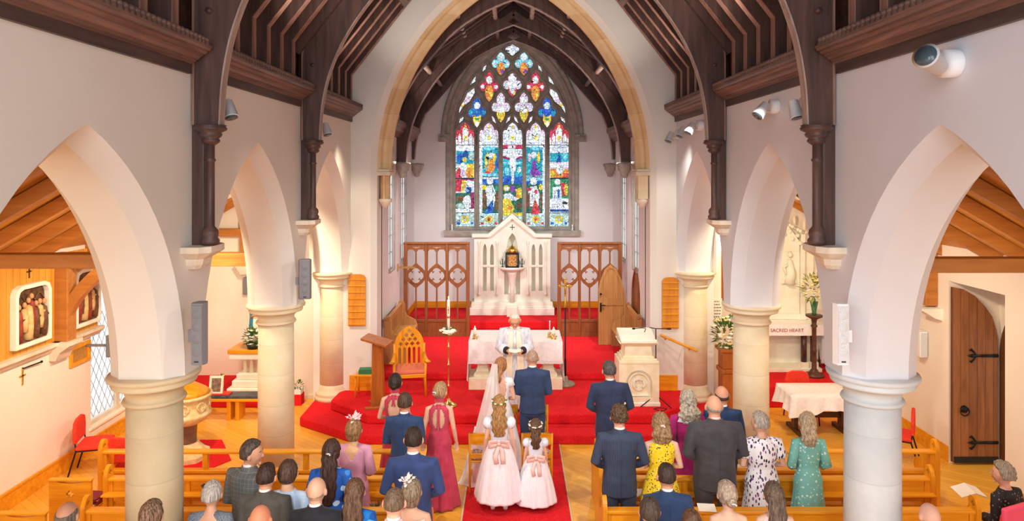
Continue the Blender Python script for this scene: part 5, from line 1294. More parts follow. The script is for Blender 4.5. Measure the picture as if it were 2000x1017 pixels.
    hg.tube([hp_(0, .0, -.05), piv + Vector((0, .004, -.02))], [.05 * hs, .05 * s], 12)
    g.join(hg, RM)
    bake(g, 'body', skin(skinc), t, vox)
    if fine:
        for sx in (-1, 1):
            e = G(); e.ell(RM @ hp_(sx * .031, .082, .008), (.012 * hs, .010 * hs, .008 * hs), 12, 8); e.build('eye', m_eye, t)
            e = G(); e.ell(RM @ hp_(sx * .031, .0905, .007), (.005 * hs, .003 * hs, .005 * hs), 8, 6); e.build('iris', m_iris, t)
            e = G(); e.tube([RM @ hp_(sx * .016, .094, .03), RM @ hp_(sx * .032, .093, .034), RM @ hp_(sx * .048, .084, .028)], .0035 * hs, 6); e.build('eyebrow', hairmat(hair[1], hair[2]), t)
        e = G(); e.tube([RM @ hp_(-.022, .087, -.055), RM @ hp_(0, .097, -.053), RM @ hp_(.022, .087, -.055)], [.003 * hs, .006 * hs, .003 * hs], 8); e.build('lips', m_lip, t)
    # hair
    st, h1, h2 = hair[:3]; opt = hair[3] if len(hair) > 3 else {}
    rnd = random.Random(hash(label) & 0 or len(label) * 13 + int(u)); sd = rnd.uniform(0, 50)
    thick = opt.get('thick', .10 if st in ('short', 'bald', 'crop') else .14); low = {'short': -.34, 'crop': -.30, 'bald': -.36, 'grey': -.45}.get(st, -.55)
    bal = opt.get('bald', .45) if st == 'bald' else 0
    curl = opt.get('curl', 0)
    def hf(d, ph):
        wv = hairmask(d, low, opt.get('front', .10 if not fem else .2), bal)
        n_ = nz(d.x * 3 + sd, d.y * 3, d.z * 3) * .05 + nz(d.x * 11 + sd, d.y * 11, d.z * 11) * (.02 + curl * .06) + curl * .22 * nz(d.x * 6 + sd, d.y * 6, d.z * 6) + (.018 * sin(ph * 16 + 3 * nz(d.x * 3, d.y * 3, sd)) if st not in ('crop', 'bald') else 0)
        kk = .90 + wv * (.10 + thick + n_ * 1.0) + (.06 * wv * max(0, d.z) if st == 'short' else 0)
        return hc + head_pt(d, hs, kk)
    hh = blob(hf, 64, 44)
    if st in ('long', 'half'):
        Lh = opt.get('len', .36); wd = opt.get('width', .085); n = 26; rings = []
        for j in range(n):
            tt = j / (n - 1); z = .03 - (Lh + .03) * tt
            yc = lerp(-.058, -.118, cl(tt * 1.6)) - .012 * sin(tt * pi)
            ww = lerp(.078, wd, cl(tt * 2)) * (1 - .35 * max(0, tt - .7) / .3 * opt.get('taper', 1)); dd = lerp(.05, .028, tt)
            wavy = opt.get('wave', .006)
            rings.append([(hc.x + (ww * cos(a) + wavy * sin(z * 60 + sd)) * hs * (1 + .035 * sin(a * 11 + z * 14 + sd) + curl * .25 * nz(a * 2, z * 26, sd)), hc.y + (yc + dd * sin(a)) * hs * (1 + .05 * sin(a * 9 + sd) + curl * .2 * nz(a * 3, z * 30, sd + 9)), hc.z + z * hs) for a in [2 * pi * i / 40 for i in range(40)]])
        hh.loft(rings, True, True)
    if st == 'bob':
        rings = []; n = 14; Lh = opt.get('len', .13)
        for j in range(n):
            tt = j / (n - 1); z = .02 - (Lh + .02) * tt; rings.append([(hc.x + .088 * (1 + .08 * sin(tt * pi)) * (1 - .25 * tt * tt) * hs * cos(a) * (1 + .02 * sin(a * 13)), hc.y + (-.035 + .07 * (1 - .2 * tt) * sin(a)) * hs, hc.z + z * hs) for a in [2 * pi * i / 36 for i in range(36)]])
        hh.loft(rings, True, True)
    if st in ('bun', 'updo'):
        bz = opt.get('bz', -.02); hh.ell(hc + Vector((0, -.105, bz)) * hs, (.048 * hs, .038 * hs, .045 * hs), 20, 14, lambda d: 1 + .08 * sin(7 * math.atan2(d.z, d.x) + 6 * d.y))
        hh.tube([hc + Vector((-.05, -.085, bz + .02)) * hs, hc + Vector((0, -.13, bz + .035)) * hs, hc + Vector((.05, -.085, bz - .01)) * hs], .016 * hs, 8)
    g2 = G(); g2.join(hh, RM); g2.build('hair', hairmat(h1, h2), t)
    T = dict(t=t, s=s, hs=hs, TP=TP, AP=AP, RM=RM, hc=hc, fem=fem, w=w, shx=shx, seated=seated, belly=belly)
    wear(T, outfit); return T
def sleeve(g, A, s, k, r0=.066, r1=.05, upto=.93, fem=False, puff=0, flare=0):
    sh_, e, wr, hd = A; sx = 1 if sh_.x > 0 else -1
    end = e.lerp(wr, upto)
    g.tube([(sx * .07 * s, -.012 * s, 1.432 * s), sh_ + Vector((0, 0, .006 * s)), sh_.lerp(e, .5), e, e.lerp(wr, .4), end], [r0 * .95 * k, r0 * 1.04 * k, r0 * .92 * k, r1 * 1.1 * k, r1 * (1.02 + flare) * k, r1 * (.86 + flare * 1.6) * k], 20)
def wear(T, o):
    t, s, TP, AP, fem, w = T['t'], T['s'], T['TP'], T['AP'], T['fem'], T['w']
    kk = s * (w * .5 + .5)
    sd = T['hc'].z * 31 + t.location.x * 7
    if 'jacket' in o:
        g = G(); hem = o.get('hem', .76) * s; P = []
        JP = [(1.51 * s, .064 * s * w, .064 * s * w, -.004 * s), (1.485 * s, .085 * s * w, .08 * s * w, -.008 * s), (1.462 * s, .175 * s * w, .106 * s * w, -.012 * s), (1.425 * s, .218 * s * w, .124 * s * w, -.01 * s), (1.33 * s, .212 * s * w, .136 * s * w, -.004 * s), (1.22 * s, .192 * s * w, .142 * s * w * (1 + T['belly']), 0), (1.08 * s, .178 * s * w, .138 * s * w * (1 + 1.3 * T['belly']), 0), (.95 * s, .19 * s * w, .148 * s * w * (1 + T['belly']), 0), (hem, .20 * s * w, .152 * s * w, 0)]
        n = 30; zs = [JP[0][0] - (JP[0][0] - hem) * i / n for i in range(n + 1)]
        g.loft([ering(z, *prof_at(JP, z), n=48, e=2.25, fn=lambda a, z=z: 1 + .012 * sin(a * 5 + z * 9 + sd) + .01 * nz(a * 2, z * 7, sd)) for z in zs])
        for sx in (-1, 1): sleeve(g, AP[sx], s, kk)
        # creases at elbows come from noise displacement
        g.v = [tuple(Vector(p) + Vector((nz(p[0] * 9, p[1] * 9 + sd, p[2] * 14), nz(p[0] * 9 + 9, p[1] * 9, p[2] * 14 + sd), 0)) * .007) for p in g.v]
        ob = bake(g, 'jacket', o['jacket'], t, .0105, 3)
        g = G(); g.loft([[(rx * cos(a), -.006 * s + ry * sin(a) + (.02 * s if sin(a) > .3 else 0), z + (-.05 * s * max(0, sin(a)))) for a in [2 * pi * i / 28 for i in range(28)]] for z, rx, ry in ((1.46 * s, .105 * s * w, .092 * s * w), (1.49 * s, .088 * s * w, .082 * s * w), (1.52 * s, .075 * s * (w * .5 + .5), .073 * s * (w * .5 + .5)), (1.53 * s, .07 * s, .068 * s), (1.52 * s, .062 * s, .062 * s))], False, True)
        g.build('jacket_collar', o['jacket'], t)
        g = G(); g.loft([[(rx * cos(a), .001 * s + ry * sin(a), z) for a in [2 * pi * i / 28 for i in range(28)]] for z, rx, ry in ((1.49 * s, .068 * s, .07 * s), (1.545 * s, .061 * s, .064 * s), (1.55 * s, .058 * s, .061 * s), (1.53 * s, .056 * s, .058 * s))], False, True)
        g.build('shirt_collar', o.get('shirt', m_shirt), t)
        # centre seam and vent
        g = G(); pts = []
        for i in range(16):
            z = lerp(1.46 * s, hem, i / 15); rx, ry, cy = prof_at(JP, z); pts.append((0, cy - ry * 1.005 - .001, z))
        g.tube(pts, .0022, 5); g.build('back_seam', o['jacket'], t)
    if 'trousers' in o and not T['seated']:
        g = G(); g.loft([ering(z, rx * s * w, ry * s * w, 0, 32) for z, rx, ry in ((1.0, .165, .125), (.92, .178, .138), (.82, .175, .135), (.77, .12, .1))])
        for sx in (-1, 1):
            g.tube([(sx * .088 * s * w, 0, .92 * s), (sx * .098 * s * w, 0, .7 * s), (sx * .102 * s * w, .005, .48 * s), (sx * .104 * s * w, -.01, .25 * s), (sx * .104 * s * w, 0, .055 * s)], [.105 * s * w, .098 * s * w, .078 * s, .07 * s, .066 * s], 20)
        g.v = [tuple(Vector(p) + Vector((nz(p[0] * 9, p[1] * 9 + sd, p[2] * 10), nz(p[0] * 9 + 9, p[1] * 9, p[2] * 10 + sd), 0)) * .008) for p in g.v]
        bake(g, 'trousers', o['trousers'], t, .013, 3)
        for sx in (-1, 1):
            g = G(); g.tube([(sx * .103 * s, -.085 * s, .04 * s), (sx * .105 * s, -.02 * s, .05 * s), (sx * .11 * s, .08 * s, .048 * s), (sx * .115 * s, .19 * s, .03 * s), (sx * .116 * s, .22 * s, .022 * s)], [(.035 * s, .03 * s), (.045 * s, .038 * s), (.042 * s, .042 * s), (.028 * s, .04 * s), (.012 * s, .02 * s)], 14, up=(0, 0, 1)); g.build('shoe', o.get('shoes', m_shoe), t)
    if 'skirtlegs' in o: pass
    if 'dress' in o:
        d = o['dress']; g = G(); top = d.get('top', 1.445) * s; waist = d.get('waist', 1.10) * s; hem = d.get('hem', .45) * s; fl = d.get('flare', .27) * s; nf = d.get('folds', 9); am = d.get('amp', .05); off = d.get('off', .012) * s
        if T['seated']: hem = .80 * s
        n1 = 26; rows = []; seg = 72; bo = d.get('back_open')
        for j in range(n1 + 1):
            z = lerp(top, waist, j / n1); rx, ry, cy = prof_at(TP, z); ls = d.get('loose', 0) * s * sin(pi * cl(j / n1))
            rows.append(ering(z, rx + off + ls, ry + off + ls, cy, seg))
        rx, ry, cy = prof_at(TP, waist); n2 = 30
        for j in range(1, n2 + 1):
            tt = j / n2; z = lerp(waist, hem, tt); bx, by, bc = prof_at(TP, max(z, .86 * s)) ; e_ = tt ** d.get('curve', .8)
            rxx = max(lerp(rx + off, fl, e_), (bx + off * 1.3) if z > .82 * s else 0); ryy = max(lerp(ry + off, fl * .86, e_), (by + off * 1.3) if z > .82 * s else 0)
            rows.append(ering(z, rxx, ryy, lerp(cy, 0, tt), seg, fn=lambda a, tt=tt: 1 + am * min(1, tt * 1.5) * (sin(a * nf + sd + 1.2 * sin(a * 3 + sd)) + .5 * sin(a * (nf * 2 + 1) + tt * 2))))
        vs = [p for r in rows for p in r]; fs = []
        neck = d.get('neck', .06) * s
        for k in range(len(rows) - 1):
            for i in range(seg):
                j = (i + 1) % seg; q4 = [rows[k][i], rows[k][j], rows[k + 1][j], rows[k + 1][i]]; c = Vector((0, 0, 0))
                for p in q4: c += Vector(p) / 4
                if bo and c.y < 0 and ((c.x / (bo[0] * s)) ** 2 + ((c.z - bo[1] * s) / (bo[2] * s)) ** 2) < 1: continue
                if d.get('vneck') and c.y < 0 and c.z > d['vneck'] * s + abs(c.x) * 1.5: continue
                fs.append((k * seg + i, k * seg + j, (k + 1) * seg + j, (k + 1) * seg + i))
        g.add(vs, fs, True)
        sl = d.get('sleeve')
        if sl:
            for sx in (-1, 1):
                sh_, e, wr, hd = AP[sx]
                if sl == 'puff': g.ell(sh_ + Vector((sx * .02 * s, 0, -.035 * s)), (.082 * s, .08 * s, .085 * s), 24, 16, lambda q_: 1 + .05 * sin(9 * math.atan2(q_.y, q_.x)))
                elif sl == 'short': g.tube([(sx * .05 * s, -.012 * s, 1.435 * s), sh_ + Vector((0, 0, .006 * s)), sh_.lerp(e, .5), sh_.lerp(e, .62)], [.056 * kk, .068 * kk, .062 * kk, .064 * kk], 20)
                elif sl == 'cap': g.tube([(sx * .05 * s, -.012 * s, 1.435 * s), sh_ + Vector((0, 0, .006 * s)), sh_.lerp(e, .25)], [.052 * kk, .064 * kk, .066 * kk], 20)
                elif sl == 'elbow': g.tube([(sx * .05 * s, -.012 * s, 1.435 * s), sh_ + Vector((0, 0, .006 * s)), sh_.lerp(e, .6), e, e.lerp(wr, .25)], [.054 * kk, .064 * kk, .056 * kk, .056 * kk, .062 * kk], 20)
                elif sl == 'wide': sleeve(g, AP[sx], s, kk, .066, .07, .8, flare=.25)
                else: sleeve(g, AP[sx], s, kk, .06, .05, .95, flare=.1)
        bn = 'dress' if not d.get('name') else d['name']
        ob = g.build(bn, d['mat'], t, fix=False)
        sol = ob.modifiers.new('thickness', 'SOLIDIFY'); sol.thickness = .003; sol.offset = 1
        if 'skirt_mat' in d:
            pass
        if d.get('sash'):
            g = G(); rx, ry, cy = prof_at(TP, waist); g.loft([ering(waist + dz * s, rx + off + .006 * s, ry + off + .006 * s, cy, 40) for dz in (-.03, 0, .03)], False, True); g.build('sash', d['sash'], t)
    if 'halter' in o:
        m_ = o['halter']; g = G()
        g.loft([ering(z, rx * s, ry * s, cy * s, 32) for z, rx, ry, cy in ((1.455, .075, .066, -.002), (1.49, .068, .062, -.002), (1.505, .062, .06, 0))], False, True)
        g.build('halter_neck', m_, t)
        g = G()
        for sx in (-1, 1):
            g.ell((sx * .020 * s, -.078 * s, 1.485 * s), (.022 * s, .010 * s, .016 * s), 10, 8)
            pts = [(sx * (.004 + .012 * j / 8 + .003 * sin(j)) * s, -(.078 + .052 * min(1, j / 3)) * s - .004, (1.48 - o.get('ribbon', .3) * j / 8) * s) for j in range(9)]
            g.tube(pts, [(.003, .012 * s)] * 9, 6, up=(0, 1, 0))
        g.build('neck_ribbon', m_, t)
    for nm, f_ in o.get('extra', {}).items(): f_(T)
def fascinator(col, tall=.16, x=.03, z=.1, y=-.02, n=14, name='fascinator'):
    def f(T):
        g = G(); rnd = random.Random(5); c = T['RM'] @ (T['hc'] + Vector((x, y, z)) * T['hs'])
        g.ell(c, (.035, .035, .012), 14, 8)
        for i in range(n):
            d = Vector((rnd.gauss(0, .8), rnd.gauss(0, .6), rnd.uniform(.3, 1.2))).normalized(); L_ = tall * rnd.uniform(.5, 1)
            pts = [c + d * L_ * k / 4 + Vector((0, 0, -.02)) * (k / 4) ** 2 for k in range(5)]; g.tube(pts, [(.002, .004), (.002, .014), (.002, .018), (.002, .014), (.001, .003)], 6)
            g.ell(pts[-2], (.014, .014, .012), 8, 6)
        g.build(name, col, T['t'])
    return f
def clip_(col, z=-.02, y=-.115):
    def f(T): g = G(); c = T['RM'] @ (T['hc'] + Vector((0, y, z)) * T['hs']); g.ell(c, (.03, .012, .012), 12, 8); g.ell(c + Vector((.02, -.004, -.012)), (.014, .01, .01), 8, 6); g.build('hair_clip', col, T['t'])
    return f
def glasses(T):
    g = G(); RM, hc, hs = T['RM'], T['hc'], T['hs']; hp_ = lambda x, y, z: RM @ (hc + Vector((x, y, z)) * hs)
    for sx in (-1, 1):
        g.tube([hp_(sx * (.033 + .021 * cos(a)), .101, .006 + .015 * sin(a)) for a in [i * pi / 6 for i in range(13)]], .0022, 5)
        g.tube([hp_(sx * .054, .1, .01), hp_(sx * .082, .05, .012), hp_(sx * .084, .0, .008)], .0025, 5)
    g.tube([hp_(-.012, .103, .01), hp_(.012, .103, .01)], .0022, 5)
    g.build('glasses', m_iron, T['t'])
def crown(cols, n=16):
    def f(T):
        for i in range(n):
            a = 2 * pi * i / n + .1; p = T['RM'] @ (T['hc'] + Vector((.094 * cos(a), .108 * sin(a) - .01, .055 + .02 * sin(a))) * T['hs'])
            g = G(); bloom(g, (0, 0, 0), .022); g.build('hair_flower', cols[i % len(cols)], T['t'], loc=tuple(p), fix=False)
    return f
def bow(col, z=1.13, y=-.15, k=1.0):
    def f(T):
        s = T['s'] * k; g = G(); c = Vector((0, y * T['s'], z * T['s']))
        for sx in (-1, 1):
            pts = [c, c + Vector((sx * .05, -.035, .035)) * s, c + Vector((sx * .12, -.045, .03)) * s, c + Vector((sx * .125, -.04, -.03)) * s, c + Vector((sx * .05, -.03, -.02)) * s, c]
            g.tube(pts, [(.008, .012), (.01, .03 * s), (.012, .04 * s), (.012, .04 * s), (.01, .025 * s), (.008, .012)], 10, up=(0, 1, 0))
            g.tube([c, c + Vector((sx * .03 + .01, -.03, -.08)) * s, c + Vector((sx * .05, -.05, -.16)) * s, c + Vector((sx * .045 + .015, -.085, -.25)) * s], [(.006, .018), (.006, .028 * s), (.006, .034 * s), (.005, .03 * s)], 8, up=(0, 1, 0))
        g.ell(c + Vector((0, -.025, 0)) * s, (.026 * s, .022 * s, .024 * s), 12, 8); g.build('satin_bow', col, T['t'])
    return f
m_navy = cloth('navy_suit', '2c3a5c', '24304e'); m_navy2 = cloth('blue_suit', '33477c', '2b3c6a'); m_navy3 = cloth('bright_navy_suit', '28426e', '203658'); m_groom = cloth('groom_suit', '30446a', '283a5a')
m_char = cloth('charcoal_suit', '46444a', '3a3a40'); m_greysuit = cloth('brown_grey_suit', '55524e', '484642'); m_blk = cloth('black_suit', '23262e', '1c1e26')
m_pin = fabric_stripe('pinstripe_navy', s2l('2a3750'), s2l('5e6c86'), 60)
m_chk = fabric_check('grey_check', s2l('66696c'), s2l('8d9a8c'))
m_coral = cloth('coral_satin', 'c2415a', 'ae3350'); m_rib = cloth('dark_coral_ribbon', '98213e')
m_mag = cloth('magenta_jersey', 'b0206e', '8c1a66'); m_mauve = cloth('mauve_crepe', 'd69ab4', 'c488a6')
m_bluefl = fabric_floral('blue_floral', s2l('1f58b4'), [s2l('0f2f70'), s2l('3d8ad8'), s2l('123a8a'), s2l('bcd8f0')], 11, .62)
m_blue2 = fabric_floral('bright_blue_floral', s2l('1878d8'), [s2l('0d3f9a'), s2l('52c0f0'), s2l('0d57b4')], 8, .62)
m_yellow = fabric_floral('yellow_floral', s2l('f0d01e'), [s2l('4a4a3a'), s2l('f4ecb0'), s2l('5a5040')], 38, .50)
m_bwleaf = fabric_floral('white_leaf_print', s2l('eceef6'), [s2l('23243c'), s2l('3b3a5c'), s2l('8a5a98')], 34, .56, None, (1, 1, .5))
m_teal = fabric_floral('teal_spot', s2l('78c0ba'), [s2l('dcf4ee'), s2l('a6e0d8')], 24, .45)
m_teal2 = mat('dotted_slate', s2l('5c6a7a'), s2l('8896a4'), .8, sc=120, lo=.48, hi=.52)
m_blackfl = fabric_floral('black_floral', s2l('222026'), [s2l('4a6a60'), s2l('8a8488'), s2l('343038')], 26, .42)
m_skyblue = cloth('pale_blue_cotton', 'a8c8ee', 'dfeaf8'); m_lacew = cloth('white_lace', 'eceef2', 'd6d8e2')
m_satin = mat('white_satin', s2l('eef2fa'), s2l('dfe6f4'), .35, sc=6); m_tulle_s = mat('tulle_skirt', s2l('f4f2f6'), s2l('e8e6ee'), .9, sc=9, st=(6, 6, .6))
m_ribbon = mat('blush_ribbon', s2l('f2d2c8'), s2l('e4bcb2'), .35, sc=8); m_whiteshoe = mat('white_shoe', s2l('f4f4f6'), rough=.4)
m_fpink = cloth('pink_net', 'f4b8c0', 'fae4e6'); m_fcream = cloth('cream_net', 'e2dcd8', 'f4f0ee'); m_fdark = cloth('plum_net', '5a1c44', '2a1c34')
m_silver = mat('silver_clip', (.8, .8, .85), rough=.25, metal=.9)
man = dict(fem=False); woman = dict(fem=True)
# ---- couple
person('person with shaved head in blue suit standing before the priest, back to camera', 1040, 10.9, 1.80, hair=('crop', 'a08470', 'b49884', dict(thick=.015)), arms='front', w=1.05, skinc='cfa084', outfit=dict(jacket=m_groom, trousers=m_groom, hem=.83), yaw=3)
def bridehair(T):
    pass
def veil(T):
    t, s = T['t'], T['s']; g = G(); rows = []; n = 34; m = 28; loc = t.location
    top = T['RM'] @ (T['hc'] + Vector((0, -.12, .07)) * T['hs']); top.x -= .045; top.y -= .03
    for j in range(n + 1):
        a = j / n; z = lerp(top.z, .03, min(1, a * 1.04)); ex = max(0, a - .9) * 3
        L_ = lerp(-.045, -.50, a) - .12 * ex; R_ = lerp(.04, .15, min(1, a * 1.6)) - .06 * a; yb = lerp(top.y, -.66, a ** .8) - .25 * ex
        row = []
        for i in range(m + 1):
            b = i / m; x = lerp(L_, R_, b); y = yb + .11 * (2 * b - 1) ** 2 * min(1, a * 5) + .016 * sin(b * 26 + a * 3) * min(1, a * 3) - .04 * a * b
            row.append((top.x + x, y, z + .004 * sin(b * 13)))
        rows.append(row)
    g.loft(rows, False, True, False); g.build('veil', m_veil, t, fix=False)
    g = G(); g.tube([Vector(r[0]) + Vector((0, -.004, 0)) for r in rows[18:]], [(.004, .018)] * (n - 17), 6); g.build('veil_lace_edge', m_lacew, t)
m_veil, nt, b_ = nodes('sheer_veil'); L = nt.links
tr_ = N(nt, 'ShaderNodeBsdfTransparent'); df_ = N(nt, 'ShaderNodeBsdfDiffuse'); df_.inputs[0].default_value = (.93, .92, .93, 1); tl_ = N(nt, 'ShaderNodeBsdfTranslucent'); tl_.inputs[0].default_value = (.9, .9, .92, 1)
a1_ = N(nt, 'ShaderNodeMixShader'); a1_.inputs[0].default_value = .35; L.new(df_.outputs[0], a1_.inputs[1]); L.new(tl_.outputs[0], a1_.inputs[2])
lw = N(nt, 'ShaderNodeLayerWeight'); lw.inputs[0].default_value = .35; a2_ = N(nt, 'ShaderNodeMixShader'); L.new(mth(nt, 'ADD', mth(nt, 'MULTIPLY', lw.outputs[1], .25), .70), a2_.inputs[0]); L.new(tr_.outputs[0], a2_.inputs[1]); L.new(a1_.outputs[0], a2_.inputs[2])
L.new(a2_.outputs[0], nt.nodes['Material Output'].inputs[0])
person('person in a white wedding dress with long sheer veil, beside the blue suited partner', 977, 10.8, 1.70, fem=True, hair=('long', '8a5a36', 'c08a58', dict(len=.22, width=.06)), arms='front', yaw=-22, skinc='e0b098',
       outfit=dict(dress=dict(mat=m_lacew, hem=.02, flare=.40, folds=9, amp=.05, back_open=(.10, 1.30, .17), top=1.40, sleeve='cap'), extra=dict(v=veil)))
# ---- priest
m_alb = mat('white_alb', s2l('eceef4'), s2l('c2cadc'), .8, sc=6, st=(4, 4, 1)); m_chas = mat('cream_stole', s2l('f6f0dc'), s2l('ece2c4'), .7, sc=5); m_cass = cloth('black_cassock', '24222a')
def vest(T):
    s, t, TP = T['s'], T['t'], T['TP']; g = G(); rows = []
    for j in range(26):
        z = lerp(1.47, .30, j / 25) * s; rx, ry, cy = prof_at(TP, max(z, .9 * s)); hw_ = lerp(.09, .20, cl(j / 9)) * s; fl = .03 + .05 * cl((1.1 * s - z)); ry += fl + .02; rx += fl + .03
        rows.append([(lerp(.03, .05, j / 25) * s + hw_ * b * .62, cy + ry * sqrt(max(.05, 1 - ((.03 * s + hw_ * b * .62) / rx) ** 2)) + .004 * sin(b * 6), z) for b in [i / 8 for i in range(9)]])
    g.loft(rows, False, True, False); g.loft([[(-x, y, z) for x, y, z in r] for r in rows], False, True, False); g.tube([(.07 * s * cos(a), -.01 + .075 * s * sin(a), 1.49 * s) for a in [R(70) - R(320) * i / 16 for i in range(17)]], [(.02, .03)] * 17, 8); ob = g.build('cream_vestment', m_chas, t, fix=False)
    sol = ob.modifiers.new('thickness', 'SOLIDIFY'); sol.thickness = .004
    for sx in (-1, 1):
        g = G(); sh_, e, wr, hd = T['AP'][sx]; g.tube([e.lerp(wr, .55), e.lerp(wr, .78), wr - (wr - e).normalized() * .005], [(.062 * s, .062 * s), (.072 * s, .07 * s), (.062 * s, .06 * s)], 16); g.build('black_cuff', m_cass, t)
    g = G()
    for sx in (-1, 1): g.tube([(sx * .035 * s, .105 * s, 1.44 * s), (sx * .05 * s, .155 * s, 1.3 * s), (sx * .06 * s, .18 * s, 1.1 * s)], [(.003, .006)] * 3, 6)
    g.build('vestment_braid', mat('silver_braid', s2l('9aa4b0'), rough=.5), t)
person('white-haired person in cream vestments reading from an open book before the altar', 1005.5, 12.55, 1.72, z0=ZP, rot=180, arms='priest', pitch=-22, hs=1.14, vox=.0062, fine=True, skinc='e0a284', w=1.14,
       hair=('short', 'd8d2c8', 'efeae2', dict(thick=.03, front=-.02)), outfit=dict(dress=dict(mat=m_alb, hem=.05, flare=.34, folds=9, amp=.05, sleeve='wide', top=1.49, loose=.03, name='alb'), extra=dict(v=vest, g=glasses)))
bk = G(); 
for sx in (-1, 1): bk.add([(0, 0, 0), (sx * .11, 0, .02), (sx * .11, .15, .03), (0, .15, .012), (0, 0, .012), (sx * .11, 0, .032), (sx * .11, .15, .042), (0, .15, .024)], [(0, 1, 2, 3), (4, 5, 6, 7), (0, 1, 5, 4), (1, 2, 6, 5), (2, 3, 7, 6), (3, 0, 4, 7)])
o = bk.build('open_book', m_card, loc=(PX(1005.5, 12.15), 12.06, ZP + 1.12)); tag(o, 'open white book held by the priest in both hands', 'book')
# ---- bridesmaids
BD = dict(mat=m_coral, hem=.02, flare=.27, folds=11, amp=.06, back_open=(.092, 1.29, .155), top=1.475, curve=1.1)
person('person in coral open-backed dress with dark bun, left of the tall candle', 771, 10.0, 1.68, fem=True, hair=('bun', '1e1614', '3a2a26'), arms='front', skinc='dcb39a', outfit=dict(dress=dict(BD), halter=m_coral, ribbon=.14))
person('person in coral open-backed dress with blonde updo and long neck ribbon, beside the aisle', 858, 9.6, 1.68, fem=True, hair=('updo', '8a6a48', 'c4a47c', dict(bz=.0)), arms='side', skinc='dcb096', yaw=-30, vox=.0085, outfit=dict(dress=dict(BD, flare=.31), halter=m_coral, ribbon=.34, extra=dict(c=clip_(m_silver, .03, -.14))))
# ---- flower girls
GD = dict(mat=m_tulle_s, hem=.30, flare=.40, folds=9, amp=.035, sleeve='puff', curve=.62, top=1.43)
def bodice(T):
    s, TP = T['s'], T['TP']; g = G(); g.loft([ering(lerp(1.44, 1.08, j / 12) * s, *[a + (.018 * s if i < 2 else 0) for i, a in enumerate(prof_at(TP, lerp(1.44, 1.08, j / 12) * s))], n=40) for j in range(13)], False, True)
    for sx in (-1, 1):
        sh_ = T['AP'][sx][0]; g.ell(sh_ + Vector((sx * .02 * s, 0, -.03 * s)), (.098 * s, .094 * s, .098 * s), 24, 16, lambda q_: 1 + .05 * sin(9 * math.atan2(q_.y, q_.x)))
    g.build('satin_bodice', m_satin, T['t'], fix=False)
def shoes_w(T):
    s = T['s']
    for sx in (-1, 1):
        g = G(); g.tube([(sx * .10 * s, -.085 * s, .04), (sx * .105 * s, 0, .042), (sx * .112 * s, .12 * s, .035), (sx * .115 * s, .2 * s, .022)], [(.03, .03), (.038, .035), (.032, .036), (.014, .02)], 12, up=(0, 0, 1)); g.build('white_shoe', m_whiteshoe, T['t'])
person('child in white tulle dress with long wavy hair and blush bow, taller of the two', 975, 9.5, 1.52, fem=True, hair=('long', '8a6238', 'c89c62', dict(len=.40, width=.105, wave=.012, curl=.3)), arms='side', skinc='e6bba4', w=.95,
       outfit=dict(dress=dict(GD, hem=.19), extra=dict(b=bodice, w=bow(m_ribbon, 1.10, -.16, 1.15), s=shoes_w, c=crown([m_green, m_petal], 14))))
person('small child in white tulle dress with flower crown, shorter of the two', 1046, 9.55, 1.14, fem=True, hair=('long', '4a3426', '7a5a42', dict(len=.28, width=.07, wave=.01, curl=.3)), arms='side', skinc='e4b49a', w=1.05, hs=.92,
       outfit=dict(dress=dict(GD, hem=.14, flare=.46), extra=dict(b=bodice, w=bow(m_ribbon, 1.10, -.165, 1.35), s=shoes_w, c=crown([m_fpink, m_petal, m_green], 18))))
# ---- right side
S = lambda m, **k: dict(jacket=m, trousers=m, **k)
person('person in navy suit with dark greying hair standing alone in front of the right pews', 1191, 10.25, 1.79, hair=('short', '3c3838', '6a6462'), arms='wide', w=1.1, yaw=12, outfit=S(m_navy, shoes=m_brown_shoe), skinc='cf9c80', belly=.1, hs=1.12)
person('person in pinstriped navy suit with curly dark hair in the right pew by the aisle', 1210, 8.3, 1.80, hair=('short', '3c2c20', '75573c', dict(curl=.9, thick=.15)), arms='wide', w=1.05, outfit=S(m_pin), skinc='d9a98c')
person('person in yellow floral sleeveless dress with wavy light brown hair', 1291, 8.35, 1.68, fem=True, hair=('long', '7a5c40', 'b09068', dict(len=.17, width=.11, curl=.9, thick=.2)), arms='front', w=1.1, skinc='e0b8a2', outfit=dict(dress=dict(mat=m_yellow, hem=.50, flare=.30, folds=8, amp=.05, waist=1.1, top=1.46), extra=dict(c=clip_(m_ribbon, .03, -.12))))
person('person in magenta dress with grey scarf and long silvery wavy hair', 1344, 9.2, 1.68, fem=True, hair=('long', '8c8072', 'd8cebc', dict(len=.24, width=.135, curl=.9, thick=.24)), arms='front', w=1.2, skinc='dcae98', outfit=dict(dress=dict(mat=m_mag, hem=.45, flare=.30, sleeve='long', top=1.46, folds=7, amp=.03), extra=dict(
    s=lambda T: G().loft([ering(z * T['s'], rx * T['s'], ry * T['s'], -.01, 36, fn=lambda a: 1 + .05 * sin(7 * a)) for z, rx, ry in ((1.40, .20, .125), (1.45, .165, .115), (1.49, .115, .095), (1.52, .08, .08))], False, True).build('grey_scarf', cloth('grey_scarf_wool', 'b4bcc4', 'dfe3e8'), T['t']))))
person('large balding person in charcoal suit in the right pews, broadest of the guests', 1396, 8.4, 1.90, hair=('bald', '8a8076', 'b4aaa0', dict(bald=.35, thick=.05)), arms='wide', w=1.22, outfit=S(m_char), skinc='dba488', belly=.15, hs=1.14)
person('balding person in bright navy suit behind the large charcoal suit, by the pale column', 1411, 9.2, 1.76, hair=('bald', '3a302c', '5c4c44', dict(bald=.4, thick=.06)), arms='front', w=1.0, outfit=S(m_navy3), skinc='dba084')
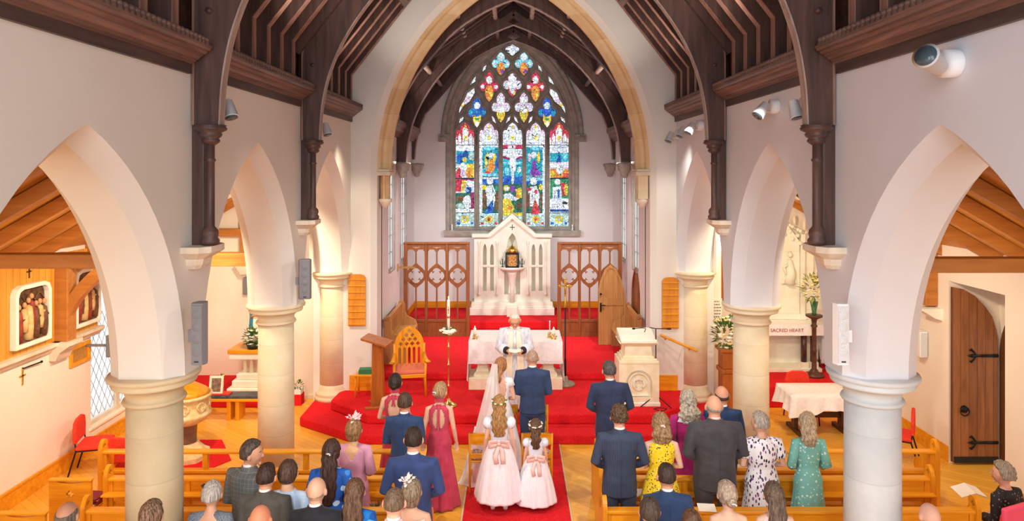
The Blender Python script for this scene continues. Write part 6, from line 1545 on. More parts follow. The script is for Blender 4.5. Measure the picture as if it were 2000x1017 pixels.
person('person with short grey hair in white leaf-print dress', 1488, 8.4, 1.68, fem=True, hair=('short', '8c8278', 'cfc6ba', dict(thick=.16, front=.2)), arms='front', w=1.22, yaw=38, skinc='dfae96', outfit=dict(dress=dict(mat=m_bwleaf, hem=.35, flare=.27, sleeve='short', folds=7, amp=.03, top=1.49, loose=.01)))
person('person with long blonde curls in teal spotted dress at the end of the right pew', 1578, 8.4, 1.68, fem=True, hair=('long', '9a8468', 'dccdb0', dict(len=.22, width=.085, curl=.5)), arms='front', w=.98, yaw=-14, skinc='dfb49c', outfit=dict(dress=dict(mat=m_teal, hem=.25, flare=.24, sleeve='elbow', folds=9, amp=.04, top=1.48)))
person('person with thinning dark hair in blue suit at the bottom right of the aisle', 1303, 6.95, 1.67, hair=('short', '2c221e', '4c3c34', dict(thick=.04)), arms='front', w=1.02, outfit=S(m_navy3), skinc='d09c7e')
person('person with silver clip in pulled back light hair, bottom right rows', 1422, 6.7, 1.60, fem=True, hair=('updo', '8a786a', 'cbb8a6', dict(bz=-.03)), arms='book', skinc='dfb49c', yaw=8, outfit=dict(dress=dict(mat=m_fcream, top=1.36, hem=.5), extra=dict(c=clip_(m_silver, -.02, -.15))) if 0 else dict(dress=dict(mat=m_fcream, top=1.34, hem=.5), extra=dict(c=clip_(m_silver, -.02, -.15))))
person('person with long straight dark brown hair, bottom right rows', 1513, 6.7, 1.59, fem=True, hair=('long', '4a3c34', '7c6a5a', dict(len=.34, width=.085)), arms='book', skinc='dfb49c', outfit=dict(dress=dict(mat=m_fpink, top=1.46, hem=.5)))
person('person with short dark hair cropped by the bottom edge beside the blue suit', 1270, 6.35, 1.60, hair=('short', '3a302a', '5c4e46'), outfit=S(m_blk), skinc='d8a88c')
person('person with brown hair cropped by the bottom edge, right of the blue suit', 1352, 6.3, 1.51, fem=True, hair=('bob', '4a3226', '75553f'), outfit=dict(dress=dict(mat=m_mag, top=1.46, hem=.5)), skinc='d8a88c')
person('bald person cropped by the bottom edge behind the nearest right column', 1819, 6.4, 1.53, hair=('bald', 'c8a898', 'd8b8a8', dict(bald=.1, thick=.01)), outfit=S(m_greysuit), skinc='e8b8a4')
# ---- left side
person('person in navy suit behind the bun-haired guest in coral, front left', 790, 9.15, 1.67, hair=('short', '3a2a22', '5e4838'), w=1.02, outfit=S(m_navy3), skinc='d8a284', arms='front')
person('person in mid-blue suit with short black hair, left of the aisle', 807, 7.5, 1.84, hair=('short', '241a16', '3e2e26', dict(thick=.07)), w=1.03, outfit=S(m_navy2), skinc='dcaa8e', arms='wide')
person('person in mauve pink dress with pink feather fascinator', 690, 8.3, 1.63, fem=True, hair=('bob', '7c5a3c', 'b48a5c', dict(len=.10)), arms='front', w=1.12, skinc='e2b488', outfit=dict(dress=dict(mat=m_mauve, hem=.5, flare=.25, sleeve='elbow', vneck=1.30, top=1.47, folds=6, amp=.03), extra=dict(f=fascinator(m_fpink, .15, 0, .11, 0, 18))))
person('person with very long dark hair and pearl clip in blue floral dress', 646, 7.5, 1.70, fem=True, hair=('long', '2c1c18', '5a3c30', dict(len=.50, width=.085, taper=1.4)), arms='front', w=1.08, skinc='ddb09a', outfit=dict(dress=dict(mat=m_bluefl, hem=.3, flare=.27, sleeve='elbow', top=1.48), extra=dict(c=clip_(m_silver, .03, -.13))))
person('person in grey checked suit with glasses turned to the right, behind the column', 487, 7.3, 1.78, hair=('short', '3c322c', '6a5e56', dict(thick=.16)), yaw=-68, rot=-18, w=1.0, outfit=S(m_chk), skinc='d8a084', fine=True, arms='front')
g = None
person('person in dark brown-grey suit with dark brown hair, bottom left rows', 518, 6.9, 1.69, hair=('short', '2c1e1a', '4c362c', dict(thick=.08)), w=1.05, outfit=S(m_greysuit), skinc='e0a284', yaw=-8)
person('young person in pale blue and white top with brown hair', 561, 7.05, 1.66, hair=('bob', '3c2a22', '6a5040', dict(len=.07)), w=.88, outfit=dict(dress=dict(mat=m_skyblue, hem=.8, flare=.19, sleeve='elbow', top=1.49, name='shirt', amp=.01), trousers=m_blk), skinc='e0b090')
person('bald person with grey stubble sides in black suit, bottom left rows', 616, 6.6, 1.69, hair=('bald', '8a8078', 'aaa098', dict(bald=.2, thick=.02)), w=1.0, outfit=S(m_blk), skinc='dcae94', yaw=-6)
person('person with long straight brown hair in bright blue floral top, bottom left rows', 692, 6.75, 1.60, fem=True, hair=('long', '4e3628', '866650', dict(len=.40, width=.10, taper=.4)), arms='front', w=1.1, skinc='ddb09a', outfit=dict(dress=dict(mat=m_blue2, hem=.6, flare=.25, sleeve='elbow', top=1.47)))
person('person with silver short hair and plum fascinator in slate dotted dress', 412, 6.75, 1.57, fem=True, hair=('short', '9c9690', 'dcd8d2', dict(thick=.13)), w=1.12, skinc='e2b094', outfit=dict(dress=dict(mat=m_teal2, hem=.5, sleeve='short', top=1.40), extra=dict(f=fascinator(m_fdark, .06, -.05, .09, -.02, 6))))
person('person with short greying crop and bare neck in the bottom row left of the aisle', 769, 6.15, 1.80, hair=('crop', '5c4838', '8a7460', dict(thick=.04)), w=1.0, outfit=S(m_fpink), skinc='e4b49c')
person('person with brown-grey bob and cream feather fascinator, bottom row left of the aisle', 803, 6.75, 1.60, fem=True, hair=('bob', '6a5a4a', 'b0a08a', dict(len=.11, thick=.17)), w=1.05, skinc='e2b79c', outfit=dict(dress=dict(mat=m_fcream, hem=.5, top=1.40), extra=dict(f=fascinator(m_fcream, .13, -.04, .10, -.03, 16))))
person('bald sunburnt person cropped by the bottom edge in front of the dark suit', 506, 6.05, 1.69, hair=('bald', 'b08468', 'c89878', dict(bald=.12, thick=.015)), outfit=S(m_greysuit), skinc='d68c6c')
person('grey-haired person with thinning crown cropped at the far bottom left', 128, 6.15, 1.67, hair=('bald', '5c5248', '8c8278', dict(bald=.62, thick=.06)), outfit=S(m_blk), skinc='cf9c82')
person('person with streaked brown hair cropped at the bottom by the nearest left column', 293, 6.15, 1.67, fem=True, hair=('short', '4a3020', 'b09078', dict(thick=.16)), outfit=dict(dress=dict(mat=m_char, top=1.47, hem=.5)), skinc='d8a88c')
# ---- seated guest, right aisle
T = person('seated person with curly grey hair in black floral jacket on a red chair, far right', 1964, 8.0, 1.66, z0=-.43, rot=22, fem=True, seated=True, hair=('short', '7c7266', 'b0a696', dict(thick=.22, curl=.7)), yaw=28, arms='front', w=1.12, skinc='e0a890', fine=True, outfit=dict(dress=dict(mat=m_blackfl, sleeve='long', top=1.49, hem=.8, name='jacket')))
# ================================================================ pews and seats
def pew_end(P, hole, m=m_oak): pass
def pew(x0, x1, Y, label, ends=(1, 1), front=False, divs=4):
    t = thing('pew', label, 'pew', ((x0 + x1) / 2, Y, 0)); h = (x1 - x0) / 2
    g = G(); g.box(-h, h, -.05, .07, .765, .80); g.build('top_rail', m_oak, t, bevel=.008)
    if front:
        g = G(); g.box(-h, h, -.02, .02, .22, .50); g.build('lower_panel', m_oak, t, bevel=.005)
        g = G(); g.box(-h, h, -.05, .05, .50, .54); g.build('lower_rail', m_oak, t, bevel=.005)
    else:
        g = G(); g.box(-h, h, -.015, .02, .50, .765); g.build('back_panel', m_oak, t, bevel=.004)
        g = G(); g.box(-h, h, -.015, .02, .36, .44); g.build('lower_rail', m_oak, t, bevel=.004)
        g = G(); g.box(-h, h, .0, .40, .42, .45); g.build('seat', m_oak, t, bevel=.008)
        g = G(); g.box(-h, h, -.17, -.04, .62, .64); g.build('book_shelf', m_oak, t, bevel=.004)
    for i in range(divs + 1):
        x = lerp(-h + .04, h - .04, i / divs); g = G(); g.box(x - .035, x + .035, -.035, .035, 0, .77); g.build('post', m_oak_z, t, bevel=.005)
        if not front and 0 < i < divs: g = G(); g.box(x - .02, x + .02, .05, .36, 0, .42); g.build('seat_support', m_oak_z, t)
    for s, on in ((-1, ends[0]), (1, ends[1])):
        if not on: continue
        P = catmull([(-.08, 0), (-.08, .5), (-.08, .76), (-.07, .86), (-.02, .94), (.04, .95), (.08, .90), (.07, .84), (.10, .78), (.16, .74), (.24, .70), (.30, .60), (.40, .55), (.46, .50), (.46, .40), (.40, .30), (.42, 0)], 3)
        g = G(); g.plate(P, [quatrefoil(0.0, .87, .035, .02, 4)], s * h - .02, s * h + .03, 'x'); g.build('carved_end', m_oak_z, t)
    return t
pew(-5.72, -1.45, 9.5, 'golden oak front rail pew on the left, open frame nearest the red steps', (1, 1), True, 3)
pew(-5.15, -1.15, 8.67, 'golden oak pew on the left, second row back from the red steps')
pew(-4.92, -.98, 7.85, 'golden oak pew on the left, third row back, its rail crossing the bottom')
pew(1.15, 5.86, 9.5, 'golden oak front rail pew on the right, open frame nearest the red steps', (1, 1), True, 3)
pew(1.1, 5.28, 8.67, 'golden oak pew on the right, second row back from the red steps')
pew(1.04, 5.30, 7.85, 'golden oak pew on the right, third row back, its rail crossing the bottom')
# side seats
for Y, lb in ((8.48, 'small oak side seat with quatrefoil back and books at the left pew ends'), (7.65, 'small oak side seat at the bottom left corner')):
    t = thing('pew_chair', lb, 'seat', (-5.5, Y, 0)); 
    P = [(-.26, 0), (-.26, .80)] + [(-.26 + .52 * i / 10, .86 - .045 * sin(pi * i / 10)) for i in range(11)] + [(.26, .80), (.26, 0), (.19, 0), (.19, .42), (-.19, .42), (-.19, 0)]
    g = G(); g.plate(P, [quatrefoil(0, .68, .05, .028, 5)], -.02, .02, 'y'); g.build('backrest', m_oak, t)
    g = G(); g.box(-.27, .27, -.03, .04, .84, .87); g.build('top_rail', m_oak, t, bevel=.01)
    g = G(); g.box(-.24, .24, .02, .42, .42, .45); g.build('seat', m_oak, t, bevel=.006)
    for sx in (-1, 1): g = G(); g.box(sx * .21 - .02, sx * .21 + .02, .36, .40, 0, .42); g.build('leg', m_oak_z, t)
for i in range(4):
    g = G(); g.box(-.16, .16, -.12, .12, 0, .022); o = g.build('service_book', m_card if i % 2 == 0 else mat('maroon_cover', s2l('7c2230'), rough=.6), bevel=.003, loc=(-5.45 + .03 * (i % 2), 8.74, .452 + .0235 * i)); o.rotation_euler[2] = R(8 * (i % 3) - 6)
    tag(o, '%s service book, %s of the stack on the oak side seat' % ('white' if i % 2 == 0 else 'maroon', ['bottom', 'second', 'third', 'top'][i]), 'book', 'service books on the side seat')
# service sheets on the right
for u, v, Y, rz_, lb in ((1252, 928, 8.62, 10, 'folded white service sheet on the pew shelf beside the yellow dress'), (1392, 1000, 7.62, -6, 'white service sheet on the third right pew rail'), (1856, 935, 8.4, 0, None)):
    if lb is None: continue
    g = G(); g.add([(-.10, -.07, 0), (.10, -.07, .0), (.10, .07, .02), (-.10, .07, .02), (-.1, -.07, .006), (.1, -.07, .006), (.1, .07, .026), (-.1, .07, .026)], [(0, 3, 2, 1), (4, 5, 6, 7), (0, 1, 5, 4), (1, 2, 6, 5), (2, 3, 7, 6), (3, 0, 4, 7)]); o = g.build('service_sheet', m_card, loc=(PX(u, Y), 8.57 if v < 950 else 7.86, .645 if v < 950 else .803)); o.rotation_euler[2] = R(rz_); tag(o, lb, 'paper')
# pink organza bows on the aisle pew ends
m_org = mat('pink_organza', s2l('f2a8b4'), s2l('f8ccd2'), .6, sc=9)
for x, Y, lb in ((-.93, 7.62, 'pink organza bow tied to the left aisle pew end'), (1.0, 7.62, 'pink organza bow tied to the right aisle pew end')):
    t = thing('pew_bow', lb, 'bow', (x, Y + .16, .55)); s = 1 if x < 0 else -1
    g = G()
    for k in (-1, 1): g.ell((s * .05, -.03 + k * .075, .03), (.075, .085, .075), 16, 12, lambda d: 1 + .18 * sin(9 * math.atan2(d.z, d.y)))
    g.build('loops', m_org, t)
    g = G(); g.tube([(s * .03, -.03, .02), (s * .04, -.05, -.15), (s * .03, -.07, -.36)], [(.02, .03), (.04, .07), (.04, .10)], 12, up=(1, 0, 0)); g.tube([(s * .03, -.03, .02), (s * .045, .02, -.15), (s * .035, .03, -.30)], [(.01, .02), (.02, .04), (.02, .055)], 12, up=(1, 0, 0)); g.build('tails', m_org, t)
# autumn flower arrangement between the left guests
t = thing('flower_arrangement', 'dark red and orange flower arrangement on the left pew behind the blue suit', 'flowers', (PX(738, 7.9), 8.0, .45))
g = G(); g.lathe([(.09, 0), (.11, .1), (0, .1)], n=16); g.build('bowl', m_darkwood, t)
bouquet(t, (0, 0, .18), .16, .13, .11, 120, 14, 9, mat('olive_leaf', s2l('4c4a2c'), s2l('6c5a34'), sc=20), [mat('rust_petal', s2l('c8502a')), mat('wine_petal', s2l('8a2430')), mat('peach_petal', s2l('d88c50'))], .035, .09)
# ---- couple chairs
def chair(x, Y, rz, label, legh=.0, cushion=None):
    t = thing('ceremony_chair', label, 'chair', (x, Y, 0), rz)
    for s in (-1, 1):
        g = G(); g.tube([(s * .21, -.02, 0), (s * .21, .0, .45), (s * .215, -.04, .88)], [.016, .018, .017], 8); g.build('rear_leg', m_oak_z, t)
        g = G(); g.tube([(s * .20, .40, 0), (s * .20, .38, .44)], .017, 8); g.build('front_leg', m_oak_z, t)
        g = G(); g.bar((s * .21, 0, .2), (s * .2, .39, .2), .018, .025); g.build('side_rail', m_oak, t)
    g = G(); g.loft([[(-.22 + .44 * i / 12, -.03 - .03 * sin(pi * i / 12) + dy, z) for i in range(13)] for dy, z in ((-.012, .72), (-.016, .88), (.012, .88), (.016, .72), (-.012, .72))], False, False); g.build('back_rest', m_oak, t)
    g = G(); g.box(-.20, .20, -.04, -.02, .52, .58); g.build('lower_back_rail', m_oak, t)
    g = G(); g.box(-.22, .22, .0, .41, .43, .46); g.build('seat', m_oak, t, bevel=.01)
    if cushion: g = G(); g.box(-.19, .19, .03, .38, .46, .49); g.build('cushion', cushion, t, bevel=.012)
m_tapes = mat('patterned_tapestry', s2l('c49a8e'), s2l('7a5a58'), .9, sc=40, lo=.45, hi=.55)
chair(PX(946, 9.95), 9.95, 0, 'light wooden chair behind the veil and the taller child', cushion=m_tapes)
chair(PX(1049, 9.95), 9.95, 0, 'light wooden chair in front of the smaller child', cushion=m_tapes)
chair(PX(1043, 11.2), 11.15, 0, 'light wooden chair just in front of the groom at the foot of the steps')
chair(PX(984, 11.2), 11.15, 0, 'light wooden chair just in front of the veiled person at the steps')
# ================================================================ left aisle
def redchair(x, Y, rz, label, z=0):
    t = thing('red_chair', label, 'chair', (x, Y, z), rz)
    P = [(-.22, .52), (.22, .52), (.235, .70), (.20, .84), (.10, .88), (-.10, .88), (-.20, .84), (-.235, .70)]
    g = G(); g.prism(P, 'y', -.03, .02); g.build('backrest', m_seatred, t, bevel=.015)
    g = G(); g.prism([(-.23, .0), (-.25, .3), (-.2, .44), (.2, .44), (.25, .3), (.23, .0)], 'z', .42, .48); g.build('seat', m_seatred, t, bevel=.02)
    for s in (-1, 1):
        g = G(); g.tube([(s * .22, -.1, 0), (s * .22, .02, .42), (s * .20, -.01, .62)], .012, 6); g.build('rear_leg', m_iron, t)
        g = G(); g.tube([(s * .22, .46, 0), (s * .22, .36, .42)], .012, 6); g.build('front_leg', m_iron, t)
    g = G(); g.tube([(-.22, .02, .41), (-.22, .4, .41), (.22, .4, .41), (.22, .02, .41)], .012, 6, False); g.build('seat_frame', m_iron, t)
redchair(-6.74, 10.6, -75, 'red fabric chair with black legs against the left wall below the window')
redchair(PX(245, 9.9), 9.75, 180 - 180, 'red fabric chair directly behind the left front pew rail')
# wooden wall panel with two framed reliefs
g = G(); g.box(0, .04, 6.9, 11.42, 2.1, 3.42); o = g.build('wood_panelling', m_oak_p, loc=(-XO, 0, 0)); tag(o, 'golden oak panelling high on the left aisle wall behind the framed reliefs', 'panelling')
g = G(); g.prism([(0, 1.96), (.05, 1.96), (.08, 2.0), (.14, 2.05), (.14, 2.1), (0, 2.1)], 'y', 6.9, 11.46); o = g.build('stone_ledge', m_stone_cap, loc=(-XO, 0, 0)); tag(o, 'pale stone ledge under the golden oak panelling', 'ledge')
m_relief = mat('painted_relief', s2l('6a4630'), s2l('3a2a22'), .6, sc=9, bs=14, bst=1.0, bd=.03)
m_fgcream = mat('relief_robe', s2l('e0c48c'), s2l('c09c60'), .6, sc=10); m_fgred = mat('relief_red', s2l('a04430'), s2l('7c3024'), .6, sc=10); m_fgbrown = mat('relief_brown', s2l('7a5236'), s2l('50382a'), .6, sc=10); m_flesh = mat('relief_flesh', s2l('c89468'), rough=.6)
def station(y0, y1, z0, z1, label, seed):
    t = thing('framed_relief', label, 'relief', (-XO + .04, (y0 + y1) / 2, z0)); h = (y1 - y0) / 2; H_ = z1 - z0; rnd = random.Random(seed)
    def o_(h, a, b, r): return [(h, a), (h, b - r), (h - r * .3, b - r * .3), (h - r, b), (-h + r, b), (-h + r * .3, b - r * .3), (-h, b - r), (-h, a)]
    g = G(); g.plate(o_(h, 0, H_, .14), [o_(h - .055, .06, H_ - .06, .10)], 0, .10, 'x'); g.build('cream_frame', m_stone_w, t, bevel=.008)
    g = G(); g.plate(o_(h - .05, .055, H_ - .055, .1), [], 0, .02, 'x'); g.build('scene_ground', m_relief, t)
    n = 7; fg = [m_fgbrown, m_fgred, m_fgcream, m_fgbrown, m_fgred, m_fgbrown, m_fgcream]
    for i in range(n):
        y = lerp(-h + .12, h - .12, i / (n - 1)) + rnd.uniform(-.02, .02); back = i % 2; hh = (.52 if i == 3 or not back else .40) * H_ * (1.15 if i == 2 else 1); zb = .1 + (.12 if back else 0); w_ = .065 if i != 2 else .08
        g = G(); g.tube([(.03, y, zb), (.05, y + .01, zb + hh * .3), (.055, y, zb + hh * .6), (.05, y, zb + hh * .85), (.045, y, zb + hh * .92)], [w_, w_ * .85, w_ * .8, w_ * .7, .02], 10)
        g.tube([(.05, y, zb + hh * .78), (.08, y + .05, zb + hh * .62), (.08, y + .09, zb + hh * .66)], [.022, .018, .014], 6); g.build('robed_figure', fg[(i + seed) % 7] if i != 2 else m_fgcream, t)
        g = G(); g.ell((.055, y, zb + hh + .02), (.03, .032, .042), 10, 8); g.build('figure_head', m_flesh, t)
    g = G()
    g.tube([(.03, lerp(-h + .08, h - .08, b), H_ - .26 + .10 * sin(pi * ((b * 3) % 1))) for b in [j / 24 for j in range(25)]], .012, 6)
    g.build('arcade_detail', m_fgbrown, t); g = G(); g.box(.0, .06, -h + .06, h - .06, .06, .11); g.build('ground_ledge', m_fgbrown, t)
station(9.42, 10.15, 2.2, 3.08, 'arched framed relief of robed figures, the nearer one on the oak panelling', 1)
station(10.72, 11.36, 2.2, 3.12, 'arched framed relief partly hidden behind the curved brace', 4)
for y, lb in ((9.8, 'small dark cross above the nearer framed relief'), (11.0, 'small dark cross above the farther framed relief')):
    g = G(); g.box(0, .012, -.01, .01, -.07, .07); g.box(0, .012, -.045, .045, .015, .035); o = g.build('small_cross', m_darkwood, loc=(-XO + .04, y, 3.22)); tag(o, lb, 'cross')
t = thing('wall_plaque', 'small oak framed plaque on the left wall under the stone ledge', 'plaque', (-XO, 11.0, 1.58)); g = G(); g.plate([(-.26, 0), (.26, 0), (.26, .33), (-.26, .33)], [[(-.2, .06), (.2, .06), (.2, .27), (-.2, .27)]], 0, .035, 'x'); g.build('frame', m_oak, t, bevel=.005); g = G(); g.box(0, .012, -.2, .2, .06, .27); g.build('plate', m_brass, t)
t = thing('wall_cross', 'small brass consecration cross on a wall arm under the ledge', 'cross', (-XO, 9.72, 1.80)); g = G(); g.tube([(0, 0, .08), (.03, .0, .08), (.05, .32, .08)], .010, 6); g.ell((.05, .33, .08), (.02, .02, .02), 8, 6); g.build('arm', m_iron, t); g = G(); g.box(.0, .012, -.015, .015, -.16, .08); g.box(0, .012, -.06, .06, -.04, -.015); g.build('brass_cross', m_brass, t)
# font
t = thing('baptismal_font', 'carved golden stone font with oak lid behind the nearest left column', 'font', (PX(366, 11.15), 11.15, .014))
m_font = mat('font_stone', s2l('ecdcae'), s2l('d8bc80'), .7, sc=7, bs=16, bst=.8, bd=.02)
g = G(); g.lathe([(.36, 0), (.36, .07), (.28, .12), (.2, .2), (.18, .25)], n=8, smooth=False); g.build('base', m_font, t)
g = G(); g.lathe([(.15, .2), (.14, .3), (.15, .52), (.2, .58)], n=16); g.build('shaft', mat('font_marble', s2l('8a6c58'), s2l('6c5446'), .4, sc=8), t)
g = G(); g.lathe([(.2, .56), (.30, .62), (.36, .70), (.37, .74), (.33, .76), (.34, .98), (.38, 1.0), (.38, 1.04), (0, 1.04)], n=24); g.build('bowl', m_font, t)
for k in range(8):
    a = k * pi / 4 + .3; g = G(); g.plate(quatrefoil(0, 0, .085, .05, 6), [quatrefoil(0, 0, .06, .035, 6)], -.01, .012, 'y'); o = g.build('carved_roundel', m_font, t, loc=(.34 * cos(a), .34 * sin(a), .87)); o.rotation_euler[2] = a + pi / 2
g = G(); g.lathe([(.35, 1.04), (.30, 1.1), (.14, 1.2), (.03, 1.23), (.03, 1.27), (0, 1.28)], n=24); g.build('lid', m_oak, t)
g = G(); cxr, cyr = PX(340, 11.2), 11.05; g.prism([(cxr + 1.0 * cos(a), cyr + .95 * sin(a)) for a in [k * pi / 3 for k in range(6)]], 'z', 0.001, .014); o = g.build('hexagonal_rug', m_carpet); tag(o, 'red hexagonal carpet under the stone font', 'rug')
# bench with frames
t = thing('low_bench', 'low oak bench in front of the left chapel step holding frames', 'bench', (PX(455, 12.95), 12.95, 0)); hb = .72
g = G(); g.box(-hb, hb, -.17, .17, .36, .41); g.build('bench_top', m_oak, t, bevel=.01)
for x in (-hb + .1, -.02, .14, hb - .1): g = G(); g.box(x - .035, x + .035, -.15, .15, 0, .36); g.build('leg', m_oak_z, t)
xb = PX(455, 12.95)
g = G(); g.box(-.62, .62, -.15, .15, 0, .05); o = g.build('flat_case', mat('dark_case', s2l('3a3e48'), s2l('565c66'), .4, sc=12), bevel=.01, loc=(xb, 12.95, .411)); tag(o, 'long flat dark case lying on the low bench', 'case')
t = thing('photo_frame', 'cream picture frame leaning on the left end of the low bench', 'picture frame', (PX(421, 12.9), 12.9, .462)); g = G(); g.plate([(-.13, 0), (.13, 0), (.13, .34), (-.13, .34)], [[(-.09, .045), (.09, .045), (.09, .295), (-.09, .295)]], -.012, .012, 'y'); g.build('frame', m_chas, t, bevel=.004); g = G(); g.box(-.09, .09, -.004, .004, .045, .295); g.build('picture', mat('photo_print', s2l('9a8474'), s2l('5c4c44'), .4, sc=14), t); t.rotation_euler[0] = R(-10)
t = thing('yellow_posy', 'small yellow posy behind the cream picture frame', 'flowers', (PX(434, 13.1), 13.08, .462)); g = G(); g.lathe([(.03, 0), (.035, .22), (0, .22)], n=10); g.build('vase', m_white, t); bouquet(t, (0, 0, .27), .05, .05, .05, 26, 6, 12, br=.025, bl=[m_petal_y], ll=.05)
g = G(); g.box(-.16, .16, -.09, .09, 0, .02); o = g.build('red_booklet', m_seatred, bevel=.003, loc=(xb - .2, 12.94, .463)); tag(o, 'red booklet on the dark case', 'booklet')
# Mary statue on stepped pedestal
xm = PX(500, 13.8); zf = .17
t = thing('statue_pedestal', 'stepped white stone pedestal with oak top carrying the blue statue', 'pedestal', (xm, 13.85, zf))
g = G()
for z0_, z1_, w_ in ((0, .2, .48), (.2, .34, .40), (.34, .46, .33)): g.box(-w_, w_, -w_ * .7, w_ * .7, z0_, z1_)
g.box(-.45, .45, -.3, .3, .76, .88); g.build('stone_steps', m_stone_w, t, bevel=.02)
g = G(); g.box(-.47, .47, -.32, .32, .88, .96); g.build('oak_top', m_oak, t, bevel=.01)
for x in (-.2, -.07, .07, .2): g = G(); g.lathe([(.05, .46), (.035, .5), (.035, .70), (.055, .76)], (x, -.1, 0), 12); g.build('small_column', m_marble, t)
t = thing('mary_statue', 'robed statue in blue cloak on the stepped pedestal behind the middle column', 'statue', (xm + .0, 13.9, zf + .96))
g = G(); g.loft([ering(z, rx, ry, 0, 36, fn=lambda a: 1 + .05 * sin(a * 9)) for z, rx, ry in ((0, .17, .14), (.3, .15, .12), (.6, .13, .11), (.78, .15, .10), (.84, .08, .07))]); g.build('cream_robe', m_chas, t)
g = G(); g.loft([[(rx * cos(a), ry * sin(a), z) for a in [R(-50) + R(280) * i / 30 for i in range(31)]] for z, rx, ry in ((0.02, .20, .17), (.3, .18, .15), (.6, .16, .13), (.80, .175, .12), (.88, .09, .09), (.98, .085, .09), (1.04, .05, .06))], False, True); ob = g.build('blue_cloak', mat('statue_blue', s2l('3a94ae'), s2l('2a7690'), .5, sc=8), t); so = ob.modifiers.new('s', 'SOLIDIFY'); so.thickness = .012
g = G(); g.ell((0, 0, .94), (.05, .055, .07), 16, 12); g.tube([(-.1, -.1, .6), (0, -.16, .66), (.1, -.1, .6)], .025, 8); g.build('head_and_hands', m_flesh, t)
t = thing('pedestal_flowers', 'white rose arrangement at the foot of the blue statue', 'flowers', (PX(492, 13.6), 13.66, zf + .962)); g = G(); g.lathe([(.1, 0), (.13, .1), (0, .1)], n=16); g.build('bowl', m_black, t); bouquet(t, (0, 0, .22), .19, .10, .18, 170, 34, 21, br=.045, ll=.09)
t = thing('flower_box', 'small white planter box with greenery on a red block behind the middle column', 'planter', (PX(582, 13.7), 13.72, 0)); g = G(); g.box(-.09, .09, -.11, .11, 0, .22); g.build('red_base', m_carpet, t, bevel=.006); g = G(); g.box(-.08, .08, -.1, .1, .22, .32); g.build('box', m_white, t, bevel=.006); bouquet(t, (0, 0, .38), .09, .09, .08, 50, 4, 23, br=.02, ll=.07)
# crucifix beam on the left chapel wall
t = thing('wall_crucifix_beam', 'orange timber post and beam on a stone corbel in the left chapel', 'timber', (PX(478, 14.9), 14.95, PZ(514, 14.95)))
g = G(); g.box(-.09, .09, -.1, .1, 0, PZ(395, 14.95) - PZ(514, 14.95)); g.build('post', m_beam, t, bevel=.01); g = G(); g.box(-.75, .6, -.09, .09, PZ(461, 14.95) - PZ(514, 14.95), PZ(446, 14.95) - PZ(514, 14.95)); g.build('beam', m_beam, t, bevel=.01); g = G(); g.prism([(-.2, 0), (.2, 0), (.1, -.22), (-.06, -.22)], 'y', -.15, .15); g.build('stone_corbel', m_stone_cap, t)
# ================================================================ right aisle
xr = PX(1545, 14.85); zf = .42
t = thing('side_altar', 'side chapel altar with pale stone front and two dark little columns', 'altar', (xr - .25, 14.75, zf))
g = G(); g.box(-.75, .75, -.3, .3, 0, .08); g.box(-.7, .7, .1, .3, .08, .92); g.box(-.78, .78, -.32, .32, .92, 1.0); g.build('stone_body', m_stone_w, t, bevel=.01)
for x in (-.5, .40, .60): g = G(); g.lathe([(.06, .2), (.06, .82)], (x, -.2, 0), 14); g.build('dark_column', mat('brown_marble', s2l('5a3c34'), s2l('402a26'), .3, sc=10), t); [(lambda q: (q.box(x - .08, x + .08, -.28, -.12, a_, b_), q.build('column_block', m_stone_w, t)))(G()) for a_, b_ in ((.08, .2), (.82, .92))]
t = thing('side_altar_cloth', 'white lace cloth with embroidered letters on the side chapel altar', 'tablecloth', (xr - .25, 14.75, zf + 1.0))
g = G(); g.box(-.80, .80, -.34, .33, .0, .012)
g.loft([[(lerp(-.8, .8, i / 40), -.345 - .006 * sin(i * .8), .006 - .22 * j) for i in range(41)] for j in (0, .5, 1)], False, True, False)
for s in (1,): g.loft([[(s * (.81 + .015 * j * (1 + sin(i * .9))), lerp(-.34, .33, i / 16), .006 - .85 * j / 5) for i in range(17)] for j in range(6)], False, True, False)
g.build('cloth', m_linen, t)
def text(s_, size, loc, m, parent=None, rot=(90, 0, 0), name='lettering', ext=.002, align='CENTER'):
    c = bpy.data.curves.new(name, 'FONT'); c.body = s_; c.size = size; c.extrude = ext; c.align_x = align; c.align_y = 'CENTER'
    o = bpy.data.objects.new(name, c); COL.objects.link(o); o.location = loc; o.rotation_euler = [R(a) for a in rot]; c.materials.append(m)
    dg = bpy.context.evaluated_depsgraph_get(); me = bpy.data.meshes.new_from_object(o.evaluated_get(dg)); ob = bpy.data.objects.new(name, me); COL.objects.link(ob); ob.location = loc; ob.rotation_euler = o.rotation_euler; me.materials.clear(); me.materials.append(m)
    bpy.data.objects.remove(o)
    if parent: ob.parent = parent
    return ob
text('SACRED HEART', .10, (-.02, -.358, -.10), mat('red_thread', s2l('a86a5c')), t)
t = thing('side_reredos', 'carved pale stone relief panel with crocketed gable above the side altar', 'altarpiece', (xr - .25, 14.97, zf + 1.015))
def sz_(v): return PZ(v, 14.95) - zf - 1.02
def sx_(u): return PX(u, 14.95) - (xr - .25)
g = G(); g.box(-.8, .8, -.04, .12, 0, .12); g.box(sx_(1520), sx_(1562), -.02, .12, .12, sz_(470)); g.box(-.8, .8, .02, .12, .12, sz_(490)); g.build('stone_back', m_stone_w, t, bevel=.008)
g = G(); g.box(sx_(1563), sx_(1571), -.07, .1, 0, sz_(455)); g.box(sx_(1561), sx_(1573), -.09, .1, 0, .1); g.box(sx_(1561), sx_(1573), -.09, .1, sz_(455), sz_(450)); g.build('side_shaft', m_stone_w, t, bevel=.006)
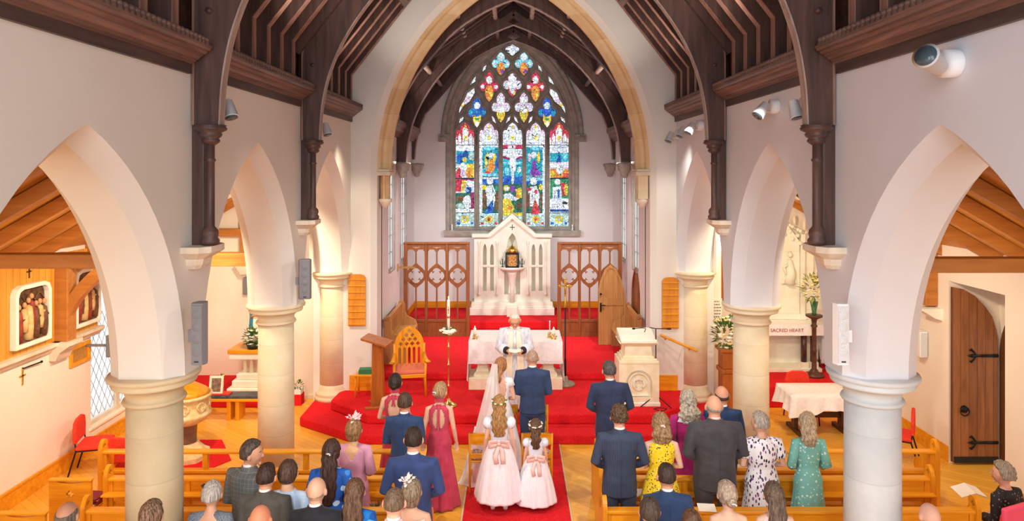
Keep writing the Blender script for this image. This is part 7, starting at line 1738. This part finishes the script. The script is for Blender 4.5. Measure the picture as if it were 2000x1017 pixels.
g = G(); g.prism([(sx_(1515), sz_(490)), (sx_(1560), sz_(490)), (sx_(1560), sz_(470)), (sx_(1545), sz_(448)), (sx_(1528), sz_(430)), (sx_(1515), sz_(445))], 'y', -.05, .1)
for k in range(16):
    u = lerp(1530, 1566, (k % 8) / 7); v = lerp(432, 452, (k % 8) / 7) + (12 if k > 7 else 0) * (k % 3); g.ell((sx_(u), -.08, sz_(v)), (.05, .04, .045), 8, 6, lambda d: 1 + .2 * sin(6 * d.z))
g.ell((sx_(1550), -.06, sz_(428)), (.035, .035, .1), 8, 6); g.ell((sx_(1569), -.06, sz_(438)), (.03, .03, .12), 8, 6); g.build('crocketed_gable', m_stone_w, t)
g = G(); g.tube([(sx_(1540), -.05, sz_(552)), (sx_(1542), -.08, sz_(530)), (sx_(1541), -.07, sz_(505))], [.13, .1, .04], 12); g.ell((sx_(1541), -.08, sz_(496)), (.05, .05, .06), 12, 8); g.tube([(sx_(1538), -.08, sz_(515)), (sx_(1528), -.1, sz_(520)), (sx_(1534), -.1, sz_(535))], .03, 8)
for k in range(7): g.ell((sx_(1528 + k * 4), -.05, sz_(550 - (k % 3) * 6)), (.05, .04, .05), 8, 6)
g.build('carved_figure', m_stone_w, t)
t = thing('flower_stand', 'tall dark carved stand with pale yellow flowers beside the side altar', 'stand', (PX(1590, 14.2), 14.2, zf))
g = G(); g.lathe([(.2, 0), (.2, .04), (.1, .08), (.05, .16), (.045, .5), (.06, .53), (.045, .56), (.045, 1.0), (.07, 1.04), (.045, 1.08), (.06, 1.18), (.17, 1.24), (.17, 1.27), (0, 1.27)], n=16); g.build('stand', m_darkwood, t)
g = G(); g.lathe([(.05, 1.27), (.04, 1.32), (.08, 1.55), (0, 1.55)], n=14); g.build('vase', mat('green_glass', s2l('3c6c4c'), rough=.2), t)
bouquet(t, (0, 0, 1.82), .24, .16, .28, 60, 90, 31, mat('pale_leaf', s2l('7c8c4c'), s2l('a0a864'), sc=20), [m_petal_y, m_petal_y, m_petal], .035, .16)
# table
xt = PX(1588, 12.5)
t = thing('side_table', 'dark trestle table under a white cloth in the right aisle', 'table', (xt, 12.3, 0)); Wt = .6
g = G(); g.box(-Wt, Wt, -.36, .36, .70, .74); g.build('table_top', m_darkwood, t)
for s in (-1, 1):
    g = G(); g.box(s * .42 - .035, s * .42 + .035, -.08, .08, .07, .70); g.prism([(s * .42 - .04, 0), (s * .42 + .04, 0), (s * .42 + .04, .07), (s * .42 - .04, .07)], 'y', -.3, .3); g.build('leg', m_darkwood, t, bevel=.01)
g = G(); g.box(-.42, .42, -.02, .02, .25, .34); g.build('stretcher', m_darkwood, t)
t = thing('table_cloth', 'white cloth with lace edge hanging over the dark trestle table', 'tablecloth', (xt, 12.3, .742))
g = G(); pts = []; n = 64
def perim(i, off):
    a = 2 * pi * i / n; c, s = cos(a), sin(a); k = 1 / max(abs(c), abs(s)); return (c * k * (Wt + off), s * k * (.36 + off))
rows = []
for j in range(8):
    q_ = j / 7; rows.append([(perim(i, .01 + .05 * q_ * (1 + .8 * sin(i * 1.3)))[0], perim(i, .01 + .05 * q_ * (1 + .8 * sin(i * 1.3)))[1], .01 - (.30 + .06 * sin(i * .35)) * q_) for i in range(n)])
g.loft([[(x * .5, y * .5, .012) for x, y, z in rows[0]]] + rows, False, True, True); g.prism([(x * .52, y * .52) for x, y, z in rows[0]], 'z', .006, .0122); g.build('cloth', m_linen, t)
redchair(PX(1553, 13.1), 13.0, 180, 'red chair behind the cloth covered table, against the red platform')
redchair(PX(1783, 10.9), 10.9, 58, 'red chair half hidden behind the nearest right column')
t = thing('small_side_table', 'small dark side table by the flower stand', 'table', (PX(1622, 14.6), 14.7, .42)); g = G(); g.box(-.14, .2, -.2, .2, .80, .84); g.build('table_top', m_darkwood, t)
for x in (-.12, .18):
    for y in (-.17, .17): g = G(); g.box(x - .02, x + .02, y - .02, y + .02, 0, .8); g.build('leg', m_darkwood, t)
# pedestal flowers right
xp = PX(1424, 12.85)
t = thing('flower_pedestal', 'brown timber pedestal with white rose arrangement behind the pale column', 'pedestal', (xp, 12.9, 0)); g = G()
for z0_, z1_, w_ in ((0, .12, .22), (.12, .9, .15), (.9, .98, .18), (.98, 1.30, .15), (1.30, 1.36, .20)): g.box(-w_, w_, -w_, w_, z0_, z1_)
g.build('pedestal', m_lect, t, bevel=.01); bouquet(t, (-.02, -.02, 1.62), .28, .22, .30, 220, 48, 41, br=.055, ll=.11, bl=[m_petal, m_petal, m_petal_y])
# memorial plaque with lines of writing
Yq = 13.88
t = thing('memorial_plaque', 'white marble memorial tablet with lettering beside the far right column', 'plaque', (PX(1395, Yq), Yq, PZ(645, Yq))); Wq = PX(1409, Yq) - PX(1380, Yq); Hq = PZ(582, Yq) - PZ(645, Yq)
g = G(); g.box(-Wq / 2, Wq / 2, -.03, .0, 0, Hq); g.build('tablet', m_stone_w, t, bevel=.006)
m_ink = mat('engraved_grey', s2l('6a7070'))
for i, ln in enumerate(['IN LOVING', 'MEMORY', 'OF THE', 'PARISH', 'R.I.P.']): pass
rndq = random.Random(3)
g = G()
for i in range(9):
    z = Hq - .06 - i * (Hq - .1) / 9; x = -Wq / 2 + .03
    while x < Wq / 2 - .05: w_ = rndq.uniform(.012, .045); g.box(x, x + w_, -.034, -.03, z - .012, z + .008); x += w_ + .012
g.build('engraved_lines', m_ink, t)
g = G(); g.box(-.09, .09, -.03, .1, 0, 3.0); o = g.build('timber_post', m_lect, loc=(PX(1413, 14.2), 14.3, 1.9)); tag(o, 'brown timber post behind the memorial tablet', 'timber')
# main door leaf in the porch
YD = 10.92; zD = lambda v: PZ(v, YD)
t = thing('church_door', 'tall brown plank door leaf with black strap hinges standing open on the right', 'door', (PX(1858, YD), YD, .04)); Wd = PX(1946, YD) - PX(1858, YD); Ht = zD(560) - .04
P = [(0, 0), (Wd, 0), (Wd, zD(690)), (Wd * .985, zD(650)), (Wd * .93, zD(625)), (Wd * .78, zD(598)), (Wd * .55, zD(577)), (Wd * .28, zD(565)), (0, Ht)]
P = [(0, 0), (Wd, 0), (Wd, zD(665)), (Wd * .96, zD(645)), (Wd * .88, zD(622)), (Wd * .72, zD(602)), (Wd * .5, zD(582)), (Wd * .25, zD(569)), (0, Ht)]
g = G(); g.prism(P, 'y', -.03, .02); g.build('plank_leaf', m_door, t, bevel=.004)
for v in (693, 862):
    z = zD(v) - .04; g = G(); g.tube([(Wd, -.045, z), (Wd * .5, -.045, z)], [(.026, .008), (.02, .008)], 8, up=(0, 0, 1)); g.tube([(Wd * .55, -.045, z), (Wd * .42, -.045, z), (Wd * .33, -.045, z)], [(.014, .006), (.03, .008), (.008, .006)], 8, up=(0, 0, 1))
    for s in (-1, 1): g.tube([(Wd * .52, -.045, z), (Wd * .46, -.045, z + s * .06), (Wd * .40, -.045, z + s * .10), (Wd * .36, -.045, z + s * .08)], [(.012, .006), (.016, .007), (.02, .007), (.01, .006)], 8, up=(1, 0, 0))
    g.build('strap_hinge', m_iron, t)
g = G(); z = zD(797) - .04; g.lathe([(0, -.07), (.05, -.06), (.06, -.035)], (Wd * .25, 0, z), 16, 'y'); g.tube([(Wd * .25 + .07 * cos(a), -.06, z - .03 + .07 * sin(a)) for a in [i * pi / 6 for i in range(13)]], .01, 6); g.build('ring_handle', m_iron, t)
g = G(); g.box(0.02, Wd, -.05, .0, 0, .09); g.build('kick_strip', m_black, t)
# second arch frame (outer doorway)
XD = PX(1946, YD) + .02
t = bpy.data.objects.new('door_2', None); COL.objects.link(t); struct(t); t.location = (XD + .05, 10.35, 0)
o_ = [(.6, 0)] + pointed(.6, 1.75, .95, 10) + [(-.6, 0)]; i_ = [(.48, 0)] + pointed(.48, 1.75, .74, 10) + [(-.48, 0)]
g = G(); g.plate([(.6, -.0)] + pointed(.6, 1.75, .95, 10) + [(-.6, 0), (-.48, 0)] + pointed(.48, 1.75, .74, 10)[::-1] + [(.48, 0)], [], 0, .12, 'x'); g.build('door_frame', m_door, t)
g = G(); g.plate([(-.64, 0), (-.6, 0)] + pointed(.6, 1.75, .95, 10)[::-1][1:-1] + [(.6, 0), (.64, 0), (.64, 3.35), (-.64, 3.35)], [], .02, .10, 'x'); g.build('tympanum', m_wall_warm_lit, t)
# exit sign
t = thing('exit_sign', 'green running man exit sign above the right tie beam', 'sign', (PX(1936, 10.6), 10.75, PZ(497, 10.7)), 0); t.location.x = XO - .25
t.location.x = PX(1930, 10.72); t.location.y = 10.72
g = G(); g.box(-.17, .14, -.02, .02, -.02, .10); g.build('housing', mat('exit_green', s2l('4cae2c'), rough=.4), t, bevel=.004)
g = G(); g.tube([(-.13, -.024, .0), (-.11, -.024, .035), (-.12, -.024, .06)], .008, 6); g.ell((-.118, -.024, .08), (.010, .006, .011), 8, 6); g.box(-.07, -.03, -.024, -.02, .01, .085); g.build('running_figure', m_white, t)
g = G(); g.tube([(-.14, .0, .11), (.3, .0, .09), (.32, 0, .02)], .012, 6); g.build('bracket_arm', m_brass, t)
g = G(); g.prism([(0, -.2), (-.12, -.16), (-.3, -.05), (-.3, 0), (0, 0)], 'y', -.12, .12); o = g.build('stone_shelf', m_stone_w, loc=(XO, 11.25, PZ(600, 11.25))); tag(o, 'small white stone corbel on the right wall behind the column', 'corbel')
# pew cushion and seated guest chair and bag
g = G(); g.box(-.17, .17, -.14, .14, 0, .10); o = g.build('kneeler', mat('kneeler_red', s2l('b02c3c'), rough=.9), bevel=.02, loc=(PX(1835, 8.6), 8.45, 0.002)); tag(o, 'red kneeler on the floor beside the second right pew end', 'kneeler')
redchair(PX(1976, 7.72), 7.70, 22, 'red chair under the seated guest in black floral, bottom right corner')
t = thing('pink_bag', 'bright pink bag hanging on the red chair at the bottom right', 'bag', (PX(1982, 7.6), 7.58, .58), 22); g = G(); g.loft([[(x * w_, y, z) for x, y in ((-.2, -.03), (.2, -.03), (.2, .03), (-.2, .03))] for z, w_ in ((0, .9), (.2, 1.05), (.40, 1.1))], True, False); g.build('pouch', mat('hot_pink', s2l('f0587c'), rough=.6), t, bevel=.02)
g = G(); g.add([(-.16, 0, 0), (0, -.02, .06), (0, .2, .09), (-.16, .22, .03), (.16, 0, 0), (.16, .22, .03)], [(0, 1, 2, 3), (1, 4, 5, 2)]); o = g.build('service_booklet', m_card, loc=(PX(1915, 8.2), 8.3, .72), fix=False); sm_ = o.modifiers.new('s', 'SOLIDIFY'); sm_.thickness = .008; tag(o, 'white open service booklet held by the seated guest at far right', 'booklet')
# small floor mat stains on planks omitted; left wall light switch cross on plaster
